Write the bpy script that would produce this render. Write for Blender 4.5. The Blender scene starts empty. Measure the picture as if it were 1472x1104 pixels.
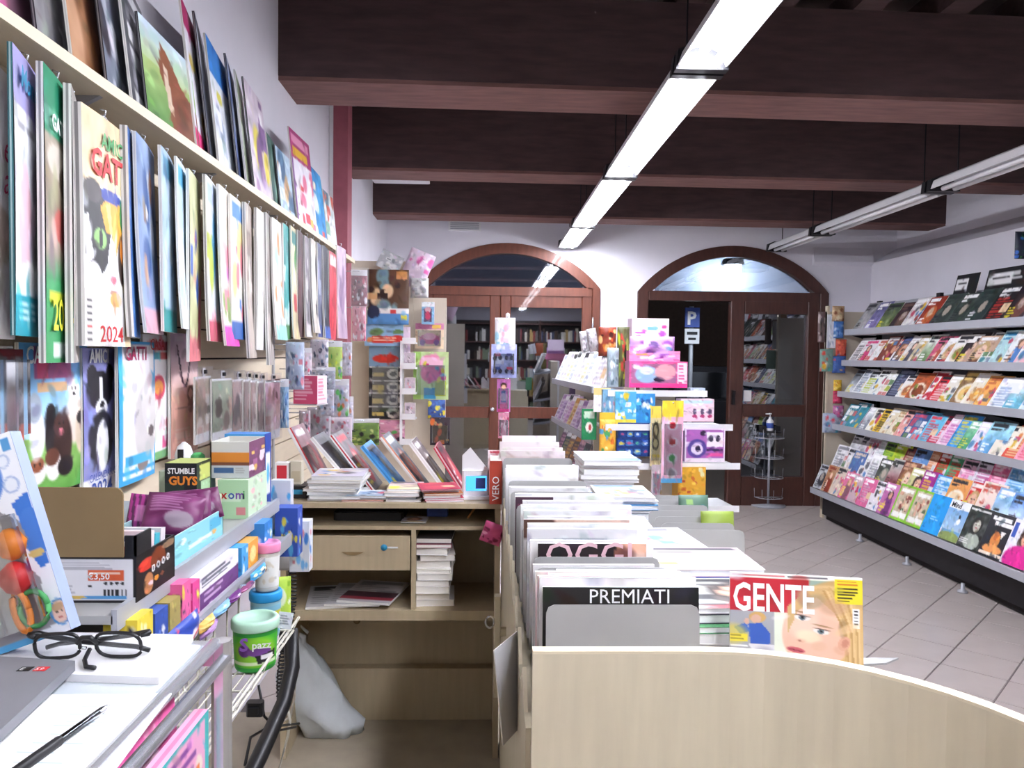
import bpy, math, random
import numpy as np
from mathutils import Vector, Matrix, Euler

# ------------------------------------------------------------------ camera, world, exposure
F_PX, ROLL, CAM_H = 1100.0, 0.012, 1.48
scene = bpy.context.scene
C = scene.collection
_dx, _dy = -36.0, 41.0
_dx2 = _dx * math.cos(ROLL) - _dy * math.sin(ROLL)
_dy2 = _dx * math.sin(ROLL) + _dy * math.cos(ROLL)
YAW = math.atan(-_dx2 / F_PX)
PITCH = math.atan(_dy2 / math.hypot(F_PX, _dx2))
CR = Matrix.Rotation(-YAW, 3, 'Z') @ Matrix.Rotation(math.pi / 2 - PITCH, 3, 'X') @ Matrix.Rotation(ROLL, 3, 'Z')
cd = bpy.data.cameras.new('camera')
cd.sensor_fit = 'HORIZONTAL'; cd.sensor_width = 36.0; cd.lens = 36.0 * F_PX / 1472.0
cd.clip_start = 0.02; cd.clip_end = 100
cam = bpy.data.objects.new('camera', cd); C.objects.link(cam)
cam.matrix_world = Matrix.Translation((0, 0, CAM_H)) @ CR.to_4x4()
scene.camera = cam
scene.view_settings.view_transform = 'Standard'
scene.view_settings.look = 'None'
scene.view_settings.gamma = 1.0
scene.view_settings.use_curve_mapping = False
scene.view_settings.exposure = 2.6
TUBE_POWER = 17.0
wd = bpy.data.worlds.new('night_sky'); scene.world = wd; wd.use_nodes = True
wd.node_tree.nodes['Background'].inputs[0].default_value = (0.012, 0.014, 0.022, 1)
wd.node_tree.nodes['Background'].inputs[1].default_value = 1.0

# ------------------------------------------------------------------ helpers
def W(u, v, X=None, Y=None, Z=None):
    """world point of the photograph's pixel (u, v) on a plane of the place"""
    r = CR @ Vector(((u - 736) / F_PX, (552 - v) / F_PX, -1.0))
    if X is not None: t = X / r.x
    elif Y is not None: t = Y / r.y
    else: t = (Z - CAM_H) / r.z
    return Vector((r.x * t, r.y * t, r.z * t + CAM_H))

def lin(c):
    c = np.asarray(c, float)
    return np.where(c <= 0.04045, c / 12.92, ((c + 0.055) / 1.055) ** 2.4)

def rgb(s):
    if isinstance(s, str):
        return (int(s[0:2], 16) / 255, int(s[2:4], 16) / 255, int(s[4:6], 16) / 255)
    return tuple(s)

MATS = {}
def mat(name, col=None, rough=0.5, metal=0.0, noise=0.0, nscale=20.0, spec=0.5, stretch=(1, 1, 1), bump=0.0, attr=False, alpha=1.0, coat=0.0):
    if name in MATS: return MATS[name]
    m = bpy.data.materials.new(name); m.use_nodes = True
    nt = m.node_tree; b = nt.nodes['Principled BSDF']
    b.inputs['Roughness'].default_value = rough; b.inputs['Metallic'].default_value = metal
    b.inputs['Specular IOR Level'].default_value = spec
    b.inputs['Coat Weight'].default_value = coat
    b.inputs['Alpha'].default_value = alpha
    if attr:
        a = nt.nodes.new('ShaderNodeVertexColor'); a.layer_name = 'Col'
        src = a.outputs['Color']
        if col:
            mx = nt.nodes.new('ShaderNodeMix'); mx.data_type = 'RGBA'; mx.blend_type = 'MULTIPLY'
            mx.inputs[0].default_value = 1; nt.links.new(src, mx.inputs[6]); mx.inputs[7].default_value = (*lin(rgb(col)), 1); src = mx.outputs[2]
        nt.links.new(src, b.inputs['Base Color'])
    else:
        c = tuple(lin(rgb(col)))
        b.inputs['Base Color'].default_value = (*c, 1)
    if noise or bump:
        tc = nt.nodes.new('ShaderNodeTexCoord'); mp = nt.nodes.new('ShaderNodeMapping'); mp.inputs['Scale'].default_value = stretch
        n = nt.nodes.new('ShaderNodeTexNoise'); n.inputs['Scale'].default_value = nscale; n.inputs['Detail'].default_value = 5
        nt.links.new(tc.outputs['Object'], mp.inputs[0]); nt.links.new(mp.outputs[0], n.inputs['Vector'])
        if noise and not attr:
            r = nt.nodes.new('ShaderNodeMapRange'); r.inputs[1].default_value = 0.3; r.inputs[2].default_value = 0.7
            r.inputs[3].default_value = 1 - noise; r.inputs[4].default_value = 1 + noise
            hs = nt.nodes.new('ShaderNodeVectorMath'); hs.operation = 'SCALE'; hs.inputs[0].default_value = c
            nt.links.new(n.outputs['Fac'], r.inputs[0]); nt.links.new(r.outputs[0], hs.inputs['Scale']); nt.links.new(hs.outputs[0], b.inputs['Base Color'])
        if bump:
            bp = nt.nodes.new('ShaderNodeBump'); bp.inputs['Strength'].default_value = bump; bp.inputs['Distance'].default_value = 0.004
            nt.links.new(n.outputs['Fac'], bp.inputs['Height']); nt.links.new(bp.outputs[0], b.inputs['Normal'])
    MATS[name] = m
    return m

def emat(name, col, power):
    m = bpy.data.materials.new(name); m.use_nodes = True; nt = m.node_tree; nt.nodes.clear()
    e = nt.nodes.new('ShaderNodeEmission'); e.inputs[0].default_value = (*lin(rgb(col)), 1); e.inputs[1].default_value = power
    o = nt.nodes.new('ShaderNodeOutputMaterial'); nt.links.new(e.outputs[0], o.inputs[0]); MATS[name] = m
    return m

def panemat(name, tint, gloss, rough=0.02):
    m = bpy.data.materials.new(name); m.use_nodes = True; nt = m.node_tree; nt.nodes.clear()
    t = nt.nodes.new('ShaderNodeBsdfTransparent'); t.inputs[0].default_value = (*tint, 1)
    g = nt.nodes.new('ShaderNodeBsdfGlossy'); g.inputs['Roughness'].default_value = rough; g.inputs[0].default_value = (.95, .97, 1, 1)
    lw = nt.nodes.new('ShaderNodeFresnel'); lw.inputs[0].default_value = 1.5
    ad = nt.nodes.new('ShaderNodeMath'); ad.operation = 'ADD'; ad.use_clamp = True; ad.inputs[1].default_value = gloss
    nt.links.new(lw.outputs[0], ad.inputs[0])
    mx = nt.nodes.new('ShaderNodeMixShader'); nt.links.new(ad.outputs[0], mx.inputs[0]); nt.links.new(t.outputs[0], mx.inputs[1]); nt.links.new(g.outputs[0], mx.inputs[2])
    o = nt.nodes.new('ShaderNodeOutputMaterial'); nt.links.new(mx.outputs[0], o.inputs[0]); MATS[name] = m
    return m

mat('print', attr=True, rough=0.5, spec=0.35)
mat('gloss', attr=True, rough=0.42, spec=0.28)
mat('plaster', 'e6e4ec', rough=0.9, noise=0.03, nscale=3, spec=0.2, bump=0.1)
mat('plaster_grey', 'b3aeb6', rough=0.9, noise=0.03, nscale=3, spec=0.2)
mat('tile', 'b3a9a3', rough=0.32, noise=0.05, nscale=6)
mat('grout', '6f6767', rough=0.9, noise=0.1)
mat('lino', 'a59a88', rough=0.6, noise=0.10, nscale=9, bump=0.05)
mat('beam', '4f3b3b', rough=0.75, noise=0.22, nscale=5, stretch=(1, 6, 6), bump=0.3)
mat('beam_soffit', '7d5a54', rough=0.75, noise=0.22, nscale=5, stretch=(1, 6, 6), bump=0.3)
mat('ceiling_board', '6f5f5a', rough=0.85, noise=0.15, nscale=4)
mat('door_wood', '6a3a2a', rough=0.45, noise=0.18, nscale=6, stretch=(6, 6, 1), coat=0.2)
mat('door_wood_dark', '4a2a22', rough=0.45, noise=0.18, nscale=6, stretch=(6, 6, 1), coat=0.2)
mat('maple', 'd0c6ac', rough=0.5, noise=0.055, nscale=9, stretch=(5, 5, .5))
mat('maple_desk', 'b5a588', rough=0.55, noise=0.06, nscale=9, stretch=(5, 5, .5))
mat('maple_edge', 'ddd2b6', rough=0.5, noise=0.04, nscale=9)
mat('slat', 'd8cab2', rough=0.6, noise=0.05, nscale=6, stretch=(6, 1, 6))
mat('beige_panel', 'd3c7b4', rough=0.65, noise=0.04, nscale=6)
mat('grey_metal', 'a9abb2', rough=0.42, metal=0.15, noise=0.04, nscale=8)
mat('divider_metal', 'a6a6a4', rough=0.45, metal=0.1, noise=0.04, nscale=8)
mat('dark_void', '1c1718', rough=0.8, noise=0.1)
mat('black_plastic', '17171b', rough=0.4, noise=0.1)
mat('black_metal', '242226', rough=0.4, metal=0.5, noise=0.1)
mat('white_plastic', 'e8e8ea', rough=0.4, noise=0.02)
mat('white_wire', 'd9d5c8', rough=0.4, noise=0.03)
mat('chrome', 'dfe2e8', rough=0.25, metal=0.75, noise=0.02)
mat('paper', 'e6e6e8', rough=0.8, noise=0.02)
mat('cardboard', '8a7350', rough=0.85, noise=0.05, nscale=14)
mat('red_steel', 'a35a66', rough=0.6, noise=0.15, nscale=8)
mat('grey_film', 'd2d9dd', rough=0.3, noise=0.06, nscale=14, bump=0.9)
mat('asphalt', '4a4038', rough=0.9, noise=0.1)
mat('street_wall', '6e5844', rough=0.9, noise=0.1)
mat('white_ink', 'f4f4f4', rough=0.5, noise=0.01)
mat('red_ink', 'd0282c', rough=0.5, noise=0.01)
mat('green_ink', '4aa25c', rough=0.5, noise=0.01)
mat('black_ink', '1a1a1c', rough=0.5, noise=0.01)
mat('yellow_ink', 'e8e23a', rough=0.5, noise=0.01)
mat('orange_ink', 'e8862a', rough=0.5, noise=0.01)
mat('blue_ink', '3a55a8', rough=0.5, noise=0.01)
mat('magenta_ink', 'b0285a', rough=0.5, noise=0.01)
mat('lilac_ink', '7a4aa0', rough=0.5, noise=0.01)
mat('teal_ink', '2a8fb8', rough=0.5, noise=0.01)
panemat('window_glass', (.55, .6, .66), 0.22)
panemat('film', (.97, .97, .98), 0.015, 0.25)
panemat('counter_glass', (.80, .86, .90), 0.10, 0.03)
panemat('clear_plastic', (.93, .95, .96), 0.08, 0.1)
emat('tube_light', 'f2f4ff', TUBE_POWER)
emat('lantern_light', 'e8f4ff', 26.0)
emat('screen_blue', '3f8fd8', 0.5)
emat('red_led', 'ff7a28', 2.0)

# ---- painter for printed covers: colours per vertex of a fine grid
FONT = dict(zip('ABCDEFGHIJKLMNOPQRSTUVWXYZ0123456789!.,-&', '7E1111117E 7F49494936 3E41414122 7F4141221C 7F49494941 7F09090901 3E4149497A 7F0808087F 00417F4100 2040413F01 7F08142241 7F40404040 7F020C027F 7F0408107F 3E4141413E 7F09090906 3E4151215E 7F09192946 4649494931 01017F0101 3F4040403F 1F2040201F 3F4038403F 6314081463 0708700807 6151494543 3E5149453E 00427F4000 4261514946 2141454B31 1814127F10 2745454539 3C4A494930 0171090503 3649494936 064949291E 00005F0000 0060600000 0050300000 0808080808 3649552250'.split()))
class Art:
    def __init__(s, nw, nh, bg='ffffff'):
        s.nw, s.nh = nw, nh
        s.a = np.empty((nh, nw, 3)); s.a[:] = rgb(bg)
        s.X, s.Y = np.meshgrid(np.linspace(0, 1, nw), np.linspace(0, 1, nh))
    def put(s, m, col, op=1.0):
        m = (np.clip(m, 0, 1) * op)[..., None]; s.a = s.a * (1 - m) + np.array(rgb(col)) * m; return s
    def rect(s, x0, y0, x1, y1, col, op=1.0):
        return s.put(((s.X >= x0) & (s.X <= x1) & (s.Y >= y0) & (s.Y <= y1)).astype(float), col, op)
    def ell(s, cx, cy, rx, ry, col, op=1.0, soft=0.12, rot=0.0):
        dx, dy = s.X - cx, s.Y - cy
        c, n = math.cos(rot), math.sin(rot)
        d = np.sqrt(((dx * c + dy * n) / rx) ** 2 + ((-dx * n + dy * c) / ry) ** 2)
        return s.put((1 + soft / 2 - d) / soft, col, op)
    def poly(s, pts, col, op=1.0):
        ins = np.zeros(s.X.shape, bool); n = len(pts)
        for i in range(n):
            (x0, y0), (x1, y1) = pts[i], pts[(i + 1) % n]
            if y0 == y1: continue
            c = ((y0 > s.Y) != (y1 > s.Y)) & (s.X < (x1 - x0) * (s.Y - y0) / (y1 - y0) + x0); ins ^= c
        return s.put(ins.astype(float), col, op)
    def grad(s, c0, c1, y0=0.0, y1=1.0, horiz=False):
        q = s.X if horiz else s.Y
        t = np.clip((q - y0) / (y1 - y0), 0, 1)[..., None]; m = ((q >= y0) & (q <= y1))[..., None]
        s.a = np.where(m, np.array(rgb(c0)) * (1 - t) + np.array(rgb(c1)) * t, s.a); return s
    def noise(s, amp, gw, gh, seed=0, box=(0, 0, 1, 1), col=None):
        r = np.random.RandomState(seed); g = r.rand(gh + 2, gw + 2)
        fx, fy = s.X * gw, s.Y * gh; ix, iy = np.minimum(fx.astype(int), gw), np.minimum(fy.astype(int), gh); tx, ty = fx - ix, fy - iy
        n = (g[iy, ix] * (1 - tx) + g[iy, ix + 1] * tx) * (1 - ty) + (g[iy + 1, ix] * (1 - tx) + g[iy + 1, ix + 1] * tx) * ty
        m = ((s.X >= box[0]) & (s.X <= box[2]) & (s.Y >= box[1]) & (s.Y <= box[3])).astype(float)
        if col is not None: return s.put(m * np.clip((n - .45) * 4, 0, 1), col, amp)
        s.a = np.clip(s.a + ((n - .5) * 2 * amp * m)[..., None], 0, 1); return s
    def confetti(s, n, cols, seed, box=(0, 0, 1, 1), size=(.04, .12)):
        r = random.Random(seed)
        for i in range(n):
            x, y = r.uniform(box[0], box[2]), r.uniform(box[1], box[3]); k = r.uniform(*size)
            k *= .85
            if r.random() < .72: s.ell(x, y, k, k * r.uniform(.5, 1.2), r.choice(cols), soft=.3, rot=r.random() * 3)
            else: s.rect(x - k, y - k * .5, x + k, y + k * .5, r.choice(cols))
        return s
    def bars(s, x0, y0, x1, y1, n, col, seed=0, op=0.9):
        r = random.Random(seed); h = (y1 - y0) / n
        for i in range(n):
            s.rect(x0, y0 + i * h, x0 + (x1 - x0) * r.uniform(.55, 1), y0 + i * h + h * .55, col, op)
        return s
    def txt(s, x, y, w, h, t, col):
        n = len(t); cw = w / n
        for i, ch in enumerate(t):
            hx = FONT.get(ch)
            if not hx: continue
            cols = [int(hx[k * 2:k * 2 + 2], 16) for k in range(5)]
            ux = ((s.X - x - i * cw) / cw * 6).astype(int); uy = ((s.Y - y) / h * 7).astype(int)
            ok = (s.X >= x + i * cw) & (s.X < x + (i + 1) * cw) & (s.Y >= y) & (s.Y < y + h) & (ux < 5)
            bits = np.zeros(s.X.shape)
            for k in range(5): bits = np.where(ux == k, (cols[k] >> np.clip(uy, 0, 6)) & 1, bits)
            s.put(ok * bits, col)
        return s
    def detail(s, seed, n=46):
        """small strokes of nearby tones, so that a printed picture does not read as flat shapes"""
        if getattr(s, 'det', False): return s
        s.det = True; r = random.Random(seed); x1, y1 = s.X.max(), s.Y.max()
        for i in range(n):
            u, v = r.random(), r.random(); c = s.a[min(int(v * s.nh), s.nh - 1), min(int(u * s.nw), s.nw - 1)]
            k = r.uniform(.72, 1.24); c = tuple(np.clip(c * k + np.array([r.uniform(-.05, .05) for _ in range(3)]), 0, 1))
            s.ell(u * x1, v * y1, x1 * r.uniform(.02, .11), y1 * r.uniform(.012, .06), c, .6, .5, r.uniform(-1, 1))
        return s
    def face(s, cx, cy, k, hair='caa873', skin='e8b99c', top='3a4a8a', asp=0.75):
        s.ell(cx, cy + k * 2.0, k * 1.7, k * 1.3 * asp, top); s.ell(cx, cy - k * .08, k * 1.12, k * 1.25 * asp, hair)
        s.ell(cx - k * .2, cy + k * .5, k * 1.05, k * .9 * asp, hair, .7)
        s.ell(cx, cy + k * .12, k * .72, k * .98 * asp, skin)
        s.ell(cx - k * .3, cy, k * .14, k * .07, '4a2f28'); s.ell(cx + k * .3, cy, k * .14, k * .07, '4a2f28')
        s.ell(cx, cy + k * .5 * asp, k * .22, k * .08, 'b8505a'); return s

class MB:
    """collects shapes of ONE object; colours are optional per shape"""
    def __init__(s): s.v, s.f, s.c, s.sm = [], [], [], []
    def add(s, vs, fs, col=None, M=None, smooth=False):
        o = len(s.v)
        if M is not None: vs = [M @ Vector(v) for v in vs]
        s.v += [tuple(v) for v in vs]; s.f += [tuple(i + o for i in f) for f in fs]; s.sm += [smooth] * len(fs)
        if col is None: col = (.8, .8, .8)
        if isinstance(col, str) or (isinstance(col, tuple)): cc = lin(rgb(col)); s.c += [tuple(cc)] * len(vs)
        else: s.c += [tuple(x) for x in lin(np.asarray(col).reshape(-1, 3))]
        return s
    def box(s, x0, x1, y0, y1, z0, z1, col=None, M=None):
        return s.add([(x0, y0, z0), (x1, y0, z0), (x1, y1, z0), (x0, y1, z0), (x0, y0, z1), (x1, y0, z1), (x1, y1, z1), (x0, y1, z1)],
                     [(0, 3, 2, 1), (4, 5, 6, 7), (0, 1, 5, 4), (1, 2, 6, 5), (2, 3, 7, 6), (3, 0, 4, 7)], col, M)
    def bevbox(s, x0, x1, y0, y1, z0, z1, b, col=None, M=None):
        pts = [(x0 + b, y0), (x1 - b, y0), (x1, y0 + b), (x1, y1 - b), (x1 - b, y1), (x0 + b, y1), (x0, y1 - b), (x0, y0 + b)]
        return s.prism(pts, z0, z1, col, M)
    def prism(s, pts, z0, z1, col=None, M=None, ax='z'):
        n = len(pts); mk = {'z': lambda p, z: (p[0], p[1], z), 'y': lambda p, z: (p[0], z, p[1]), 'x': lambda p, z: (z, p[0], p[1])}[ax]
        vs = [mk(p, z0) for p in pts] + [mk(p, z1) for p in pts]
        fs = [(i, (i + 1) % n, n + (i + 1) % n, n + i) for i in range(n)] + [tuple(reversed(range(n))), tuple(range(n, 2 * n))]
        return s.add(vs, fs, col, M)
    def lathe(s, prof, n=16, col=None, M=None, smooth=True):
        vs, fs = [], []
        for (r, z) in prof:
            for i in range(n): a = 2 * math.pi * i / n; vs.append((r * math.cos(a), r * math.sin(a), z))
        for k in range(len(prof) - 1):
            for i in range(n): j = (i + 1) % n; fs.append((k * n + i, k * n + j, (k + 1) * n + j, (k + 1) * n + i))
        fs.append(tuple(reversed(range(n)))); fs.append(tuple(range((len(prof) - 1) * n, len(prof) * n)))
        return s.add(vs, fs, col, M, smooth)
    def tube(s, path, r, n=6, col=None, M=None):
        P = [Vector(p) for p in path]; vs, fs = [], []
        for k, p in enumerate(P):
            d = (P[min(k + 1, len(P) - 1)] - P[max(k - 1, 0)]).normalized()
            a = Vector((0, 0, 1)) if abs(d.z) < .9 else Vector((1, 0, 0))
            u = d.cross(a).normalized(); w = d.cross(u)
            rr = r[k] if isinstance(r, (list, tuple)) else r
            for i in range(n): t = 2 * math.pi * i / n; vs.append(p + u * math.cos(t) * rr + w * math.sin(t) * rr)
        for k in range(len(P) - 1):
            for i in range(n): j = (i + 1) % n; fs.append((k * n + i, k * n + j, (k + 1) * n + j, (k + 1) * n + i))
        fs.append(tuple(reversed(range(n)))); fs.append(tuple(range((len(P) - 1) * n, len(P) * n)))
        return s.add(vs, fs, col, M, True)
    def grid(s, art, fn, smooth=False):
        """art laid on the surface fn(u, v), u to the right and v down, both 0..1; fn's face looks to -Y when u = +X, v = -Z"""
        nh, nw = art.nh, art.nw
        vs = [fn(i / (nw - 1), j / (nh - 1)) for j in range(nh) for i in range(nw)]
        fs = [(j * nw + i, (j + 1) * nw + i, (j + 1) * nw + i + 1, j * nw + i + 1) for j in range(nh - 1) for i in range(nw - 1)]
        return s.add(vs, fs, art.a, None, smooth)
    def mesh(s, name, m):
        me = bpy.data.meshes.new(name); me.from_pydata(s.v, [], s.f)
        ca = me.color_attributes.new('Col', 'FLOAT_COLOR', 'POINT')
        arr = np.ones((len(s.v), 4), np.float32); arr[:, :3] = np.array(s.c, np.float32)
        ca.data.foreach_set('color', arr.ravel())
        me.polygons.foreach_set('use_smooth', s.sm)
        me.materials.append(MATS[m]); me.update(); return me
    def build(s, name, m='print', parent=None, loc=None, rot=None):
        return ob(name, s.mesh(name, m), parent, loc, rot)

def ob(name, me, parent=None, loc=None, rot=None):
    o = bpy.data.objects.new(name, me); C.objects.link(o)
    if parent is not None: o.parent = parent
    if loc is not None: o.location = loc
    if rot is not None: o.rotation_euler = rot if not isinstance(rot, (int, float)) else (0, 0, rot)
    return o
def tag(o, label=None, cat=None, group=None, kind=None):
    if label: o['label'] = label
    if cat: o['category'] = cat
    if group: o['group'] = group
    if kind: o['kind'] = kind
    return o
def thing(name, label, cat, loc=(0, 0, 0), rot=None, group=None):
    return tag(ob(name, None, None, loc, rot), label, cat, group)
def struct(name, mb, m, parent=None):
    o = mb.build(name, m, parent)
    if parent is None: o['kind'] = 'structure'
    return o
def senv(name, loc=(0, 0, 0)):
    o = ob(name, None, None, loc); o['kind'] = 'structure'; return o

def text(s, size, m, parent, loc, rot=(math.pi / 2, 0, 0), bold=0.0, sx=1.0, name='lettering', align='LEFT', shear=0.0):
    """flat lettering as a thin mesh; loc is the left end of the baseline"""
    cu = bpy.data.curves.new('t', 'FONT'); cu.body = s; cu.size = size; cu.align_x = align; cu.offset = bold * size; cu.shear = shear
    cu.resolution_u = 2
    o = bpy.data.objects.new('t', cu); C.objects.link(o)
    dg = bpy.context.evaluated_depsgraph_get()
    me = bpy.data.meshes.new_from_object(o.evaluated_get(dg)); bpy.data.objects.remove(o); bpy.data.curves.remove(cu)
    me.materials.clear(); me.materials.append(MATS[m])
    t = ob(name, me, parent, loc, rot); t.scale = (sx, 1, 1)
    return t

def sheet_mesh(art, w, h, t, name='magazine', m='gloss', pages='efece6', back='cfcfd2', bow=0.0, edge=None, curl=0.0):
    """a printed block: cover on the face looking to -Y, base at z = 0, width along X"""
    mb = MB(); art.detail(int(w * 1e4) + int(h * 1e4))
    f = lambda u, v: (w * (u - .5), -bow * math.sin(math.pi * u) - bow * .6 * math.sin(math.pi * v) - curl * v ** 3, h * (1 - v))
    mb.grid(art, f)
    A = [f(0, 0), f(1, 0), f(1, 1), f(0, 1)]
    tt = [(p[0], t - curl * (p[2] < h * .5), p[2]) for p in A]
    nl = 3 if t > .004 else 1
    for u_ in ((0, 1) if curl else ()):
        for q in range(6):
            for k in range(nl):
                c = edge[k % len(edge)] if edge else (pages if k % 2 == 0 else 'd6d2cc'); v0, v1 = q / 6, (q + 1) / 6; P0, P1 = f(u_, v0), f(u_, v1)
                y0, y1 = t * k / nl, t * (k + 1) / nl
                mb.add([(P0[0], P0[1] + y0, P0[2]), (P1[0], P1[1] + y0, P1[2]), (P1[0], P1[1] + y1, P1[2]), (P0[0], P0[1] + y1, P0[2])], [(0, 1, 2, 3) if u_ == 0 else (3, 2, 1, 0)], c)
    for (i, j) in (((0, 1), (2, 3)) if curl else ((0, 1), (1, 2), (2, 3), (3, 0))):
        for k in range(nl):
            a0, a1 = k / nl, (k + 1) / nl
            L = lambda p, q, s: tuple(p[z] + (q[z] - p[z]) * s for z in range(3))
            c = edge[k % len(edge)] if edge else (pages if k % 2 == 0 else 'd6d2cc')
            mb.add([L(A[i], tt[i], a0), L(A[j], tt[j], a0), L(A[j], tt[j], a1), L(A[i], tt[i], a1)], [(0, 1, 2, 3)], c)
    mb.add(tt, [(0, 1, 2, 3)], back)
    return mb.mesh(name, m)

ORD = ['zeroth', 'first', 'second', 'third', 'fourth', 'fifth', 'sixth', 'seventh', 'eighth', 'ninth', 'tenth', 'eleventh', 'twelfth', 'thirteenth', 'fourteenth', 'fifteenth',
       'sixteenth', 'seventeenth', 'eighteenth', 'nineteenth', 'twentieth', 'twenty-first', 'twenty-second', 'twenty-third', 'twenty-fourth', 'twenty-fifth', 'twenty-sixth', 'twenty-seventh', 'twenty-eighth', 'twenty-ninth', 'thirtieth']
PI = math.pi
R = math.radians

# ------------------------------------------------------------------ the room
XL, XR, YF, YB, ZC = -1.0, 3.85, 7.6, -2.6, 3.34
fl = struct('floor', MB().box(XL - .2, XR + .2, YB, YF + .3, -.06, -.006), 'grout')
# square floor tiles laid on the diagonal, each one its own piece
TS = 0.285
tb = MB(); g = .004
tb.add([(-TS/2+g, -TS/2+g, 0), (TS/2-g, -TS/2+g, 0), (TS/2-g, TS/2-g, 0), (-TS/2+g, TS/2-g, 0), (-TS/2+g/2, -TS/2+g/2, -.006), (TS/2-g/2, -TS/2+g/2, -.006), (TS/2-g/2, TS/2-g/2, -.006), (-TS/2+g/2, TS/2-g/2, -.006)],
       [(0, 1, 2, 3), (0, 4, 5, 1), (1, 5, 6, 2), (2, 6, 7, 3), (3, 7, 4, 0)])
tme = tb.mesh('tile', 'tile')
_p0 = W(1327, 979, Z=0); rest = MB(); ntile = 0
ca, sa = math.cos(PI / 4), math.sin(PI / 4)
for i in range(-34, 34):
    for j in range(-34, 34):
        x = _p0.x + (i + .5) * TS * ca - (j + .5) * TS * sa; y = _p0.y + (i + .5) * TS * sa + (j + .5) * TS * ca
        if not (XL - .1 < x < XR and YB < y < YF + .1): continue
        if x < .1 and y < 3.1: continue
        if x > .55 and 2.5 < y < 7.75 and x < 3.3 and x > .42 * y - .75 and x < .73 * y + .15 and ntile < 300:
            ob('tile', tme, fl, (x, y, 0), (0, 0, PI / 4)); ntile += 1
        else:
            rest.add([(v[0], v[1], v[2]) for v in tb.v], tb.f, None, Matrix.Translation((x, y, 0)) @ Matrix.Rotation(PI / 4, 4, 'Z'))
o = rest.build('tile_field', 'tile', fl); o['kind'] = 'stuff'
struct('floor_platform', MB().box(XL, .09, YB, 3.12, -.005, .006), 'lino')

struct('wall_left', MB().box(XL - .15, XL, YB, YF, 0, ZC), 'plaster')
wr = MB()
wr.prism([(XR, 0), (XR, 2.45), (XR + .25, 2.60), (XR + .25, ZC), (XR + .45, ZC), (XR + .45, 0)], YB, YF + .28, ax='y')
struct('wall_right', wr, 'plaster')
struct('wall_back', MB().box(XL - .15, XR + .45, YB - .15, YB, 0, ZC), 'plaster_grey')
struct('ceiling', MB().box(XL - .15, XR + .45, YB, YF + .3, ZC, ZC + .06), 'ceiling_board')
A1 = (-.72, 1.12, 2.15, 2.59); A2 = (1.49, 3.42, 2.135, 2.60)
def arcpts(a, n=28, inset=0.0):
    xl, xr, zs, zt = a; hw, rise = (xr - xl) / 2, zt - zs
    Rr = (hw * hw + rise * rise) / (2 * rise); cx, cz = (xl + xr) / 2, zt - Rr
    th = math.asin(hw / Rr)
    return [(cx + (Rr - inset) * math.sin(-th + 2 * th * i / n), cz + (Rr - inset) * math.cos(-th + 2 * th * i / n)) for i in range(n + 1)]
wf = MB()
for (x0, x1) in ((XL - .2, A1[0]), (A1[1], A2[0]), (A2[1], XR + .3)): wf.box(x0, x1, YF, YF + .28, 0, ZC)
for a in (A1, A2):
    p = arcpts(a)
    for i in range(len(p) - 1): wf.prism([p[i], p[i + 1], (p[i + 1][0], ZC), (p[i][0], ZC)], YF, YF + .28, ax='y')
struct('wall_far', wf, 'plaster')
struct('trim_1', MB().prism([(YF - .001, 2.42), (YF - .05, 2.45), (YF - .05, 2.46), (YF - .001, 2.60)], 3.25, XR, ax='x'), 'plaster')
# heavy beams across the room, a paler underside on each
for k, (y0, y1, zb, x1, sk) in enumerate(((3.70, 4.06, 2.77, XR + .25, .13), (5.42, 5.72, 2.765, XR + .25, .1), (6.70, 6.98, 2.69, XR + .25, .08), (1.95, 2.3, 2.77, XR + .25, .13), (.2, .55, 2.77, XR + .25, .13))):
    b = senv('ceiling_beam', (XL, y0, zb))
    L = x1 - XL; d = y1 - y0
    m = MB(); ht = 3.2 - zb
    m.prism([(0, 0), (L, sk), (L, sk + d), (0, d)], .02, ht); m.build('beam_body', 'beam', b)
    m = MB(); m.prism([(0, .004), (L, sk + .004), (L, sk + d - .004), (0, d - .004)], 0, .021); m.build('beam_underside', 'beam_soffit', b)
for k in range(12):
    x = -.86 + k * .44
    struct('ceiling_joist', MB().box(x, x + .14, YB, YF, 3.2, ZC), 'beam')

def frame_arch(root, a, y0, y1, wid, m):
    po, pi_ = arcpts(a), arcpts(a, inset=wid); zs = a[2]
    mb = MB()
    for i in range(len(po) - 1):
        q = [po[i], po[i + 1], pi_[i + 1], pi_[i]]
        q = [(x, max(z, zs - .001 * (n > 1))) for n, (x, z) in enumerate(q)]
        mb.prism(q, y0, y1, ax='y')
    mb.build('arch_frame', m, root)
    gp = [(x, z) for (x, z) in pi_ if z > zs + .01]
    MB().prism([(gp[0][0], zs)] + gp + [(gp[-1][0], zs)], y0 + .06, y0 + .066, ax='y').build('fanlight_pane', 'window_glass', root)
w1 = senv('window_1', (0, 0, 0)); D0, D1 = YF - .02, YF + .08
frame_arch(w1, A1, D0, D1, .10, 'door_wood')
def bar(root, n, x0, x1, z0, z1, m='door_wood', y0=D0, y1=D1): return MB().bevbox(x0, x1, y0, y1, z0, z1, .008).build(n, m, root)
bar(w1, 'jamb', A1[0], -.64, 0, 2.15); bar(w1, 'jamb', 1.04, A1[1], 0, 2.15)
bar(w1, 'transom', -.64, 1.04, 2.075, 2.16)
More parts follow.
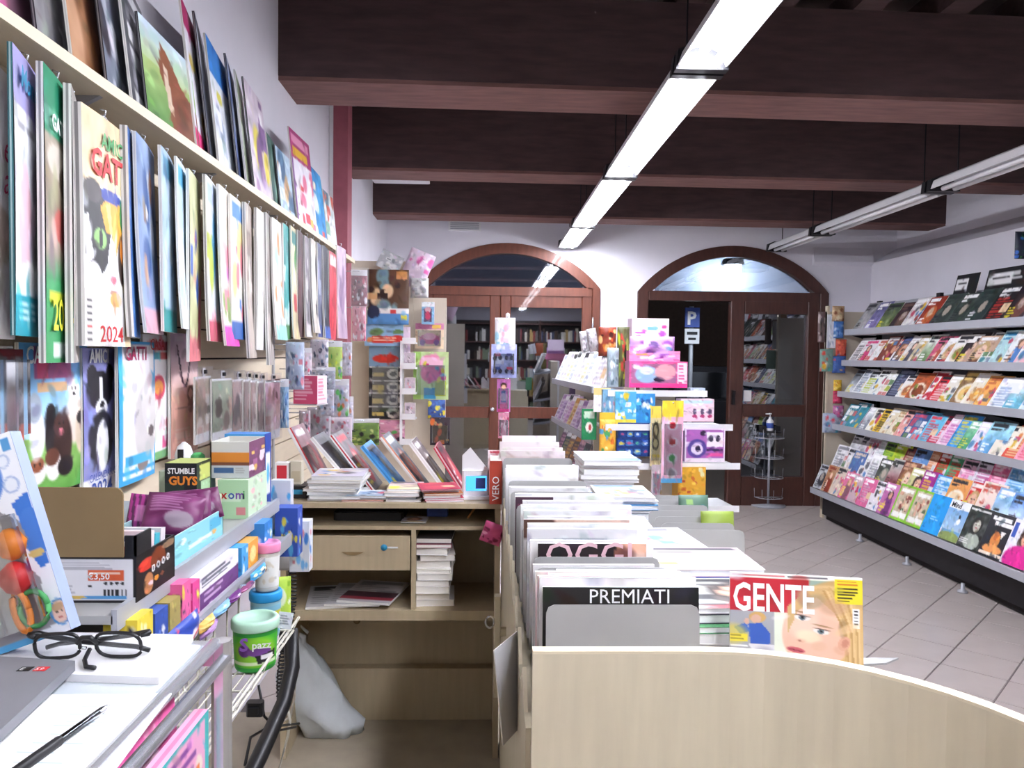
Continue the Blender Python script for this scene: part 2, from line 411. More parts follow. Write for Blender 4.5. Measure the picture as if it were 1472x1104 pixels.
for (x0, x1) in ((-.64, .125), (.13, 1.04)):
    bar(w1, 'leaf_stile', x0, x0 + .10, 0, 2.075, y0=D0 + .01); bar(w1, 'leaf_stile', x1 - .10, x1, 0, 2.075, y0=D0 + .01)
    for (z0, z1) in ((1.96, 2.075), (.86, .97), (0, .2)): bar(w1, 'leaf_rail', x0 + .10, x1 - .10, z0, z1, y0=D0 + .012)
    for (z0, z1) in ((.97, 1.96), (.2, .86)): MB().box(x0 + .10, x1 - .10, D0 + .05, D0 + .056, z0, z1).build('pane', 'window_glass', w1)
MB().lathe([(.014, 0), (.014, .03), (.022, .05), (.018, .07), (0.004, .072)], 10).build('leaf_knob', 'chrome', w1, (.06, D0, .95), (PI / 2, 0, 0))
for z in (1.75, .5): MB().lathe([(.009, 0), (.009, .12)], 8).build('hinge', 'chrome', w1, (1.045, D0 - .008, z))
d1 = senv('door_1'); dm = 'door_wood_dark'
frame_arch(d1, A2, D0, D1, .11, dm)
bar(d1, 'jamb', A2[0], 1.60, 0, 2.135, dm); bar(d1, 'jamb', 3.33, A2[1], 0, 2.135, dm); bar(d1, 'transom', 1.60, 3.33, 2.05, 2.145, dm)
x0, x1 = 2.43, 3.33
bar(d1, 'door_stile', x0, x0 + .14, 0, 2.05, dm); bar(d1, 'door_stile', x1 - .12, x1, 0, 2.05, dm)
for (z0, z1) in ((1.93, 2.05), (.90, 1.02), (0, .29)): bar(d1, 'door_rail', x0 + .14, x1 - .12, z0, z1, dm, D0 + .003)
for (z0, z1) in ((1.02, 1.93), (.29, .90)): MB().box(x0 + .14, x1 - .12, D0 + .05, D0 + .056, z0, z1).build('pane', 'window_glass', d1)
MB().box(x0 + .16, x0 + .24, D0 + .046, D0 + .05, 1.05, 1.16).build('notice', 'paper', d1)
MB().box(x0 + .02, x0 + .045, D0 - .05, D0, 1.02, 1.16).box(x0 + .02, x0 + .045, D0 - .06, D0 - .045, 1.12, 1.16).build('door_handle', 'black_metal', d1)
ol = ob('open_leaf', None, d1, (1.60, D0 + .06, 0), (0, 0, R(80)))
for n, b in (('stile', (0, .1, 0, .05, 0, 2.05)), ('stile', (.70, .80, 0, .05, 0, 2.05)), ('rail', (.1, .7, 0, .05, 1.93, 2.05)), ('rail', (.1, .7, 0, .05, .9, 1.02)), ('rail', (.1, .7, 0, .05, 0, .29))): MB().box(*b).build(n, dm, ol)
MB().box(.1, .7, .022, .028, .29, .9).box(.1, .7, .022, .028, 1.02, 1.93).build('pane', 'window_glass', ol)

# the street outside
tag(MB().box(-4, 12, YF + .3, 16, -.10, -.03).build('pavement', 'asphalt'), kind='structure')
tag(MB().box(-4, 12, 13.0, 13.3, -.1, 5).build('wall_street', 'street_wall'), kind='structure')
tag(MB().box(-4, 12, 9.5, 9.8, 2.27, 3.6).box(-2.2, -1.6, 9.5, 9.8, -.03, 2.27).box(5.6, 6.2, 9.5, 9.8, -.03, 2.27).build('added_glow_portico', 'plaster'), kind='structure')  # pale portico added outside to catch the lantern's glow behind the fanlight
sg = thing('parking_sign', 'blue parking sign with white letter on a pole outside the door', 'sign', tuple(W(991, 600, Y=10.2).xy) + (-.03,))
MB().lathe([(.03, 0), (.03, 2.2)], 10).build('pole', 'grey_metal', sg)
MB().bevbox(-.10, .10, -.05, -.03, 1.92, 2.18, .005).build('plate', 'blue_ink', sg)
text('P', .24, 'white_ink', sg, (-.075, -.055, 1.96), bold=.03)
MB().bevbox(-.10, .10, -.05, -.03, 1.70, 1.90, .005).build('lower_plate', 'paper', sg)
MB().box(-.07, .07, -.056, -.051, 1.82, 1.86).box(-.05, .05, -.056, -.051, 1.75, 1.78).build('plate_print', 'black_ink', sg)
cr = thing('parked_car', 'dark car parked across the street behind the open doorway', 'car', (3.55, 11.3, -.03))
MB().prism([(-1.9, .28), (1.9, .28), (1.95, .62), (1.75, .82), (1.05, .9), (-1.5, .92), (-1.92, .7)], -.8, .8, ax='y').build('body', 'black_metal', cr)
MB().prism([(-1.3, .9), (.95, .9), (.45, 1.38), (-.95, 1.40)], -.7, .7, ax='y').build('cabin', 'black_metal', cr)
MB().prism([(-1.12, .95), (.75, .95), (.38, 1.3), (-.85, 1.32)], -.715, -.70, ax='y').build('side_glass', 'clear_plastic', cr)
for sx in (-1.2, 1.2):
    for sy in (-.8, .62): MB().lathe([(.3, 0), (.32, .03), (.32, .15), (.3, .18)], 16).build('wheel', 'black_plastic', cr, (sx, sy + .19, .32), (PI / 2, 0, 0))
ln = thing('wall_lantern', 'bright lantern outside, seen through the glass over the door', 'lamp', (2.93, 9.12, 2.38))
MB().lathe([(.06, 0), (.10, .03), (.10, .22), (.04, .27)], 14).build('globe', 'lantern_light', ln)
MB().lathe([(.14, .22), (.12, .28), (.02, .34)], 14).build('cap', 'black_metal', ln)
MB().tube([(0, 0, .3), (0, .1, .42), (0, .385, .42)], .015).build('bracket', 'black_metal', ln)

# ------------------------------------------------------------------ fluorescent lamp rows
def lamp_row(X, z, ys, lit, label, name):
    for k in range(len(ys) - 1):
        y0, y1 = ys[k] + .03, ys[k + 1] - .03
        L = y1 - y0
        t = thing(name, label % k if '%' in label else label[k], 'lamp', (X, y0, z), None, 'lit lamp row over the counter' if lit else 'unlit lamp row over the wall rack')
        pr = [(-.092, .0), (-.075, .05), (-.03, .075), (.03, .075), (.075, .05), (.092, .0), (.085, 0), (.068, .045), (.028, .066), (-.028, .066), (-.068, .045), (-.085, 0)]
        MB().prism(pr, .02, L - .02, ax='y').build('reflector', 'white_plastic', t)
        MB().prism([(-.097, -.012), (-.09, .06), (-.03, .085), (.03, .085), (.09, .06), (.097, -.012)], -.02, .02, ax='y').build('end_cap', 'black_plastic', t)
        MB().prism([(-.097, -.012), (-.09, .06), (-.03, .085), (.03, .085), (.09, .06), (.097, -.012)], L - .02, L + .02, ax='y').build('end_cap', 'black_plastic', t)
        for sx in (-.036, .036):
            MB().lathe([(.016, 0), (.016, L - .12)], 6).build('tube', 'tube_light' if lit else 'white_plastic', t, (sx, .06, -.004), (-PI / 2, 0, 0))
        for yy in (.15, L - .15): MB().box(-.003, .003, yy, yy + .006, .08, ZC - z).build('suspension_wire', 'black_metal', t)
lamp_row(.775, 2.545, (-2.2, -.6, 1.15, 2.86, 4.55, 6.3, 7.5), True,
    ['lit fluorescent lamp behind the viewer', 'lit fluorescent lamp directly above the counter', 'nearest lit fluorescent lamp cut by the top edge', 'second lit fluorescent lamp, from near end of the row in view', 'third lit fluorescent lamp, between second and third beams', 'short farthest lit fluorescent lamp near the arched window'], 'fluorescent_lamp')
lamp_row(2.83, 2.545, (3.0, 4.75, 6.45, 7.5), False,
    ['nearest unlit fluorescent lamp at the right edge', 'middle unlit fluorescent lamp of the right row', 'farthest unlit fluorescent lamp above the arched door'], 'fluorescent_lamp')

# wall fittings
v = thing('air_vent', 'white air conditioning cassette tucked under the second beam', 'vent', W(575, 258, Y=6.0))
MB().bevbox(-.22, .22, -.15, .15, 0, .07, .01).build('housing', 'white_plastic', v)
for k in range(4): MB().box(-.2, -.02, -.158, -.15, .012 + k * .014, .018 + k * .014).build('slat', 'grey_metal', v)
MB().box(.13, .14, -.15, .15, .07, ZC - W(575, 258, Y=6.0).z).build('hanger', 'grey_metal', v)
v = thing('wall_vent', 'small white framed vent on the far wall above the arched window', 'vent', W(668, 332, Y=YF))
MB().box(-.16, .16, -.02, 0, 0, .09).build('frame', 'white_plastic', v)
for k in range(4): MB().box(-.14, .14, -.026, -.02, .014 + k * .018, .022 + k * .018).build('slat', 'grey_metal', v)
po = W(485, 350, X=-.95)
st = thing('steel_column', 'red painted steel column against the left wall', 'column', (-.93, 4.95, 0))
MB().box(-.065, .045, -.075, .075, 0, 3.2).build('shaft', 'red_steel', st)
MB().box(-.068, -.045, -.085, -.075, 0, 3.2).build('flange', 'white_plastic', st)
# ------------------------------------------------------------------ left wall: slat panel, ledge and calendars
sw = thing('slat_wall_panel', 'beige slatted display panel covering the left wall', 'display panel', (-.98, .2, 0))
MB().box(-.02, -.008, 0, 5.2, .55, 2.04).build('backing', 'dark_void', sw)
pl = MB(); pl.bevbox(-.012, .012, 0, 5.2, 0, .094, .003); plm = pl.mesh('slat', 'slat')
for k in range(15): ob('slat', plm, sw, (0, 0, .56 + k * .1))
MB().box(.0125, .02, 3.28, 3.30, .55, 2.04).build('joint_strip', 'grey_metal', sw)
ld = thing('wall_ledge', 'pale wooden ledge with calendars hung under it and stood on it', 'ledge', (-.98, .2, 2.035))
MB().bevbox(-.015, .150, 0, 4.6, .008, .03, .004).build('board', 'slat', ld)
MB().box(.1505, .156, 0, 4.6, .004, .028).build('front_lip', 'maple_edge', ld)
for k in range(7): MB().prism([(-.01, .008), (.12, .008), (-.01, -.06)], .1 + k * .72, .115 + k * .72, ax='y').build('bracket', 'grey_metal', ld)

def between(xl, xr, X0, w, v=400):
    """left and right upright edges of a panel of width w seen between two columns of the photo"""
    a = W(xl, v, X=X0); r = W(xr, v, X=X0); d = Vector((r.x, r.y)).normalized(); p = Vector((a.x, a.y))
    b = d.dot(p); disc = b * b - (p.dot(p) - w * w)
    s = b + math.sqrt(disc) if disc > 0 else b
    q = d * s; u = (q - p).normalized()
    return p, p + u * w, math.atan2(u.y, u.x)
def hang(xl, xr, yt, yb, w, art, label, X0=-.82, t=.008, cat='calendar', name='wall_calendar', group=None, edge=None, hook=True, lean=0.0, curl=0.0, zbase=None, h=None, bow=.004, m='gloss'):
    p, q, a = between(xl, xr, X0, w, (max(yt, 0) + yb) / 2)
    c = (p + q) / 2; zt = W(xl, yt, Y=p.y).z; zb = W(xl, yb, Y=p.y).z if zbase is None else zbase
    hh = h or zt - zb
    th = tag(ob(name, None, None, (c.x, c.y, zb), (0, 0, a)), label, cat, group)
    s = ob('printed_pages', sheet_mesh(art, w, hh, t, name, m, edge=edge, bow=bow, curl=curl), th, (0, 0, 0), (lean, 0, 0))
    if hook:
        MB().tube([(-w * .2, .004, hh - .004), (-w * .08, .004, hh + .004), (w * .0, .004, hh + .008), (w * .08, .004, hh + .004), (w * .2, .004, hh - .004)], .0022, 5).build('wire_binding', 'chrome', th)
        MB().tube([(0, .004, hh + .006), (0, .0, hh + .02), (0, .012, hh + .024)], .002, 5).build('hook', 'chrome', th)
    return th, w, hh
HG = 'calendars hanging under the ledge'
def mini(bg, cols, seed, nw=20, nh=44, mast=None, bot=None, n=9):
    a = Art(nw, nh, bg).noise(.10, 3, 5, seed); a.confetti(n, cols, seed, (.1, .2, .9, .85), (.06, .22))
    if mast: a.rect(.08, .04, .92, .15, mast)
    if bot: a.rect(0, .88, 1, 1, bot)
    return a
PG = ['e8e6e2', '8f8d8c', 'd8d6d2', '6a6868', 'eceae6']
a = Art(22, 60, 'f3f0f2').ell(.5, .62, .5, .12, 'c9b9ae').ell(.2, .8, .4, .12, '8e7466').noise(.05, 3, 6, 1).bars(.2, .34, .9, .38, 2, 'd7b8c4', 1)
th, w, h = hang(-70, 19, 30, 484, .26, a, 'white calendar with magenta script lettering, first under the ledge at left edge', group=HG)
text('el', .075, 'magenta_ink', th, (.055, -.0085, h * .66), shear=.3); text('at', .075, 'magenta_ink', th, (.055, -.0085, h * .54), shear=.3)
a = Art(30, 80, 'dfe0e6').rect(0, 0, 1, .2, 'a9a4d6').rect(0, .2, 1, .86, 'eef0f4').noise(.05, 4, 8, 2, (0, .2, 1, .86))
a.ell(.75, .45, .3, .16, '9a95a2').ell(.7, .62, .32, .14, 'b6aeb8').ell(.25, .6, .16, .22, 'e6c3cf').ell(.9, .47, .05, .018, '2a2228').ell(.6, .78, .5, .06, 'f6f3f2').rect(0, .86, 1, 1, '2a9fb0').bars(.1, .88, .9, .96, 3, 'd8f0f2', 2).bars(.1, .25, .7, .28, 2, 'a0a0a8', 3)
th, w, h = hang(20, 62, 60, 482, .24, a, 'lilac topped calendar with a white rabbit and teal foot', group=HG, edge=['3a6a70', '9ab4b4', '2f5a60'])
text('Mondo', .055, 'teal_ink', th, (-.10, -.0085, h * .87), bold=.02, shear=.15)
a = Art(30, 80, '2f8f68').rect(0, .13, 1, .2, '6db79a').rect(0, .22, 1, .7, 'a89a86').noise(.16, 5, 14, 3, (0, .22, 1, .7)).ell(.35, .3, .3, .06, 'd8cfc0').ell(.6, .36, .24, .06, '7a6a5a').ell(.4, .52, .2, .06, 'c66a62').ell(.8, .55, .14, .05, '5a4a40').grad('a89a86', '3f9a60', .62, .72).rect(0, .72, 1, 1, '4aa86a').rect(.1, .755, .8, .785, 'd8e04a').rect(.2, .93, .6, .985, 'e8f2ea')
th, w, h = hang(64, 106, 88, 522, .24, a, 'green calendar with a tabby kitten and yellow year', group=HG, t=.012, edge=PG)
text('GATTINI', .04, 'white_ink', th, (-.095, -.0085, h * .80), bold=.03, sx=1.1); text('2024', .085, 'yellow_ink', th, (-.10, -.0085, h * .115), bold=.02)
a = Art(60, 110, 'e9cda4'); a.X = a.X / .84; a.rect(0, .31, 1, 1, 'f6f4f0').poly([(.0, .33), (.2, .30), (.62, .36), (.66, .5), (.56, .6), (.5, .66), (.2, .72), (.04, .62)], '1a181c').poly([(.36, .40), (.55, .34), (.95, .36), (1, .5), (.84, .53), (.76, .60), (.66, .5), (.5, .5)], 'e6a636').poly([(.5, .38), (.6, .36), (.66, .5), (.6, .5)], 'f4cf7a').ell(.62, .335, .3, .03, '2a3f9a').ell(.2, .34, .2, .05, '3a3434').ell(.99, .4, .12, .08, '2f8a46').ell(.95, .6, .14, .12, '3a2a24').ell(.97, .56, .1, .06, 'c8762e')
a.poly([(.62, .5), (.76, .58), (.84, .72), (.9, .82), (.5, .84), (.36, .72), (.52, .64)], 'fdfbf9').ell(.36, .535, .15, .045, '8cc06a', soft=.2).ell(.37, .535, .045, .042, '101214').ell(.68, .70, .085, .02, 'd98a98').poly([(.62, .69), (.76, .69), (.69, .73)], 'cf7486').ell(.69, .76, .12, .012, 'b88a80').ell(.74, .79, .16, .035, 'd8a85a').ell(.2, .72, .2, .08, 'f4f2f0').poly([(.03, .46), (.1, .44), (.2, .62), (.06, .66)], 'f2f0ee').noise(.05, 14, 26, 4).noise(.04, 5, 8, 6).rect(0, .76, .2, 1, 'd5d0ca')
for k in range(7): a.rect(.05, .80 + k * .028, .15, .812 + k * .028, '3a3a40' if k != 4 else 'c03a3a')
th, w, h = hang(118, 184, 146, 497, .25, a, 'calendar with a calico cat face, facing out under the ledge', group=HG, t=.02, edge=PG, curl=.004)
text('AMICI', .046, 'green_ink', th, (-.045, -.0085, h * .862), bold=.02, sx=1.05); text('GATTI', .076, 'red_ink', th, (-.098, -.0085, h * .735), bold=.025, sx=1.02)
text('2024', .05, 'red_ink', th, (-.06, -.0085, h * .02), bold=.005, sx=1.3)
H2 = [  # xl, xr, yt, yb, bg, colours, masthead, foot, look
 (104, 112, 120, 522, 'b9b4ae', ['8a8580', 'd8d4ce'], None, None, 'grey page-edge calendar stacked behind the calico cat one', .014),
 (184, 194, 180, 484, '4a78b8', ['3a5a98', '8fb0d8'], '2f4f8a', None, 'narrow deep blue calendar beside the calico cat one', .016),
 (196, 222, 188, 478, '8fa6cc', ['3f5f98', 'd8dde6', '8a6a58', 'e8e4e0', 'b88a70'], None, 'd8a8b8', 'blue calendar with a brown and white puppy', .008),
 (232, 251, 208, 476, 'a9c3d8', ['dfe9f0', '7ea3c0', 'c6d8e4'], '5a93b0', '3f9a98', 'pale blue calendar page printed with a grid of dates', .008),
 (254, 270, 224, 472, 'dff0f8', ['ffffff', 'bfe2f2'], '5ab4d8', 'eef6fa', 'white calendar with a sky blue head', .006),
 (272, 288, 242, 520, 'cfd0a0', ['d86a8a', '4a6ab8', 'e8b040', 'c84a4a', 'e0d8a0'], None, 'd87a80', 'long patchwork calendar with pink, blue and orange bands', .008),
 (296, 313, 250, 490, 'dfe8ea', ['5aa0c8', 'b8c840', '88b8d8', 'f4f4f4'], 'b8cce0', 'c85a70', 'pale calendar with lime and blue patches', .01),
 (315, 335, 264, 497, 'f0e6d8', ['e0b050', 'e08a9a', 'f4f0e8', 'c86ab0', '88a858'], None, 'd84ab0', 'cream calendar with flowers and a magenta foot', .008),
 (331, 352, 278, 487, 'f2efe6', ['3a78c8', 'e8d088', 'e07a88', 'f8f6f2'], '4a88d0', '3f6ab0', 'white and blue calendar with a yellow head', .008),
 (353, 363, 290, 515, 'b8aca0', ['8a7a70', 'd8cec4'], None, None, 'brown edged calendar hanging low', .012),
 (369, 382, 298, 503, 'eeebe6', ['ffffff', 'dcd8d2'], None, None, 'plain white calendar hanging turned away', .01),
 (383, 390, 305, 525, 'a39a94', ['8a8078', 'c8c0b8'], None, None, 'lowest hanging grey brown calendar', .012),
 (391, 406, 312, 488, 'f0e8da', ['e88a58', 'f8f4ee', 'a8d0c8'], None, '9ad0c8', 'cream calendar with an orange corner', .008),
 (407, 417, 320, 487, '2f8f8a', ['4aa8a0', '257a78', 'd8ecea'], None, '4a8a50', 'teal calendar with a white band', .014),
 (418, 427, 324, 487, 'd8c8a0', ['b83a3a', 'e8e0c8', '5a9a58'], '2a7a74', None, 'tan and red calendar with a teal head', .006),
 (428, 437, 330, 484, '4a2f34', ['6a3a40', '8a7a78'], None, None, 'dark maroon calendar', .014),
 (438, 446, 338, 484, '8a8488', ['5a5458', 'd0ccca'], None, 'd8d4d0', 'grey photograph calendar', .01),
 (447, 455, 342, 478, 'd8cfc4', ['3a3a40', 'f0eae2'], None, None, 'pale calendar with dark lettering', .01),
 (456, 463, 348, 484, '6a6f88', ['3a4060', '9aa0b8'], None, '4a5a98', 'slate blue calendar', .012),
 (464, 472, 352, 486, '2f3440', ['1f242e', '5a6070'], None, '3f60b0', 'black and blue calendar', .01),
 (473, 483, 360, 488, 'c83a4a', ['e04a58', 'a82a3a'], 'e8e0e0', None, 'red calendar', .008),
 (484, 497, 352, 486, 'b8a0b4', ['8a7090', 'd8c8d4'], None, None, 'mauve calendar', .008)]
for i, (xl, xr, yt, yb, bg, cols, ms, ft, lab, t) in enumerate(H2):
    nb = 'hanging under the ledge' if len(lab) < 30 else 'under the ledge'
    hang(xl, xr, yt, yb, .24 if xl < 350 else .2, mini(bg, cols, 40 + i, mast=ms, bot=ft), lab + ' ' + nb, t=t, group=HG, edge=PG if t > .009 else None, curl=[.0, .012, .022, .006, .016][i % 5])
# calendars and picture books stood on the ledge
SG = 'calendars stood on the ledge'
def fur(bg, cols, seed, n=14): return Art(30, 44, bg).confetti(n, cols, seed, (0, 0, 1, 1), (.08, .3)).noise(.08, 8, 12, seed)
ZL = 2.066
stand = [ # xl, xr, ytop, width, height, art, label
 (-60, 62, -150, .32, .44, fur('6a4a5a', ['c86a9a', '4a3a44', 'e08ab8', '8a5a70', '3f5a40'], 1), 'picture calendar of pink blossoms at far left of the ledge top'),
 (56, 118, -140, .32, .44, fur('8f8d90', ['b8b6b8', '6a686c', 'd0cecf', '787678'], 2), 'picture calendar of grey cat fur standing on the ledge'),
 (106, 164, -120, .30, .44, fur('9a6a4a', ['7a4f36', 'b8886a', '6a4430', 'c89a78'], 3), 'picture calendar of a brown horse coat standing on the ledge'),
 (156, 198, -30, .30, .36, fur('7f8796', ['dfe2e8', '5a6068', 'b8bcc8', '403a44'], 4), 'picture calendar of a grey and white animal on the ledge'),
 (192, 224, -10, .28, .33, None, 'black and white film strip calendar on the ledge'),
 (214, 288, 20, .36, .255, None, 'calendar of a brown horse in a green meadow, on the ledge'),
 (284, 306, -40, .30, .44, None, 'tallest white and magenta calendar rising from the ledge'),
 (303, 314, 0, .28, .44, fur('4a4e5c', ['8a8e98', '2f323c', 'a8acb8'], 7, 8), 'dark slate calendar behind the tall white one'),
 (316, 342, 55, .30, .41, None, 'white calendar with a bright blue head standing on the ledge'),
 (344, 354, 80, .28, .42, fur('31406e', ['22305a', '6a7aa8', 'b0b8cc'], 9, 8), 'thin navy calendar standing on the ledge'),
 (356, 365, 100, .28, .40, fur('8a9478', ['6a7458', 'b8c0a8', 'd8dccf'], 10, 8), 'thin sage green calendar standing on the ledge'),
 (367, 392, 112, .30, .41, fur('d8ccd8', ['8a6a98', 'e8d860', 'f4f0f4', 'b898b8'], 11, 10), 'lilac flower calendar standing on the ledge'),
 (394, 407, 185, .22, .30, fur('4a6a60', ['30504a', '7a9a8a'], 12, 6), 'small dark green calendar on the ledge'),
 (405, 425, 212, .24, .28, fur('b8cfe0', ['e0a050', 'e8eef4', '5a7a98', 'c8a880'], 13, 10), 'pale blue calendar with an orange animal on the ledge'),
 (429, 457, 178, .32, .44, None, 'purple edged cartoon calendar with a pink and yellow title'),
 (455, 471, 225, .28, .36, fur('3f98d8', ['e8f2f8', 'd05a5a', 'f0e0c8', '58b0e8'], 15, 10), 'bright blue calendar behind the cartoon one'),
 (472, 486, 268, .26, .3, fur('d8e0e0', ['d86a5a', '8ab8a0', 'f4f4f0', '6a8a9a'], 16, 12), 'last small calendar at the far end of the ledge')]
sp = {}
x = Art(24, 44, '55555c'); [x.rect(.15, .05 + k * .16, .85, .16 + k * .16, ['c8c8cc', '8a8a90', 'e0e0e2'][k % 3]) for k in range(6)]; sp[4] = x.noise(.1, 6, 12, 5)
x = Art(40, 48, '9fc0dc').grad('c8dcea', 'b8cc98', 0, .4).grad('a8c078', '5a8a48', .4, 1).poly([(.35, .1), (.5, .18), (.7, .4), (1, .55), (1, 1), (.45, 1), (.4, .6), (.28, .42)], '8a5238').poly([(.36, .3), (.44, .34), (.5, .8), (.4, .75)], 'd8c0a8').ell(.8, .75, .3, .25, '7a4630').noise(.05, 8, 10, 6); sp[5] = x
x = Art(30, 60, 'e8e6ee').rect(0, 0, 1, .17, 'b8286a').rect(.3, .03, .7, .12, 'd85a90').ell(.3, .37, .18, .05, 'd8c860').ell(.7, .33, .14, .06, '4a6a98').ell(.75, .72, .2, .1, 'd8b058').rect(0, .84, .5, 1, 'd8387a').rect(.5, .86, 1, 1, '4a78b8').noise(.05, 6, 10, 7); sp[6] = x
x = Art(30, 50, 'e6eaf2').rect(0, 0, 1, .28, '3f88d8').ell(.4, .4, .15, .05, 'd8d060').confetti(8, ['c8d0dc', 'f4f6f8', '9aa8c0'], 9, (.1, .5, .9, .95), (.08, .2)); sp[8] = x
x = Art(36, 56, 'eee9f2').rect(0, 0, 1, .30, 'b0407a').rect(.08, .05, .9, .13, 'e8a0c0').rect(.1, .17, .8, .26, 'e8b840').confetti(12, ['e07a98', 'e8c060', 'd84a5a', 'f8f0f4', '9a70b8'], 15, (.2, .45, .95, .95), (.06, .16)).rect(0, .3, .08, 1, '8a5a98'); sp[14] = x
for i, (xl, xr, yt, w, h, art, lab) in enumerate(stand):
    hang(xl, xr, max(yt, 1), 300, w, art or sp[i], lab, X0=-.845 if i < 12 else -.86, t=.007, group=SG, hook=False, zbase=ZL, h=h, lean=R(-6), bow=0, edge=['3a3a40', '8a8a8c', '3a3a40'] if i % 2 else None)

# calendars hung flat in the row below
LG = 'calendars in the lower row on the slat wall'
a = Art(56, 80, '5aa8e0').grad('58a0dc', 'bfe0f2', 0, .62).grad('9ac86a', '5a9a40', .62, 1).rect(.18, .02, .7, .24, 'b83a78', .8).rect(.2, .03, .35, .24, 'd84a7a')
for cx, cy, rx, ry, c in ((.2, .60, .10, .16, 'e8e8ea'), (.17, .42, .09, .1, '9aa4b0'), (.38, .62, .08, .16, '2a2426'), (.38, .47, .07, .07, '1f1a1c'), (.74, .5, .13, .2, 'f0ddd0'), (.74, .32, .1, .08, 'f4ece6'), (.56, .68, .14, .2, '3a2420'), (.53, .55, .11, .09, '4a2c26'), (.86, .62, .1, .16, 'e0cdb4'), (.86, .52, .08, .05, '2f2826'), (.2, .84, .12, .08, 'f0eae6'), (.2, .79, .09, .05, '9a5a40'), (.42, .82, .11, .1, 'f2ece8'), (.4, .76, .1, .06, '6a3f30'), (.60, .84, .12, .07, '241a1a')): a.ell(cx, cy, rx, ry, c, soft=.2)
for cx, cy in ((.71, .31), (.77, .31), (.5, .54), (.56, .54), (.17, .79), (.23, .79), (.35, .46), (.41, .46)): a.ell(cx, cy, .012, .010, '101010', soft=.5)
a.ell(.74, .35, .025, .014, '1a1414').ell(.53, .6, .04, .025, 'e07a88').noise(.05, 12, 16, 8).rect(.2, .26, .62, .32, 'e8a868', .8)
th, w, h = hang(28, 126, 492, 722, .27, a, 'calendar with seven dogs on grass under a blue sky', X0=-.935, group=LG, hook=False)
text('CANI', .05, 'white_ink', th, (-.12, -.006, h * .87), bold=.02, sx=.8)
a = Art(40, 70, '8f92cc').ell(.4, .28, .34, .13, '26242a').ell(.2, .18, .12, .07, '2a282e').ell(.66, .18, .12, .07, '2a282e').rect(.38, .2, .46, .36, 'f4f4f6').ell(.42, .40, .15, .06, 'f2f2f4').ell(.43, .38, .06, .022, '16151a').ell(.42, .62, .32, .2, '2a2830').ell(.44, .66, .16, .18, 'f4f4f6').ell(.85, .55, .14, .16, '8f8d92').ell(.84, .42, .1, .06, 'a8a6aa').noise(.05, 10, 16, 9).rect(0, .86, 1, 1, 'f4f2f6')
th, w, h = hang(119, 172, 500, 724, .24, a, 'calendar with a black and white border collie on lilac', X0=-.93, group=LG, hook=False)
text('AMICI', .045, 'white_ink', th, (-.09, -.006, h * .905), bold=.03); text('CALENDARIO', .026, 'blue_ink', th, (-.1, -.006, h * .12), sx=1.1); text('2024', .055, 'blue_ink', th, (-.085, -.006, h * .005), bold=.01, sx=1.2)
a = Art(40, 70, '3fa8e0').rect(.08, .02, .97, .9, 'f4f2f4').ell(.7, .6, .35, .3, 'd5d0cf').ell(.8, .45, .25, .2, 'e0dcda').ell(.85, .66, .1, .04, '6a5f60').ell(.6, .87, .16, .07, '8a7a76').noise(.03, 8, 14, 10).rect(.15, .8, .85, .87, '48b4e4').rect(.08, .93, .97, .97, 'f4f2f4')
th, w, h = hang(170, 222, 490, 702, .25, a, 'calendar with a white cat framed in sky blue', X0=-.915, group=LG, hook=False)
text('GATTI', .05, 'magenta_ink', th, (-.09, -.006, h * .87), bold=.02)
a = Art(34, 70, 'fbf8f8').rect(.1, .05, .9, .12, 'd86a78').rect(.1, .14, .5, .2, '5ab8c8').rect(.5, .14, .95, .2, 'e06a70').ell(.45, .42, .24, .1, 'e04a6a').ell(.45, .42, .16, .06, 'f0a050').confetti(8, ['e08a98', '4a4a50', 'f0d0d8'], 11, (.2, .6, .9, .85), (.03, .08)).rect(.6, .82, 1, .92, 'd85a90').rect(0, .93, 1, 1, '7ab878')
th, w, h = hang(206, 246, 480, 668, .24, a, 'white calendar with pink print and green foot', X0=-.93, group=LG, hook=False)
text('CASA', .045, 'red_ink', th, (-.08, -.006, h * .88), sx=1.1)
a = Art(34, 70, 'c8a8d0').grad('d8c8e4', 'e8c0b0', 0, .5).grad('e8b8a4', 'c8968a', .5, 1)
for s_ in np.linspace(0, 1, 40):
    a.ell(.2 + .45 * s_, .1 + .28 * math.sin(PI * s_) * (1 if s_ < .9 else .9) + .1 * s_, .03, .012, '4a3040')
a.ell(.65, .5, .14, .07, '8a5a50').ell(.65, .5, .08, .04, 'e0b0a0').ell(.66, .6, .12, .06, '9a685c').rect(.1, .6, .9, .61, 'b08478').bars(.15, .78, .7, .9, 4, 'd8b8ac', 5).rect(.15, .02, .85, .07, 'e8e0f0').noise(.03, 8, 14, 12)
hang(245, 284, 478, 660, .24, a, 'rose gold calendar with a necklace on a violet ground', X0=-.93, group=LG, hook=False)
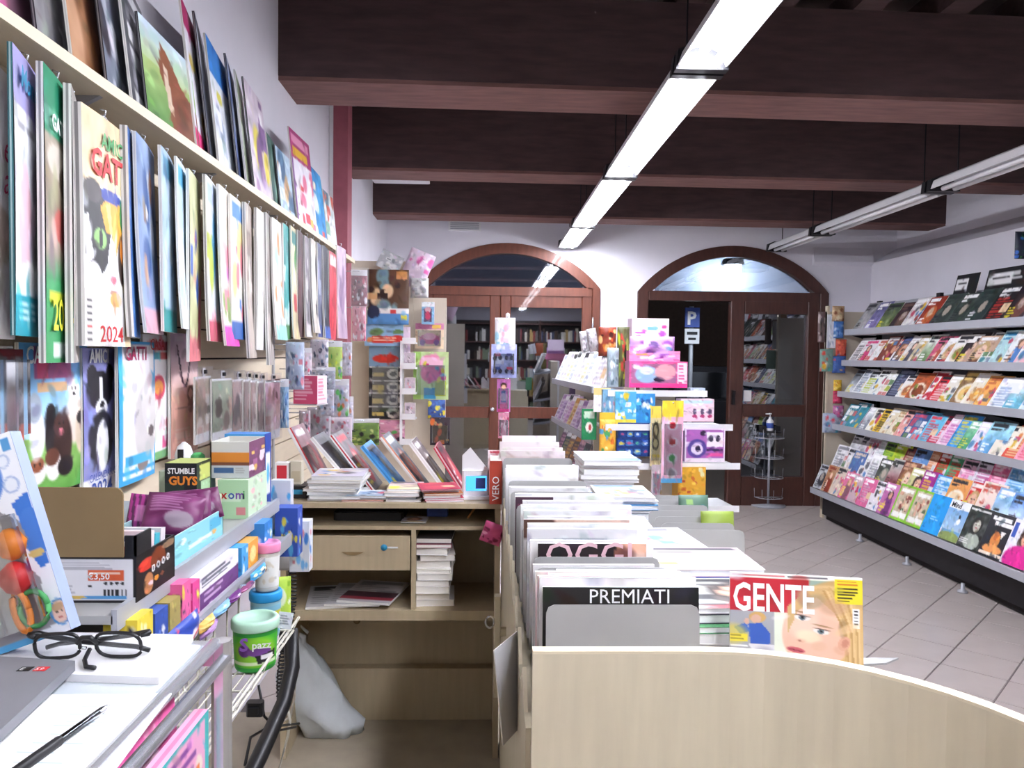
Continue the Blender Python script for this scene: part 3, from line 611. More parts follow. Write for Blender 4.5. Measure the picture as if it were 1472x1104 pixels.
# film-wrapped picture packets on pegs
PKG = 'film wrapped picture packets on the slat wall'
pk = [(281, 303, 542, 640, 'a89888', 'first'), (305, 333, 545, 636, 'a8b09c', 'second'), (334, 350, 546, 634, 'c8b0a8', 'third'), (350, 362, 546, 634, 'a89a94', 'fourth'), (360, 372, 547, 634, 'b8a098', 'fifth'), (370, 382, 548, 633, '9a8e8a', 'sixth'), (381, 402, 548, 634, 'd8bcc4', 'seventh')]
for i, (xl, xr, yt, yb, bg, o_) in enumerate(pk):
    a = mini(bg, ['8a7a70', 'd8d0c8', '6a6058', 'c8a8a0', 'e8e0da'], 70 + i, n=12); a.rect(0, .84, 1, 1, 'eceef2'); a.rect(0, 0, 1, .03, 'f4f4f6')
    th, w, h = hang(xl, xr, yt, yb, .17, a, o_ + ' film wrapped picture packet from the left on the slat wall', X0=-.87, name='picture_packet', cat='packet', group=PKG, hook=False, t=.006)
    f_ = MB(); f_.add([(-w/2-.006, -.009, -.006), (w/2+.006, -.009, -.006), (w/2+.006, -.006, h+.03), (-w/2-.006, -.006, h+.03)], [(0, 1, 2, 3)]); f_.build('film_sleeve', 'film', th)
    MB().box(-.014, .014, -.003, .0, h, h + .026).build('hang_tab', 'white_plastic', th); MB().box(-.006, .006, -.011, .004, h + .008, h + .02).build('clip', 'black_plastic', th)

# ------------------------------------------------------------------ cards, pouches and boxes seen nearly face-on
def pouch_mesh(art, w, h, puff, name, m='gloss'):
    mb = MB(); rr = random.Random(name + str(w) + str(h)); ph = [rr.uniform(0, 6) for _ in range(4)]
    def f(u, v):
        e = max(0.0, (4 * u * (1 - u)) * (4 * v * (1 - v))) ** .45
        wr = .12 * math.sin(9 * u + ph[0] + 3 * v) * math.sin(8 * v + ph[1]) + .08 * math.sin(17 * v + 5 * u + ph[2])
        return (w * (u - .5), -puff * e * (1 + wr), h * (1 - v))
    mb.grid(art, f, True)
    bk = Art(8, 10); bk.a[:] = art.a.mean(axis=(0, 1))
    mb.grid(bk, lambda u, v: (w * (.5 - u), puff * .5 * max(0, 4 * u * (1 - u) * 4 * v * (1 - v)) ** .5, h * (1 - v)), True)
    return mb.mesh(name, m)
def flatcard(px0, py0, px1, py1, Y, art, label, cat, name, kind='card', t=.02, group=None, rz=0.0, peg=True, tilt=0.0, header=None, m='gloss'):
    a = W(px0, py1, Y=Y); b = W(px1, py0, Y=Y); w, h = b.x - a.x, b.z - a.z
    th = thing(name, label, cat, ((a.x + b.x) / 2, Y, a.z), (0, tilt, rz), group)
    hd = h * .16 if header else 0
    art.detail(int(px0 * 7 + py0))
    if kind == 'pouch': ob('pouch', pouch_mesh(art, w, h - hd, t, name, m), th)
    elif kind == 'box':
        mb = MB(); mb.grid(art, lambda u, v: (w * (u - .5), 0, (h - hd) * (1 - v)))
        mc = tuple(art.a.mean(axis=(0, 1))); mb.box(-w / 2, w / 2, .0005, t, 0, h - hd, mc); mb.build('carton', m, th)
    else: ob('card', sheet_mesh(art, w, h - hd, .003, name, m), th)
    if header: MB().box(-w / 2, w / 2, -.001, .004, h - hd, h, header).build('header_card', m, th)
    if kind == 'blister':
        MB().bevbox(-w * .4, w * .4, -t, -.001, h * .1, h * .72, .006).build('blister', 'clear_plastic', th)
    if peg: MB().tube([(0, -.01, h - .008), (0, .06, h - .008)], .003, 5).build('peg', 'chrome', th)
    return th, w, h
def toyart(bg, cols, seed, n=14, nw=24, nh=30, top=None, size=(.05, .18), box=(.05, .15, .95, .95)):
    a = Art(nw, nh, bg).confetti(n, cols, seed, box, size)
    if top: a.rect(0, 0, 1, .16, top)
    return a
PINKS = ['e86aa8', 'f4b8d4', 'd84a90', 'fbe8f0', 'b85ac0', '7ab8e8']; BRIGHT = ['e84a3a', 'f0c030', '3a88d8', '58b858', 'f4f4f4', 'd85aa8', 'f08a30']
# toy bags on long pegs in front of the slat wall
TG = 'toy bags hanging on the slat wall pegs'
toys = [
 (411, 492, 437, 560, 3.15, 'b8c4d8', ['e8eef4', '8aa0c0', 'd88a98', '5a6a88'], 'flat blue grey toy packet beside the pink cube box'),
 (403, 545, 415, 615, 3.05, '8fb0cc', ['5a80b0', 'c8dae8', '3f5a80', 'e8e8ea'], 'narrow blue pen packet on the slat wall'),
 (446, 488, 472, 540, 3.75, 'c8c0c8', ['6a7a98', 'e8e4ea', '9a8a98', '3a4258'], 'clear bag of grey toy parts under the calendars'),
 (468, 490, 492, 545, 3.9, 'b8d068', ['e0e83a', '58b048', 'c8ccd0', 'e8f0e8', '8a98a8'], 'lime green toy bag under the mauve calendar'),
 (442, 585, 475, 640, 3.7, 'b8b4bc', ['5a5a68', 'e0dce4', '8a8890', 'c86a80'], 'clear bag of dark figures below the pink cube box'),
 (476, 545, 502, 600, 4.0, 'c4c4d0', ['a8b8d8', '58b858', 'e88a60', 'f0f0f4', '707890'], 'clear bag of mixed figures below the lime bag'),
 (474, 600, 506, 640, 3.9, 'd8ccd4', ['e0b0b8', 'f4ecf0', 'a898a8', 'c85a68'], 'pale pink toy bag low on the slat wall'),
 (428, 500, 448, 545, 3.45, 'd8c8d0', ['e86a88', 'f4f0f4', 'a8a0b0', '5a5a70'], 'small pink and grey toy bag above the pink cube box'),
 (488, 492, 506, 540, 4.3, 'c8c4d0', ['e8e4f0', '8a88a0', 'd8a8b8', 'e87a50'], 'silver toy bag beside the lime green one'),
 (455, 528, 482, 560, 3.6, 'a8acb8', ['3f4660', 'e4e8f0', '7a8298', 'd0d4dc'], 'clear bag of dark blue vehicles behind the cube box'),
 (430, 590, 446, 636, 3.4, 'c4b4bc', ['8a7a88', 'ece4ea', 'd86a80', '6a6478'], 'narrow clear bag left of the dark figures'),
 (484, 570, 508, 618, 4.25, 'd0ccd8', ['9aa8c8', 'f0ecf4', '58b0a0', 'e89a70', '6a6a80'], 'clear bag of pastel figures beside the end panel'),
 (456, 560, 480, 598, 3.55, 'bcb8c4', ['4a4a58', 'e8e4ec', '98949c', 'a8c0d8'], 'clear bag of chrome parts right of the cube box'),
 (505, 388, 528, 440, 4.7, '8a4a58', ['c85a70', 'e8c8cc', '5a3040', 'd8d0d8'], 'maroon toy pouch left of the dinosaur magazine'),
 (506, 440, 526, 490, 4.72, 'd89aa8', ['f0d8dc', 'c84a6a', '8a4a5a', 'e8e0e8'], 'pink toy pouch below the maroon one'),
 (500, 602, 545, 640, 4.6, '7a9a48', ['a8c848', '3a4a30', 'd8e088', '2a2a2a'], 'green hexagonal toy card low beside the slat wall')]
for i, (x0, y0, x1, y1, Y, bg, cols, lab) in enumerate(toys):
    th, w, h = flatcard(x0, y0, x1, y1, Y, toyart(bg, cols, 300 + i, 26, 30, 36, size=(.03, .13)), lab, 'toy bag', 'toy_bag', 'pouch', .02, TG, rz=R(12), peg=False, header='e8e6ea' if i % 2 else None)
    f_ = MB(); f_.add([(-w/2-.008, -.024, -.006), (w/2+.008, -.024, -.006), (w/2+.008, -.022, h+.012), (-w/2-.008, -.022, h+.012)], [(0, 1, 2, 3)]); f_.build('film_wrap', 'film', th)
    gx = -.966 - th.location.x; MB().tube([(0, -.01, h - .01), (gx * math.cos(R(12)), -gx * math.sin(R(12)), h - .01)], .003, 5).build('peg', 'chrome', th)
th = thing('cube_box', 'pink and white cube box standing out from the slat wall', 'box', W(453, 580, Y=3.3), (0, 0, R(-14)))
a = Art(30, 24, 'd8557a').bars(.05, .1, .95, .9, 7, 'f0b8c8', 3); b = Art(20, 24, 'f0d8de').bars(.1, .1, .9, .9, 7, 'd87a90', 4)
mb = MB(); mb.grid(a, lambda u, v: (-.075 + .11 * u, -.05, .12 * (1 - v))); mb.grid(b, lambda u, v: (.035, -.05 + .09 * u, .12 * (1 - v))); mb.box(-.075, .0345, -.0495, .04, 0, .12, 'f4e8ec'); mb.build('carton', 'gloss', th)
MB().box(-.27, .03, -.045, .06, -.006, -.001).build('peg_shelf', 'white_plastic', th)

# beige end panel facing the room with carded toys
ep = thing('toy_display_panel', 'beige stepped panel with hanging toys before the arched window', 'display panel', (0, 5.4, 0))
x0, x1, x2 = W(504, 500, Y=5.4).x, W(594, 500, Y=5.4).x, W(641, 500, Y=5.4).x
MB().box(x0, x1, 0, .04, 0, 2.13).build('tall_board', 'beige_panel', ep); MB().box(x1 + .001, x2, 0, .04, 0, W(620, 428, Y=5.4).z).build('low_board', 'beige_panel', ep)
EG = 'toys hanging on the beige panel'; Y5 = 5.36
a = Art(36, 44, '5a4030').confetti(16, ['c88a58', '3a2a28', 'd8a878', '7a9aa0', 'e8c8a0', '2f2a30'], 21, (0, 0, 1, .72), (.06, .2)).rect(0, .72, 1, .8, 'e8e4e4').rect(0, .8, 1, 1, '5a90c8').ell(.15, .78, .16, .12, '2a3550').rect(.55, .74, .7, .8, 'd84a4a').rect(.8, .82, .95, .92, 'e0d040')
flatcard(528, 388, 588, 466, 5.2, a, 'dinosaur and tiger magazine pack with a blue foot', 'toy pack', 'toy_pack', 'pouch', .02, EG)
a = Art(36, 20, '8ab0d0').confetti(8, ['d8804a', '6a8a58', 'c83a30', 'e8d8c8'], 22, (.1, .2, .9, .8), (.08, .2)).rect(.18, .55, .85, .85, 'd8382a').bars(.2, .6, .82, .82, 2, 'f0c8b0', 2)
flatcard(524, 466, 580, 497, 5.22, a, 'oval header card with red lettering above the card strip', 'card', 'header_card_sign', 'card', .01, EG, peg=False)
a = Art(24, 60, '2a2a2c').rect(0, 0, 1, .28, '7a98b0').ell(.5, .17, .4, .06, 'c8382a')
for k in range(4): a.rect(0, .28 + k * .18, 1, .30 + k * .18, 'f0eee8'); a.ell(.74, .38 + k * .18, .2, .07, 'e8e4d8'); a.ell(.74, .38 + k * .18, .12, .03, '3a3a3c'); a.rect(.1, .36 + k * .18, .45, .42 + k * .18, 'd8c070')
flatcard(530, 498, 578, 602, 5.25, a, 'black strip of four round figures with white borders', 'toy strip', 'toy_strip', 'blister', .012, EG)
flatcard(538, 604, 582, 634, 5.2, toyart('c88aa0', ['e8d0d8', 'd85a80', '58a858', '4a3a48'], 23), 'small pink toy pouch under the black strip', 'toy bag', 'toy_bag', 'pouch', .02, EG)
flatcard(566, 470, 590, 522, 5.3, toyart('e4cfe0', ['f4ecf2', 'd88ab8', 'e8a050'], 24), 'pale pink packet behind the dinosaur pack', 'toy bag', 'toy_bag', 'pouch', .02, EG)
flatcard(570, 358, 608, 412, 5.32, toyart('d8c4d4', ['f4f0f4', 'd86aa8', 'e8d8e8', 'c8b8cc'], 25), 'crumpled clear bag with pink inside on top of the panel', 'toy bag', 'toy_bag', 'pouch', .05, EG, tilt=R(22))
flatcard(590, 400, 616, 428, 5.25, toyart('c8c8c8', ['a8a8a8', 'e8e8e8', '98989c'], 26), 'crumpled grey bag at the step of the panel', 'toy bag', 'toy_bag', 'pouch', .05, EG)
flatcard(538, 362, 572, 388, 5.3, toyart('b8bcc0', ['d8dcde', '8a9094', 'e8e8e8'], 27), 'tilted grey card on top of the panel', 'card', 'display_card', 'card', .01, EG, tilt=R(25), peg=False)
a = Art(20, 36, '8ab8d8').rect(.2, .3, .8, .9, '5a4a68').ell(.5, .35, .25, .12, 'd8a8b0').ell(.5, .62, .22, .2, 'c84a6a').rect(0, 0, 1, .2, 'e8f0f4')
flatcard(606, 434, 624, 466, 5.25, a, 'small blue doll box hanging above the pink car card', 'toy box', 'toy_box', 'box', .05, EG)
a = Art(36, 28, 'f0d8b8').rect(0, 0, 1, .25, 'd88ab0').ell(.5, .62, .36, .2, 'd85a90').ell(.5, .52, .22, .14, 'f4b0cc').ell(.25, .75, .1, .12, '8a5aa0').ell(.75, .75, .1, .12, '8a5aa0').rect(.6, .05, .9, .2, 'e8c060')
flatcard(597, 465, 638, 501, 5.32, a, 'cream card with a pink toy car', 'toy card', 'toy_card', 'blister', .025, EG)
a = Art(36, 48, 'c8e0a0').rect(0, 0, .2, 1, 'a8d070').ell(.5, .25, .34, .2, 'f090b8').ell(.5, .45, .3, .2, 'e86aa0').rect(.2, .12, .85, .3, 'f4c0d4').rect(.3, .75, .65, .98, '4aa8d8').rect(.62, .6, .92, .92, 'a8b848').confetti(10, ['f8e0ec', 'd84a90', '78c0e0', 'e8d850'], 28, (.25, .15, .9, .9), (.04, .1))
flatcard(594, 506, 645, 574, 5.3, a, 'lime green card with a pink bubble toy', 'toy card', 'toy_card', 'blister', .03, EG)
flatcard(615, 575, 640, 602, 5.3, toyart('4a6ab0', ['e8d040', 'f0e060', '3a4a80'], 29), 'yellow and blue character pouch below the bubble toy', 'toy bag', 'toy_bag', 'pouch', .02, EG)
flatcard(618, 600, 647, 640, 5.28, toyart('4a4048', ['e87a40', 'd85a48', '2a2830', 'c8a070'], 30), 'dark card with an orange toy, lowest on the panel', 'toy card', 'toy_card', 'blister', .02, EG)
ws = thing('white_card_rack', 'white ladder rack of small boxes behind the black strip', 'rack', W(587, 640, Y=5.3))
MB().box(-.045, -.03, -.14, -.02, 0, .72).build('upright', 'white_plastic', ws)
for k in range(5): MB().box(-.03, .06, -.14, -.03, .02 + k * .17, .03 + k * .17).box(-.03, .06, -.15, -.14, .02 + k * .17, .06 + k * .17).build('shelf', 'white_plastic', ws)
for k in range(3):
    p = W(589, 640 - k * 35, Y=5.3)
    tag(ob('small_box', sheet_mesh(toyart('c8b8c0', ['8a7a88', 'e8e0e4', '6a5a60', 'd87a88'], 33 + k, 6, 10, 12), .07, .1, .04, 'small_box'), None, (p.x + .01, 5.19, ws.location.z + .031 + (k + 1) * .17)), ['lowest', 'middle', 'topmost'][k] + ' small box on the white ladder rack', 'box', 'small boxes on the ladder rack')
# strip of hanging cards on a slim pole at the counter end
cp = thing('card_pole', 'slim white pole carrying a strip of cards before the window', 'stand', (W(727, 700, Y=3.3).x, 3.3, 0))
MB().lathe([(.11, 0), (.11, .012), (.012, .02), (.009, .03), (.009, 1.66), (.0, 1.665)], 12).build('pole', 'white_plastic', cp)
for k in range(4): MB().tube([(0, 0, 1.64 - k * .13), (0, -.035, 1.645 - k * .13)], .003, 5).build('hook', 'chrome', cp)
CG = 'cards hanging on the slim pole'
flatcard(711, 457, 741, 508, 3.27, toyart('f6f2f6', ['f0b8cc', 'f8f4f8', 'a8dcec', 'f4d0e0'], 35), 'white and pink pouch at top of the slim pole', 'toy bag', 'toy_bag', 'pouch', .015, CG, peg=False)
a = Art(30, 36, 'a8b0e0').confetti(6, ['c8d0f0', 'e0e4f8'], 36, (.05, .05, .95, .5), (.08, .2))
for cx, cy, c in ((.25, .35, 'c04a70'), (.7, .35, '4a4a98'), (.25, .75, '3a58a8'), (.72, .75, 'd0486a')): a.ell(cx - .1, cy + .05, .08, .07, '2a2a48'); a.ell(cx + .1, cy + .05, .08, .07, '2a2a48'); a.ell(cx, cy - .04, .12, .05, c)
flatcard(706, 495, 743, 543, 3.24, a, 'blue card with four toy motorbikes', 'toy card', 'toy_card', 'blister', .012, CG, peg=False)
a = Art(18, 44, 'c878b8').ell(.5, .2, .25, .1, '4a3028').ell(.5, .25, .16, .08, 'e8b898').rect(.35, .35, .65, .7, '4a70b0').rect(.1, .75, .9, 1, 'd84a90').ell(.5, .55, .3, .12, 'f0d0e0', .6)
flatcard(714, 545, 734, 592, 3.26, a, 'narrow pink doll card below the motorbikes', 'toy card', 'toy_card', 'blister', .015, CG, peg=False)
flatcard(716, 593, 732, 630, 3.26, toyart('d890a8', ['f0c8d4', 'b84a70', 'f8e8ec', '8a4a60'], 38), 'small pink packet lowest on the slim pole', 'toy card', 'toy_card', 'blister', .015, CG, peg=False)
# ------------------------------------------------------------------ magazine rack on the right wall
def magart(bg, acc, kind, seed, nw=22, nh=30):
    r = random.Random(seed); a = Art(nw, nh, bg); ink = r.choice(['ffffff', '2a2a30', acc]); skin = r.choice(['e8b99c', 'd8a184', 'f0cdb6'])
    if kind == 'face': a.noise(.05, 4, 5, seed).face(r.uniform(.4, .6), .48, r.uniform(.24, .32), r.choice(['6a4632', 'caa873', '3a2a26', '9a6a48']), skin, acc)
    elif kind == 'body': a.noise(.05, 4, 5, seed).ell(.5, .75, .26, .38, acc).ell(.5, .36, .17, .15, r.choice(['5a3a2c', 'b89060', '2f2424'])).ell(.5, .38, .11, .11, skin).ell(.28, .75, .08, .2, skin, rot=.3)
    elif kind == 'food': a.ell(.5, .62, .4, .28, 'f0e4d0').ell(.5, .62, .3, .2, acc).confetti(8, [acc, 'd88a4a', '7a9a40', 'e8d0a0', '9a4a30'], seed, (.25, .45, .75, .8), (.05, .12))
    elif kind == 'land': a.grad(bg, acc, .25, .7).noise(.14, 5, 8, seed, (0, .2, 1, 1)).rect(0, .72, 1, 1, acc).noise(.1, 6, 9, seed + 1, (0, .6, 1, 1))
    elif kind == 'text': a.bars(.1, .3, .9, .9, 7, acc, seed, .8).rect(.55, .45, .9, .7, r.choice(['d8d8dc', acc, 'e8c8a0']))
    elif kind == 'grid':
        for i in range(3):
            for j in range(3): a.rect(.06 + i * .31, .26 + j * .24, .33 + i * .31, .46 + j * .24, r.choice([acc, 'e8dcd0', '8a9ab0', 'd88a8a', '6a8a60', 'f4f4f4']))
    elif kind == 'items': a.confetti(12, [acc, 'e8e4e0', 'c8506a', '5a88b8', 'e0b848', '6a6a70'], seed, (.08, .25, .92, .92), (.06, .16))
    elif kind == 'dark': a.noise(.08, 5, 8, seed).ell(.55, .6, .3, .3, acc).ell(.5, .5, .14, .16, 'c8b8a8', .8)
    if kind != 'plain': a.rect(.06, .05, .06 + r.uniform(.55, .88), .17, ink if ink != bg else acc); a.bars(.08, .19, .5, .26, 2, ink, seed)
    if kind in ('face', 'body', 'land', 'dark'): a.bars(.06, r.uniform(.55, .7), .4, .93, 5, r.choice(['ffffff', 'f0e040', '2a2a30']), seed + 3)
    return a
RX, RY0, RY1 = 3.60, 3.9, 6.92
rk = thing('magazine_rack', 'long grey metal magazine rack along the right wall', 'rack', (0, 0, 0))
MB().box(RX, RX + .03, RY0, RY1, .12, 2.0).build('back_panel', 'grey_metal', rk)
LIPS = [(3.27, 1.735, .05), (3.25, 1.455, .045), (3.22, 1.172, .045), (3.18, .872, .045), (2.99, .285, .05)]
for (lx, z, hl) in LIPS:
    MB().prism([(lx, z - .03), (lx, z + .022), (lx + .012, z + .022), (lx + .012, z - .012), (RX, z + .005), (RX, z - .025), (lx + .03, z - .034)], RY0, RY1, ax='y').build('shelf', 'grey_metal', rk)
for y in (3.95, 4.95, 5.95, 6.88):
    MB().box(RX - .03, RX, y, y + .05, .0, 2.02).build('upright', 'black_metal', rk)
    for (lx, z, hl) in LIPS[:4]: MB().prism([(lx + .05, z - .03), (RX - .03, z - .10), (RX - .03, z - .03)], y + .018, y + .026, ax='y').build('bracket', 'black_metal', rk)
MB().box(3.14, RX, RY0, RY1 - .02, .012, .235).build('plinth', 'dark_void', rk)
for y in (4.1, 4.75, 5.4, 6.1): MB().lathe([(.03, 0), (.03, .012), (.012, .02), (.012, .06)], 10).build('foot', 'grey_metal', rk, (3.06, y, 0))
MB().box(3.10, 3.135, RY0, RY1 - .02, .06, .25).build('plinth_rail', 'black_metal', rk)
MB().prism([(3.13, .29), (3.13, .445), (3.25, .45), (3.25, .565), (RX, .57), (RX, .29)], RY0, RY1, ax='y').build('stepped_tray', 'grey_metal', rk)

COLN = {}
def colname(h):
    r, g_, b = rgb(h); mx, mn = max(r, g_, b), min(r, g_, b)
    if mx - mn < .09: return 'white' if mx > .88 else 'pale grey' if mx > .7 else 'grey' if mx > .35 else 'black'
    import colorsys
    hh, s_, v_ = colorsys.rgb_to_hsv(r, g_, b); hh *= 360
    pre = 'pale ' if s_ < .3 and v_ > .7 else 'dark ' if v_ < .42 else ''
    n = 'red' if hh < 14 or hh > 345 else ('brown' if v_ < .7 else 'orange') if hh < 38 else ('olive' if v_ < .55 else 'yellow') if hh < 68 else 'green' if hh < 165 else 'teal' if hh < 195 else 'blue' if hh < 250 else 'purple' if hh < 292 else 'pink'
    return pre + n
KN = {'face': 'a face', 'body': 'a person', 'food': 'food', 'land': 'a landscape', 'text': 'printed lines', 'grid': 'a picture grid', 'items': 'mixed pictures', 'dark': 'a dim portrait', 'plain': 'no picture'}
def row(lx, z, y0, step, lst, lean, wh, shelf, group, seed, off=.03, skew=2.5):
    r = random.Random(seed); y = y0
    for i, (bg, acc, kind) in enumerate(lst):
        w, h = wh[0] * r.uniform(.93, 1.07), wh[1] * r.uniform(.9, 1.06)
        t = r.uniform(.003, .009); c = colname(bg)
        me = sheet_mesh(magart(bg, acc, kind, seed * 50 + i), w, h, t, 'magazine')
        o = ob('magazine', me, None, (lx + off + r.uniform(0, .006), y - w / 2, z), (-R(lean + r.uniform(-2, 2)), 0, -PI / 2 + R(skew)))
        tag(o, '%s magazine with %s, %s from far end, %s' % (c, KN[kind], ORD[i + 1], shelf), 'magazine', group)
        y -= step * r.uniform(.93, 1.07)
T = lambda s: [tuple(q.split(',')) for q in s.split()]
row(3.27, 1.729, 6.86, .20, T('8a8a8c,b0aeb0,land 6a6a98,8a80b8,land 4a5a40,7a8a58,land 3f2c30,6a5048,dark d8d4d4,b85a58,items 9a3a2a,c86a3a,dark 4a5450,3a4440,dark 464f4c,3a4440,dark 3f4a48,344040,dark 2a2a2c,c83a34,text 3a3236,7a5048,dark 4a4a58,6a6a80,land'), 34, (.21, .31), 'top shelf of wall rack', 'magazines on the top shelf of the rack', 1)
row(3.25, 1.449, 6.88, .122, T('e4e0e0,6a6a70,text f0eef0,d84a80,body c83a40,e8d8d8,text f0ece8,c86a58,grid 8a4a40,d8a080,items c83030,e8e8e8,body 2f3f68,5a6a98,face e8e4e0,5a5a68,body d8c8a8,a88a60,items e4e8e0,6a8a58,land d86a88,b85a48,body f2f0f2,d04a58,face f4f2ee,a0985a,food 3a3036,c8a090,body c8a890,7a4a3a,face e8e8e4,4a8a98,grid b8dce0,3a88b8,items e8ecec,5a88c8,body f0c0c8,6a4a48,items e8a8b4,4a3438,body d8e0e4,8a98a8,text f0f0f0,c85a70,face c8d8e8,4a70a0,land'), 33, (.20, .265), 'second shelf of wall rack', 'magazines on the second shelf of the rack', 2)
row(3.22, 1.166, 6.88, .142, T('6a7078,c8ccd4,land e8eaec,8a98a8,text f0f2f4,b8c838,text eef0ea,e0a040,items f0f0e8,b0c050,grid 3a3f58,8a90a8,text f2f0ee,b06a48,food c0603a,8a4a30,food f0eeee,c83a4a,items d8323c,f4e8e8,text e8e4d8,7a9a40,items 8a6a48,e8c878,food f0ead8,d89a50,food f0b060,c86a40,items eef2f6,98b0d0,text e8f2f4,68b0c8,land dff0f6,78c0d8,items f2f4f6,a8b8c8,text'), 33, (.215, .275), 'third shelf of wall rack', 'magazines on the third shelf of the rack', 3)
row(3.18, .866, 6.88, .118, T('2f7f90,c86a6a,grid 3f90a0,b89a88,items 8a98b0,c8ccd8,items e8e8ea,7a808c,land f0eee4,c88a58,items e8c038,4a4038,text e8dcc0,c8a880,items e8e0c8,b8986a,food e8a8a0,c86a60,items 3a5a90,c0506a,grid 58b0d8,e04a6a,grid 6ac0e0,d84a58,text c83a58,f0e8ec,text f0d0e0,c86ab0,text 3a98e0,e0d048,text 88c8a0,48a070,land e8e0f0,c86aa0,items a8dff0,5a98c8,land f0e8d8,d88a48,items e05a48,f0d8a0,text f0a0b4,d85a78,text f080a0,c84a78,text d8eef8,6aa8d0,text f4d0dc,d07090,grid'), 33, (.20, .27), 'fourth shelf of wall rack', 'magazines on the fourth shelf of the rack', 4)
row(3.24, .575, 6.86, .15, T('f2f2f0,9a9aa0,land e4e0e4,8a8890,land d8d4d8,a88a98,items eef0f0,c8ccd0,text 7fb048,b8d040,text c0d038,8ab030,text 9a4a48,d8c0a8,text 6a98d0,a8c0e0,text f0c8a8,d88a60,text c83828,58a058,text 48a070,c8382a,text f0c8dc,d878a8,text e8e4ee,c05a90,text e06a98,f4d8e4,text b8dcf4,58a0d8,text a8d4f0,4890d0,text e8eef8,78b0e0,text f0f0f4,98a8c0,items'), 24, (.20, .265), 'bottom shelf back tier', 'magazines on the back tier of the bottom shelf', 5)
row(3.12, .455, 6.9, .155, T('e8e6e8,8a8a90,text dcdadc,6a6a70,grid 5a78b0,d8c8b8,items e8e8e8,8a4a38,items f0f0f0,a0a0a8,text 4a5048,8a8a80,dark c8c4c0,8a4a50,land 7a4a3a,d8a888,face d8d498,b84a58,face a0288a,e8c838,text 4aa0e0,d8ecf8,text e8a058,f0d8b0,food d0282c,f4e8e0,face f0dcd0,c05040,items 88b8e0,d0e4f4,land 6a98d8,e0ecf8,land f0f0f0,c83a4a,text'), 24, (.20, .26), 'bottom shelf middle tier', 'magazines on the middle tier of the bottom shelf', 6)
FR = T('b8bcc0,3a3a40,dark b88a68,8a3a28,body d8c8b8,e06a88,items e078a0,8a5a68,body c8b0b8,c8306a,items d86a98,d0a8b8,text e8e4e8,4a4a50,items c878b0,7a3a78,body')
row(3.03, .307, 6.92, .165, FR, 22, (.19, .25), 'bottom shelf front tier', 'magazines on the front tier of the bottom shelf', 7, off=-.014)
# eight large covers at the near end of the front tier
big = []
for q in range(2):
    a = Art(30, 42, '8ac83a').rect(.1, .07, .9, .93, 'c8b8a0').confetti(14, ['8a4a40', 'd8a890', '5a6a48', 'e8d0b8'], 60 + q, (.15, .25, .85, .7), (.06, .14)).rect(.15, .1, .85, .2, 'f0f0e8').rect(.1, .78, .9, .92, 'f4f2ee'); big.append((a, 'green framed magazine with a crowd, %s of the two' % ('farther' if q == 0 else 'nearer')))
a = Art(24, 34, '2a9ae4').bars(.3, .55, .75, .68, 2, 'a8d8f8', 3); big.append((a, 'plain bright blue magazine on the front tier of the bottom shelf'))
a = Art(30, 42, 'f2f4f6').rect(.05, .2, .95, .97, '6aa0d0').grad('78a8d8', 'a8c4dc', .2, .75).ell(.5, .92, .5, .14, '8a9a5a').ell(.65, .42, .05, .1, '2a3040').ell(.66, .5, .08, .07, 'f4f4f4'); big.append((a, 'magazine with a small figure against a blue sky'))
a = Art(34, 46, '3a3e3a').noise(.14, 8, 10, 64).face(.55, .42, .2, '2a2826', 'c8c4b8', 'a8b0a4').bars(.05, .05, .95, .16, 1, 'e8e8e4', 2).bars(.05, .8, .6, .92, 3, 'e8e8e4', 4); big.append((a, 'black and white magazine with a woman and large white letters'))
a = Art(34, 46, '2a2a30').rect(.1, .08, .85, .16, 'f0f0f0').rect(.25, .19, .95, .27, 'f0f0f0').ell(.5, .62, .18, .2, 'd88a48').ell(.5, .52, .1, .1, 'c8703a').ell(.5, .82, .4, .1, 'e89a5a').poly([(.6, .4), (.8, .38), (.7, .55)], 'f0ece8').rect(.05, .9, .95, .96, 'f0e0d0'); big.append((a, 'black magazine with an orange flame and white title'))
a = Art(34, 46, 'e8e6ee').face(.62, .36, .22, '3a2420', 'e0a888', 'd0288a').ell(.55, .85, .5, .3, 'd82a90').rect(.05, .08, .2, .4, '3a58b0'); big.append((a, 'magazine with a dark haired woman in magenta'))
a = Art(34, 46, 'd8c8c0').face(.5, .4, .26, '7a4a34', 'e8b99c', '3a4a8a').rect(.06, .05, .94, .16, 'c02a34'); big.append((a, 'magazine with a red title at the right edge'))
y = 6.92 - 8 * .165 - .01
for i, (a, lab) in enumerate(big):
    w = .205
    o = ob('magazine', sheet_mesh(a, w, .275, .006, 'magazine'), None, (3.018 + .001 * i, y - w / 2, .307), (-R(22), 0, -PI / 2 + R(2.5)))
    tag(o, lab, 'magazine', 'magazines on the front tier of the bottom shelf')
    if i == 3: text('Mind', .05, 'black_ink', o, (-.085, -.002, .225), bold=.02)
    y -= .205
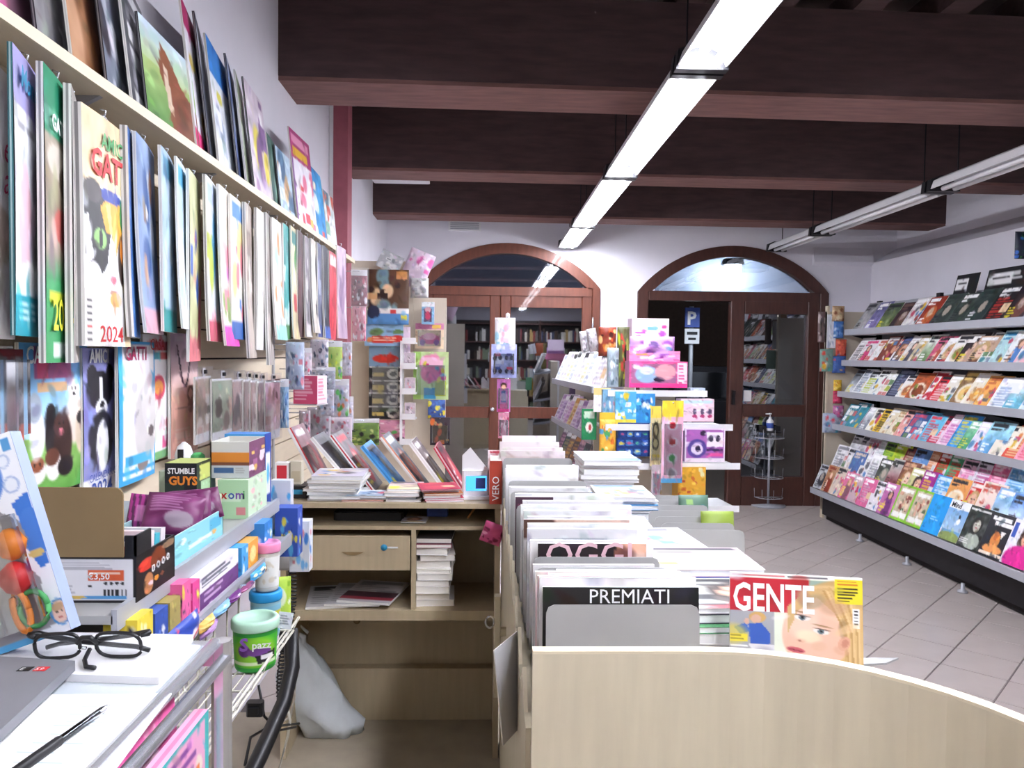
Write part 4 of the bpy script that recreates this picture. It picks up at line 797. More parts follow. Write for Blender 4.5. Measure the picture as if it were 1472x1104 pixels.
# two black script sheets poking up behind the top shelf
for i, (y, lab) in enumerate(((5.72, 'smaller black sheet with white script sticking up behind the top shelf'), (5.35, 'long black sheet with white script and a red corner'))):
    a = Art(36, 30, '1f1f22').rect(.05, .08, .55, .28, 'e8e8e8').rect(.12, .14, .5, .2, '2a2a2c').rect(0, .5, 1, .62, '8a8478').rect(0, .62, 1, 1, '5a5a58')
    if i: a.rect(.82, 0, 1, .3, 'c02830'); a.bars(.55, .1, .8, .25, 2, 'e0e0e0', 3)
    w = .26 + .2 * i
    tag(ob('calendar_sheet', sheet_mesh(a, w, .40, .004, 'calendar_sheet'), None, (3.475, y - w / 2, 1.74), (-R(14), 0, -PI / 2 + R(2))), lab, 'calendar', 'black sheets on the rack')
# beige end panel with key rings and small toys, by the door
kp = thing('hook_panel', 'beige panel with hooks between the door and the wall rack', 'display panel', (0, 7.02, 0))
x0, x1 = W(1186, 560, Y=7.02).x, W(1246, 560, Y=7.02).x
MB().box(x0, x1, 0, .03, .08, W(1200, 448, Y=7.02).z).build('board', 'beige_panel', kp)
MB().box(x0, x0 + .02, -.01, .04, 0, W(1200, 440, Y=7.02).z).build('post', 'slat', kp)
for i, (x0_, y0_, x1_, y1_, bg, cols, lab, kd) in enumerate((
  (1175, 448, 1187, 492, '6a5a58', ['d8d0cc', '3a3434', 'a89a98'], 'dark key ring card hanging at the door edge', 'pouch'),
  (1188, 452, 1202, 500, 'e0e4ec', ['f4f6f8', 'c8d0dc', 'a8b4c8'], 'tall white tag card on the hook panel', 'card'),
  (1196, 440, 1214, 462, 'b89a78', ['8a5a40', 'd8c098', 'e8d8b8'], 'tan toy pouch at the top of the hook panel', 'pouch'),
  (1198, 462, 1213, 486, '4a78b8', ['2f58a0', 'c8d8ec', '7aa0d0'], 'blue toy pouch under the tan one', 'pouch'),
  (1201, 488, 1217, 512, 'c85a48', ['e07a58', 'a83a38', '5a70a8'], 'red toy pouch on the hook panel', 'pouch'),
  (1178, 502, 1198, 534, '7a9a90', ['4ab0a8', 'e0b040', 'c8483a', 'e8e0d0'], 'bag of multicoloured rings on the hook panel', 'pouch'),
  (1196, 512, 1216, 536, '4a68a8', ['3a58a0', 'd85a68', 'e8c858'], 'blue bag of small toys on the hook panel', 'pouch'),
  (1198, 546, 1210, 562, 'e0b840', ['f0d878', 'c89030'], 'small yellow toy on the hook panel', 'pouch'),
  (1197, 562, 1211, 580, 'b83a58', ['d85a78', '8a2a48'], 'crimson toy on the hook panel', 'pouch'),
  (1197, 583, 1213, 602, 'b86a98', ['d85a80', 'e8c8d8', '6a8ab8'], 'pink bauble bag on the hook panel', 'pouch'),
  (1182, 594, 1210, 622, 'a8b4c8', ['d84a58', '4a98b0', 'e0c8d0', '5a6a98', '3a9a78'], 'lowest mixed bag on the hook panel', 'pouch'))):
    flatcard(x0_, y0_, x1_, y1_, 6.96 - .0015 * i, toyart(bg, cols, 400 + i, 12, 14, 18), lab, 'toy bag', 'small_toy', kd, .025, 'small toys on the hook panel')
flatcard(1458, 333, 1482, 372, 4.8, toyart('2a3040', ['3a70c8', '4a8a48', '1f242e', 'c8c040'], 420), 'dark blue toy bag hung high at the right edge', 'toy bag', 'toy_bag', 'pouch', .03)

# wire stand and bottle by the door
p = W(1104, 727, Z=0); ws = thing('wire_stand', 'low grey wire stand on the floor before the glass door', 'stand', p)
MB().lathe([(.17, 0), (.17, .012), (.02, .02)], 20).build('base', 'grey_metal', ws)
MB().lathe([(.012, .015), (.012, .74)], 10).build('pole', 'grey_metal', ws)
for k in range(4):
    z = .09 + k * .2
    MB().tube([(.14 * math.cos(t * PI / 10), .14 * math.sin(t * PI / 10), z) for t in range(21)], .004, 5).build('ring', 'grey_metal', ws)
    m_ = MB()
    for t in range(8): m_.tube([(0, 0, z), (.14 * math.cos(t * PI / 4), .14 * math.sin(t * PI / 4), z), (.145 * math.cos(t * PI / 4), .145 * math.sin(t * PI / 4), z + .09)], .003, 4)
    m_.build('basket_wires', 'grey_metal', ws)
MB().lathe([(.04, .74), (.12, .745), (.12, .755), (.0, .756)], 16).build('top_tray', 'black_metal', ws)
bt = thing('sanitiser_bottle', 'clear pump bottle on top of the wire stand', 'bottle', (p.x, p.y, .757))
MB().lathe([(.033, 0), (.035, .01), (.035, .1), (.014, .125), (.014, .14)], 14).build('body', 'white_plastic', bt)
MB().lathe([(.036, .03), (.0362, .031), (.0362, .08), (.036, .081)], 14).build('label_band', 'blue_ink', bt)
MB().lathe([(.006, .14), (.006, .165), (.016, .167), (.016, .178), (0, .18)], 10).box(-.045, 0, -.006, .006, .166, .176).build('pump', 'white_plastic', bt)
for i, (dx, lab) in enumerate(((.07, 'black hair clip box on the wire stand'), (-.075, 'dark tin beside the bottle on the wire stand'))):
    tag(MB().bevbox(-.03, .03, -.03, .03, 0, .05, .008).box(-.02, .02, -.031, -.03, .01, .04).build('small_tin', 'black_plastic', None, (p.x + dx, p.y, .757)), lab, 'tin', 'tins on the wire stand')

# ------------------------------------------------------------------ island display in the middle
G0 = Vector((.65, 4.62, 0)); GA = R(3.5)
gd = thing('island_display', 'white island display with toy shelves facing the counter', 'display shelf', G0, (0, 0, GA))
MB().box(.2, .28, .1, 1.75, 0, 1.42).build('spine', 'beige_panel', gd)
MB().box(.30, .36, -.02, .06, 0, 1.42).build('post', 'white_plastic', gd)
MB().box(.0, .70, -.02, 1.75, 0, .12).build('base', 'grey_metal', gd)
for z in (1.285, .97, .70):
    MB().prism([(0, z - .03), (0, z + .012), (.01, z + .012), (.01, z - .012), (.2, z + .03), (.2, z)], .06, 1.75, ax='y').build('side_shelf', 'grey_metal', gd)
for z, x0, x1, d in ((1.275, .02, .60, .3), (1.085, .0, .74, .34), (.865, .0, .78, .36), (.62, .0, .78, .36)):
    MB().box(x0, x1, -d, -.025, z - .014, z).box(x0, x1, -d - .008, -d, z - .018, z + .018).build('end_shelf', 'white_plastic', gd)
MB().box(.0, .50, -.024, -.005, .12, 1.25).build('end_back', 'beige_panel', gd)
def gpt(x, y, z): return Matrix.Rotation(GA, 4, 'Z') @ Vector((x, y, z)) + G0
def bookrow(z, n, y0, st, cols, w, h, shelf, seed):
    r = random.Random(seed)
    for i in range(n):
        bg, acc = cols[i % len(cols)]
        o = ob('book', sheet_mesh(magart(bg, acc, 'text', seed + i, 16, 20), w, h * r.uniform(.95, 1.08), .012, 'book'), None, gpt(.022, y0 + i * st, z), (-R(24), 0, -PI / 2 + GA + R(14)))
        tag(o, '%s book, %s from the near end, island display %s shelf' % (colname(bg), ORD[i + 1], shelf), 'book', 'books on the island display ' + shelf + ' side shelf')
bookrow(1.277, 11, .10, .145, [('f4f2f4', 'c8c4cc'), ('f6f4f4', 'dcd8e4'), ('f0f0f2', 'b8c0d0'), ('f4f0e4', 'd8d0a0')], .17, .25, 'upper', 500)
bookrow(.962, 10, .20, .15, [('e8d0a0', 'd89a50'), ('e4c8e0', 'b880b8'), ('f0e8f0', 'c8a0c8'), ('d8c0e0', '9a78b0'), ('e8dce8', 'b890c0')], .18, .23, 'middle', 520)
bookrow(.692, 8, .15, .19, [('5a4a48', 'c88a48'), ('8a6a58', 'e0b058'), ('4a5a58', 'a8a070'), ('7a5a70', 'd8a8b8')], .18, .22, 'lower', 540)
IG = 'toys on the island display'
def item(x0, y0, x1, y1, Y, art, lab, cat='toy box', name='toy_box', kind='box', t=.09, **k): return flatcard(x0, y0, x1, y1, Y, art, lab, cat, name, kind, t, IG, peg=k.pop('peg', False), rz=GA * .5, **k)
a = Art(24, 32, '2f8a58').rect(.15, .08, .85, .3, 'c8e0c8').ell(.5, .6, .25, .18, 'f0e8e0').ell(.55, .6, .1, .1, 'd04a50'); item(836, 588, 858, 632, 4.42, a, 'green book with a white flower at the near shelf end', 'book', 'book', t=.02)
a = Art(24, 30, 'f0d890').rect(0, .3, 1, 1, 'f4f2f0'); item(853, 558, 878, 592, 4.36, a, 'white card with a yellow head on the island display', 'card', 'display_card', 'card')
item(861, 593, 886, 655, 4.3, toyart('f0b848', ['e87a30', '58a8d8', 'f4e0a0', '4a9a58'], 440), 'orange and yellow hanging bag at the left of the end shelves', 'toy bag', 'toy_bag', 'pouch', .03, header='e8c040')
item(836, 476, 849, 506, 4.7, toyart('c8c8cc', ['e8e8ee', '9a98a0', 'b8b0b8'], 441), 'rolled clear packet on top of the island display', 'packet', 'packet', 'pouch', .03, tilt=R(-8))
item(848, 472, 863, 505, 4.66, toyart('b8b4ba', ['e0dce4', '8a8890'], 442), 'second rolled clear packet beside the orange pack', 'packet', 'packet', 'pouch', .03, tilt=R(-12))
item(860, 470, 886, 512, 4.62, toyart('8a3a28', ['e88a40', 'd85a30', '4a1f1a', 'f0c080'], 443), 'dark orange flame patterned pack on the island display', 'toy pack', 'toy_pack', 'pouch', .03)
item(886, 470, 905, 556, 4.5, toyart('5a5a38', ['c8d040', '2a2a20', '8a9a48', 'b83a30'], 444, 20, 20, 50), 'tall olive and yellow pack on the island display', 'toy pack', 'toy_pack', 'pouch', .03)
item(872, 500, 890, 556, 4.48, toyart('9aa8b0', ['c8d4da', '6a7a84', 'e8eef0'], 445), 'grey blue packet below the flame pack', 'toy pack', 'toy_pack', 'pouch', .03)
item(908, 458, 962, 494, 4.5, toyart('f4eaf0', PINKS + ['ffffff', 'f8f0f4'], 446, 16), 'white and pink topped display carton, highest on the island', t=.12)
item(905, 484, 970, 522, 4.44, toyart('c8a0dc', ['e8c8f0', '9a58b0', 'd878b8', '6a4a88', 'f4e8f8', '78b0e0'], 447, 18), 'lilac bag with a toy car inside on the island display', 'toy bag', 'toy_bag', 'pouch', .05)
item(904, 505, 978, 524, 4.40, toyart('e88ab4', ['f4c8dc', 'd84a88', 'e8a050', 'f8e8f0'], 448, 12, 36, 12), 'flat pink box above the magenta doll box', t=.12)
a = Art(50, 28, 'e45a9a').rect(.04, .08, .8, .82, 'a86a90').ell(.3, .5, .2, .32, '9ab8e0').ell(.3, .36, .12, .14, 'd8e4f4').ell(.52, .68, .1, .1, '2a2038').ell(.62, .4, .18, .3, 'e0a0a8').rect(.83, .06, .98, .94, 'f4d8e4').bars(.85, .12, .96, .88, 6, 'd85a90', 3).rect(.02, .84, 1, 1, 'f0408a').ell(.12, .2, .06, .09, 'f4d0e0')
item(904, 520, 989, 557, 4.32, a, 'magenta doll box with a clear window on the top end shelf', t=.12)
a = Art(40, 30, '58b0e0').confetti(14, ['f0f4f8', '3a88c8', 'f0d040', '88c8e8', 'd8e4ec'], 450, (.05, .05, .95, .8), (.06, .16)).rect(0, .85, 1, 1, 'f0d848')
item(884, 563, 915, 610, 4.3, a, 'cyan toy carton on the second end shelf', t=.1)
item(914, 566, 942, 608, 4.31, toyart('3a90d0', ['e8f0f4', '58c0e8', 'f0e060', '2a60a8'], 451), 'blue toy carton right of the cyan one', t=.1)
item(866, 560, 886, 606, 4.32, toyart('78a8c8', ['c8a8b8', '5a88b0', 'e8e8ec', 'a86a80'], 452), 'grey blue toy carton left of the cyan one', t=.1)
a = Art(40, 28, 'f0d0dc').rect(.04, .05, .96, .2, 'c8e0ec')
for cx in (.42, .65, .88): a.ell(cx, .55, .06, .14, '5a4a68'); a.ell(cx, .76, .07, .08, 'b83a70')
item(978, 574, 1027, 606, 4.3, a, 'pale pink box with three small figures on the second shelf', t=.1)
item(992, 558, 1014, 577, 4.38, toyart('b0bcd0', ['e0e6f0', '6a7898', 'c8d4e0'], 453), 'small silver blue box on top of the pale pink one', t=.06)
a = Art(36, 24, '1f3a78')
for i in range(4):
    for j in range(2): a.rect(.06 + i * .24, .12 + j * .45, .24 + i * .24, .42 + j * .45, ['3a68b8', '2a4a90', '4a88c8'][(i + j) % 3]); a.ell(.15 + i * .24, .28 + j * .45, .05, .08, ['d8e4f0', '58c088', 'c85a88', 'e0d058'][(i + 2 * j) % 4])
item(888, 608, 934, 630, 4.29, a, 'upper navy tray of small figures', t=.1)
a2 = Art(36, 24); a2.a = a.a[:, ::-1].copy(); item(886, 630, 936, 656, 4.28, a2, 'lower navy tray of small figures', t=.1)
a = Art(50, 40, 'eee4f0').rect(.03, .05, .97, .88, 'b06ab8').ell(.3, .6, .24, .28, '5a4a98').ell(.3, .62, .15, .17, 'e8dcf0').ell(.32, .6, .06, .1, '2a2048').rect(.55, .12, .95, .55, 'f4ecf4').ell(.65, .3, .06, .1, '3a3048').ell(.82, .3, .06, .1, '3a3048').rect(.55, .6, .95, .68, '4a3060').rect(.58, .72, .95, .84, 'e45aa0').ell(.45, .15, .08, .08, '3a2848')
item(984, 616, 1043, 664, 4.29, a, 'white and purple unicorn toy box on the third shelf', t=.14)
a = Art(22, 64, 'f0b8d0').rect(0, 0, 1, .2, 'f0d040').ell(.5, .3, .26, .06, 'f4e8f0').ell(.5, .3, .16, .045, 'd8283a').ell(.5, .5, .26, .06, 'f4e8f0').ell(.5, .5, .16, .04, 'c83a40').ell(.5, .7, .26, .06, 'f4e8f0').ell(.5, .7, .15, .04, '58b868').ell(.5, .88, .26, .06, 'e8e0e4').ell(.5, .88, .15, .04, '9a98a0').rect(0, .95, 1, 1, '58a8d8')
th, w, h = item(950, 576, 983, 694, 4.18, a, 'long pink and yellow card with four gem rings', 'toy card', 'toy_card', 'blister', .02); MB().tube([(0, -.01, h - .012), (0, .36, h - .012)], .004, 5).build('peg', 'chrome', th)
a = Art(20, 60, 'd8c89a').rect(0, 0, 1, .2, 'e8d058').ell(.5, .4, .3, .14, '4a4434').ell(.5, .4, .18, .09, 'd8c89a').ell(.5, .62, .32, .12, '3a3830').ell(.5, .62, .2, .07, 'c8ba90').rect(.1, .8, .9, .86, 'e0c840')
item(934, 584, 951, 670, 4.2, a, 'tan card with black looped hoops beside the gem card', 'toy card', 'toy_card', 'blister', .015)
item(936, 668, 952, 712, 4.2, toyart('c8b8c0', ['e8e0e8', '8ab0d0', 'd888a8', 'a08a60'], 455), 'small pastel card below the hoops', 'toy card', 'toy_card', 'blister', .015)
a = Art(30, 30, 'e0a83a').confetti(12, ['f0d058', 'c86a30', 'e8e0b0', 'b84a38'], 456); item(974, 672, 1015, 722, 4.26, a, 'yellow and orange snack carton low on the end shelves', t=.12)
# ------------------------------------------------------------------ work desk behind the counter
DY, DB = 2.75, 3.11
def dz(y): return W(560, y, Y=DY).z
def dxp(x): return W(x, 800, Y=DY).x
ZT = dz(722); zl = dz(878)
dk = thing('work_desk', 'pale wooden work desk with a drawer and open shelves', 'desk', (0, 0, 0))
xl, xr = dxp(403), dxp(719)
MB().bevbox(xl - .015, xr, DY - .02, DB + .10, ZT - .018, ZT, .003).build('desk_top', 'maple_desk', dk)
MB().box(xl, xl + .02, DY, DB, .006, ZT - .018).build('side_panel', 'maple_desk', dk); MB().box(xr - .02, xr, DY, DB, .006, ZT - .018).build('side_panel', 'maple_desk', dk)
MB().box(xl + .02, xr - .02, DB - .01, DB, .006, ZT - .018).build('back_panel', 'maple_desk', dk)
zs = dz(757)
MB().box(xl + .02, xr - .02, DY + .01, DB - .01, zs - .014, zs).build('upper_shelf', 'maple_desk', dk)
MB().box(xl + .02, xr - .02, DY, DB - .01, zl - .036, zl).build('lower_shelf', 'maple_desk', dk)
xd = dxp(594)
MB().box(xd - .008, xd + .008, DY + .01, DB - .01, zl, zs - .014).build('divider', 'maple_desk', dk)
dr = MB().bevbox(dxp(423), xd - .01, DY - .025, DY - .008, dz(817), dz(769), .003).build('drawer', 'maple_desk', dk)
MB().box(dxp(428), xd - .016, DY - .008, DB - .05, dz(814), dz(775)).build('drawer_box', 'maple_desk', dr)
pc = W(507, 795, Y=DY - .025)
m_ = MB(); n = 12; pts = [(-.04 + .08 * i / n, .004 - .012 * math.sin(PI * i / n)) for i in range(n + 1)]; pts2 = [(-.04 + .08 * i / n, .004) for i in range(n, -1, -1)][1:-1]
m_.prism(pts + pts2, -.002, .0, ax='y'); m_.build('drawer_pull', 'cardboard', dr, (pc.x, DY - .0255, pc.z))
pc = W(552, 787, Y=DY - .025); MB().lathe([(.012, 0), (.012, .001)], 10).build('blue_sticker', 'teal_ink', dr, (pc.x, DY - .0255, pc.z), (PI / 2, 0, 0)); MB().box(.012, .05, -.001, 0, -.003, .003).build('sticker_print', 'white_ink', dr, (pc.x, DY - .0255, pc.z))
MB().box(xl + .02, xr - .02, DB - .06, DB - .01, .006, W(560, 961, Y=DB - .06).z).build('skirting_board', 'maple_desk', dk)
MB().lathe([(.015, 0), (.013, .003), (.004, .004)], 10).build('panel_cap', 'cardboard', dk, (dxp(490), DB - .0115, dz(940)), (PI / 2, 0, 0))

DG = 'magazines leaning on the desk top'
def leaner(xb, yb, xt, yt, Y0, wid, bg, acc, lab, t=.012, edge=None):
    b = W(xb, yb, Y=Y0); tp = W(xt, yt, Y=Y0); d = Vector((tp.x - b.x, 0, tp.z - b.z)); L = d.length; ang = math.atan2(d.x, d.z)
    th = tag(ob('leaning_magazine', None, None, (b.x, Y0, ZT + .002), (0, ang, 0)), lab, 'magazine', DG)
    me = sheet_mesh(magart(bg, acc, 'dark' if bg < '9' else 'items', int(xb), 18, 24), wid, L, t, 'leaning_magazine', edge=edge)
    ob('cover', me, th, (0, wid / 2, t * math.sin(-ang) * .0), (0, 0, PI / 2)); return th
WE = ['f6f6f6', 'e4e2e0', 'f2f0f0']
for i, q in enumerate((
 (466, 712, 418, 622, 2.98, .2, '8a6a70', 'c86a70', 'red and white magazine leaning at the left end of the desk'),
 (518, 704, 450, 624, 2.94, .2, '5a5a60', '8a8a90', 'grey magazine second from the left leaning on the desk'),
 (540, 702, 478, 620, 2.96, .2, '6a6468', 'c83a48', 'dark magazine with a red top leaning on the desk'),
 (578, 700, 522, 632, 2.94, .2, '3a88c8', '68b0e0', 'bright blue magazine leaning in the middle of the desk'),
 (612, 698, 550, 618, 2.96, .2, '5a6068', 'd86a50', 'grey magazine with an orange red edge leaning on the desk'),
 (645, 694, 592, 622, 2.96, .2, '6a5a5a', 'e8e4e4', 'white edged magazine leaning right of the orange edged one'),
 (668, 694, 628, 630, 2.98, .2, '7a2a38', 'c83a50', 'crimson striped magazine leaning near the white device'))):
    x0, y0, x1, y1, Y0, wd_, bg, acc, lab = q
    leaner(x0, y0, x1, y1, Y0, wd_, bg, acc, lab, t=.016, edge=[['d84a50', 'f4f0f0', 'e8e4e4'], WE, ['f0eeee', 'c83a48', 'f4f4f4'], ['4a98d8', '3a80c0', '78b8e8'], ['e89a80', 'f0ece8', 'd8d4d0'], WE, ['a83048', 'e8c8cc', 'c83a50']][i])
def pile(x, y, z, w, d, specs, name, lab, group, seed, cat='magazine', jit=.012, rz0=0.0, fine=False):
    """a pile of separate magazines or books lying flat, from bottom to top"""
    r = random.Random(seed); n = len(specs)
    for i, (c, t) in enumerate(specs):
        mb = MB(); ww, dd = w * r.uniform(.96, 1.03), d * r.uniform(.96, 1.03); pg_ = (.95 - r.random() * .06,) * 3
        f = lambda zz, dx=0.0: [(-ww/2, -dd/2, zz), (ww/2, -dd/2, zz), (ww/2, dd/2, zz), (-ww/2, dd/2, zz)]
        e = min(.0012, t * .2)
        mb.box(-ww/2, ww/2, -dd/2, dd/2, 0, e, c); mb.box(-ww/2 + .002, ww/2 - .002, -dd/2 + .002, dd/2 - .002, e, t - e, pg_)
        mb.grid(magart(['c4ccd6', 'd4bcc2', 'c6cac0', 'ccc6d4'][seed % 4] if i == n - 1 and c > 'c' else c, r.choice(['d85a60', '4a78b0', 'e8d8b0', '6a6a70', 'f4f4f4']), r.choice(['items', 'face', 'text', 'land']), seed + i, 14, 18) if i == n - 1 or fine else Art(2, 2, c), lambda u, v: (ww * (u - .5), dd * (.5 - v), t)); mb.box(-ww/2, ww/2, -dd/2, dd/2, t - e, t - .0002, c)
        o = mb.build(name, 'gloss', None, (x + r.uniform(-jit, jit), y + r.uniform(-jit, jit), z), (0, 0, rz0 + r.uniform(-.05, .05)))
        tag(o, lab % (ORD[i + 1] if n > 1 else ''), cat, group); z += t + .0004
    return z
gw = lambda n, t, *c: [(c[k % len(c)], t * (1 + .3 * ((k * 7) % 5 - 2) / 2)) for k in range(n)]
p = W(484, 716, Y=2.82); pile(p.x, 2.86, ZT + .001, .19, .2, gw(8, .011, 'e8e4dc', 'c8ccd0', 'dcdcd8'), 'magazine', '%s magazine up in the thick grey pile on the desk front', 'thick pile on the desk', 11)
p = W(528, 716, Y=2.80); pile(p.x, 2.82, ZT + .001, .15, .12, gw(3, .007, 'd8a090', 'e8dcd0', 'a8b8c8'), 'booklet', '%s booklet up in the thin pile beside the thick grey pile', 'thin pile on the desk', 12, 'booklet')
p = W(579, 716, Y=2.80); pile(p.x, 2.84, ZT + .001, .13, .16, gw(4, .011, 'd8d0c8', '8a98b8', 'e8d8d0'), 'booklet', '%s booklet up in the pale pile at the middle desk front', 'middle pile on the desk', 13, 'booklet')
p = W(633, 716, Y=2.80); pile(p.x, 2.83, ZT + .001, .14, .15, gw(6, .008, 'e8d8dc', 'b83a58', 'd8c8d0', 'd88a50'), 'booklet', '%s booklet up in the pink edged pile at the desk front', 'pink pile on the desk', 14, 'booklet', rz0=.15)
# white device with a blue screen, red book, small boxes
p = W(684, 716, Y=2.80)
dv = thing('card_terminal', 'small white device with a bright blue screen on the desk', 'device', (p.x, 2.80, ZT + .001), (0, 0, R(4)))
MB().bevbox(-.055, .055, 0, .07, 0, .012, .008).build('base', 'white_plastic', dv); MB().bevbox(-.05, .05, .02, .04, .012, .105, .006).build('housing', 'white_plastic', dv)
MB().box(-.036, .04, .0185, .02, .03, .085).build('screen', 'screen_blue', dv); MB().box(.0, .036, .018, .0185, .038, .078).build('screen_window', 'blue_ink', dv)
MB().prism([(-.05, .105), (.05, .105), (-.02, .19), (-.05, .16)], .03, .034, ax='y').build('flyer_behind', 'paper', dv)
p = W(711, 735, Y=2.62)
bk = thing('upright_book', 'dark red book standing on edge at the right end of the desk', 'book', (p.x + .004, 2.72, ZT + .001))
MB().box(-.022, .022, 0, .14, 0, .155, 'b04434').box(-.02, .02, .002, .138, .155, .157, 'efece6').build('cover', 'gloss', bk)
text('VERO', .035, 'white_ink', bk, (.012, -.001, .012), (PI / 2, -PI / 2, 0), sx=1.0)
p = W(418, 716, Y=2.82); bb = thing('black_box', 'black box with a small blue sticker at the left desk corner', 'box', (p.x, 2.86, ZT + .001))
MB().bevbox(-.06, .06, -.05, .05, 0, .045, .004).build('body', 'black_plastic', bb); MB().box(.01, .045, -.0515, -.05, .015, .032).build('sticker', 'teal_ink', bb)
p = W(407, 700, Y=2.86); b2 = thing('red_carton', 'small red and white carton on the black box', 'box', (p.x, 2.86, ZT + .047))
MB().box(-.025, .025, -.02, .02, 0, .08, 'f0ecec').box(-.018, .018, -.021, -.02, .01, .07, 'd83a48').build('carton', 'gloss', b2)
b3 = MB().box(-.02, .02, -.02, .02, 0, .085, 'd8d0bc').box(-.015, .015, -.021, -.02, .01, .05, 'c8bca0').build('carton', 'gloss', None, (p.x + .052, 2.86, ZT + .047)); tag(b3, 'small beige carton beside the red one on the black box', 'box')
# things in the upper slot
p = W(530, 756, Y=2.85); s_ = thing('black_keyboard', 'black electronic unit lying in the slot under the desk top', 'device', (p.x, 2.9, zs + .001))
MB().bevbox(-.13, .13, -.06, .1, 0, .03, .01).build('body', 'black_plastic', s_); MB().box(-.11, .11, -.05, .08, .03, .034).build('key_bed', 'black_metal', s_)
p = W(598, 756, Y=2.8); tag(pile(p.x, 2.84, zs + .001, .09, .1, gw(2, .004, 'e0dcd4', 'c8c4c0'), 'leaflet', '%s leaflet up in the slot under the desk top', 'leaflets in the desk slot', 15, 'leaflet') and MB().bevbox(-.04, .04, -.03, .03, 0, .05, .004).build('blue_case', 'blue_ink', None, (W(628, 750, Y=2.9).x, 2.95, zs + .001)), 'dark blue case in the slot under the desk top', 'case')
p = W(672, 748, Y=2.85); tag(MB().tube([(0, 0, .004), (.03, .02, .045)], .004, 6, 'c88a48').tube([(.03, .02, .045), (.036, .024, .053)], .0035, 6, '3a3a3a').build('pencil', 'print', None, (p.x, 2.88, zs)), 'orange pencil leaning in the desk slot', 'pencil')
p = W(705, 765, Y=2.72); tag(ob('pink_pouch', pouch_mesh(toyart('d85a90', ['f0a0c0', 'b83a70', '8a2a50'], 470), .075, .075, .03, 'pink_pouch'), None, (p.x - .005, 2.70, p.z - .035), (0, R(20), 0)), 'pink pouch hanging from the right end of the desk', 'pouch')
# lower shelf: loose magazines and a tower of paperbacks
for i, (x, y, rz, c, lab) in enumerate(((478, 2.87, .15, 'd8d8da', 'left magazine lying on the lower desk shelf'), (512, 2.86, .1, 'c8c8cc', 'middle magazine lying on the lower desk shelf'), (536, 2.85, .05, 'd0ccd0', 'right magazine with a dark red band on the lower desk shelf'))):
    a = magart(c, '9a9aa0', 'text', 480 + i, 20, 26)
    if i == 2: a.rect(0, .55, 1, .8, '4a3038').rect(.0, .8, 1, .9, 'a83a4a')
    X_ = W(x, 868, Y=2.85).x; mb = MB(); mb.box(-.1, .1, -.13, .13, 0, .008, 'ecebe8'); mb.grid(a, lambda u, v: (-.1 + .2 * u, .13 - .26 * v, .0085))
    tag(mb.build('magazine', 'gloss', None, (X_, 2.90 - .004 * i, zl + .001 + .0095 * i), (0, 0, rz - .12 * i)), lab, 'magazine', 'magazines on the lower desk shelf')
p = W(623, 876, Y=2.86); r = random.Random(5); z = zl + .001
for i in range(11):
    t = r.uniform(.014, .028); w = r.uniform(.125, .145); mb = MB()
    c = ['f0eeec', 'e4e0dc', 'f4f2f0', 'dcd4d0', 'ecebea', 'f0ece4', 'e8e4e4', 'd8d0cc', 'e8e8ea', '8a3a50', '4a4448'][i]
    mb.box(-w/2, w/2, -.09, .09, 0, .0015, c).box(-w/2, w/2, -.09, .09, t - .0015, t, c).box(-w/2 + .002, w/2 - .003, -.088, .088, .0015, t - .0015, 'f2efe8').box(-w/2, -w/2 + .0015, -.09, .09, .0015, t - .0015, c)
    tag(mb.build('paperback', 'print', None, (p.x + r.uniform(-.012, .012), 2.88 + r.uniform(-.01, .01), z), (0, 0, r.uniform(-.1, .1))), '%s paperback from the bottom of the tower on the desk shelf' % ORD[i + 1], 'book', 'paperbacks in the desk tower'); z += t + .0004
# grey plastic bag on the floor
p = W(478, 1032, Z=.0); p.y = min(p.y, 2.97)
bg_ = thing('plastic_bag', 'crumpled grey plastic bag slumped on the floor under the desk', 'bag', (W(462, 1030, Y=2.95).x, 2.955, .007), (0, 0, 0)); bg_.scale = (.92, .9, 1.12)
mb = MB(); prof = [(.0, .02), (.11, .0), (.13, .04), (.135, .09), (.125, .14), (.105, .19), (.08, .25), (.055, .29), (.035, .31), (.045, .335), (.02, .345)]
n = 28; vs = []; fs = []
for k, (rr, zz) in enumerate(prof):
    lean_ = -.34 * zz * 1.0
    for i in range(n):
        a_ = 2 * PI * i / n; q = 1 + .11 * math.sin(5 * a_ + k * .9) + .07 * math.sin(9 * a_ - k * 1.7) + .05 * math.sin(3 * a_ + k * 2)
        vs.append((rr * q * 1.05 * math.cos(a_) + lean_ + (.05 if k < 3 else 0), rr * q * .62 * math.sin(a_), zz + (.006 * math.sin(7 * a_ + k) if k > 1 else 0)))
for k in range(len(prof) - 1):
    for i in range(n): j = (i + 1) % n; fs.append((k * n + i, k * n + j, (k + 1) * n + j, (k + 1) * n + i))
mb.add(vs, fs, None, None, True); mb.build('bag_body', 'grey_film', bg_)
MB().tube([(-.12, 0, .31), (-.14, .01, .34), (-.10, .02, .37), (-.06, .01, .345)], .006, 6).build('bag_handle', 'grey_film', bg_)
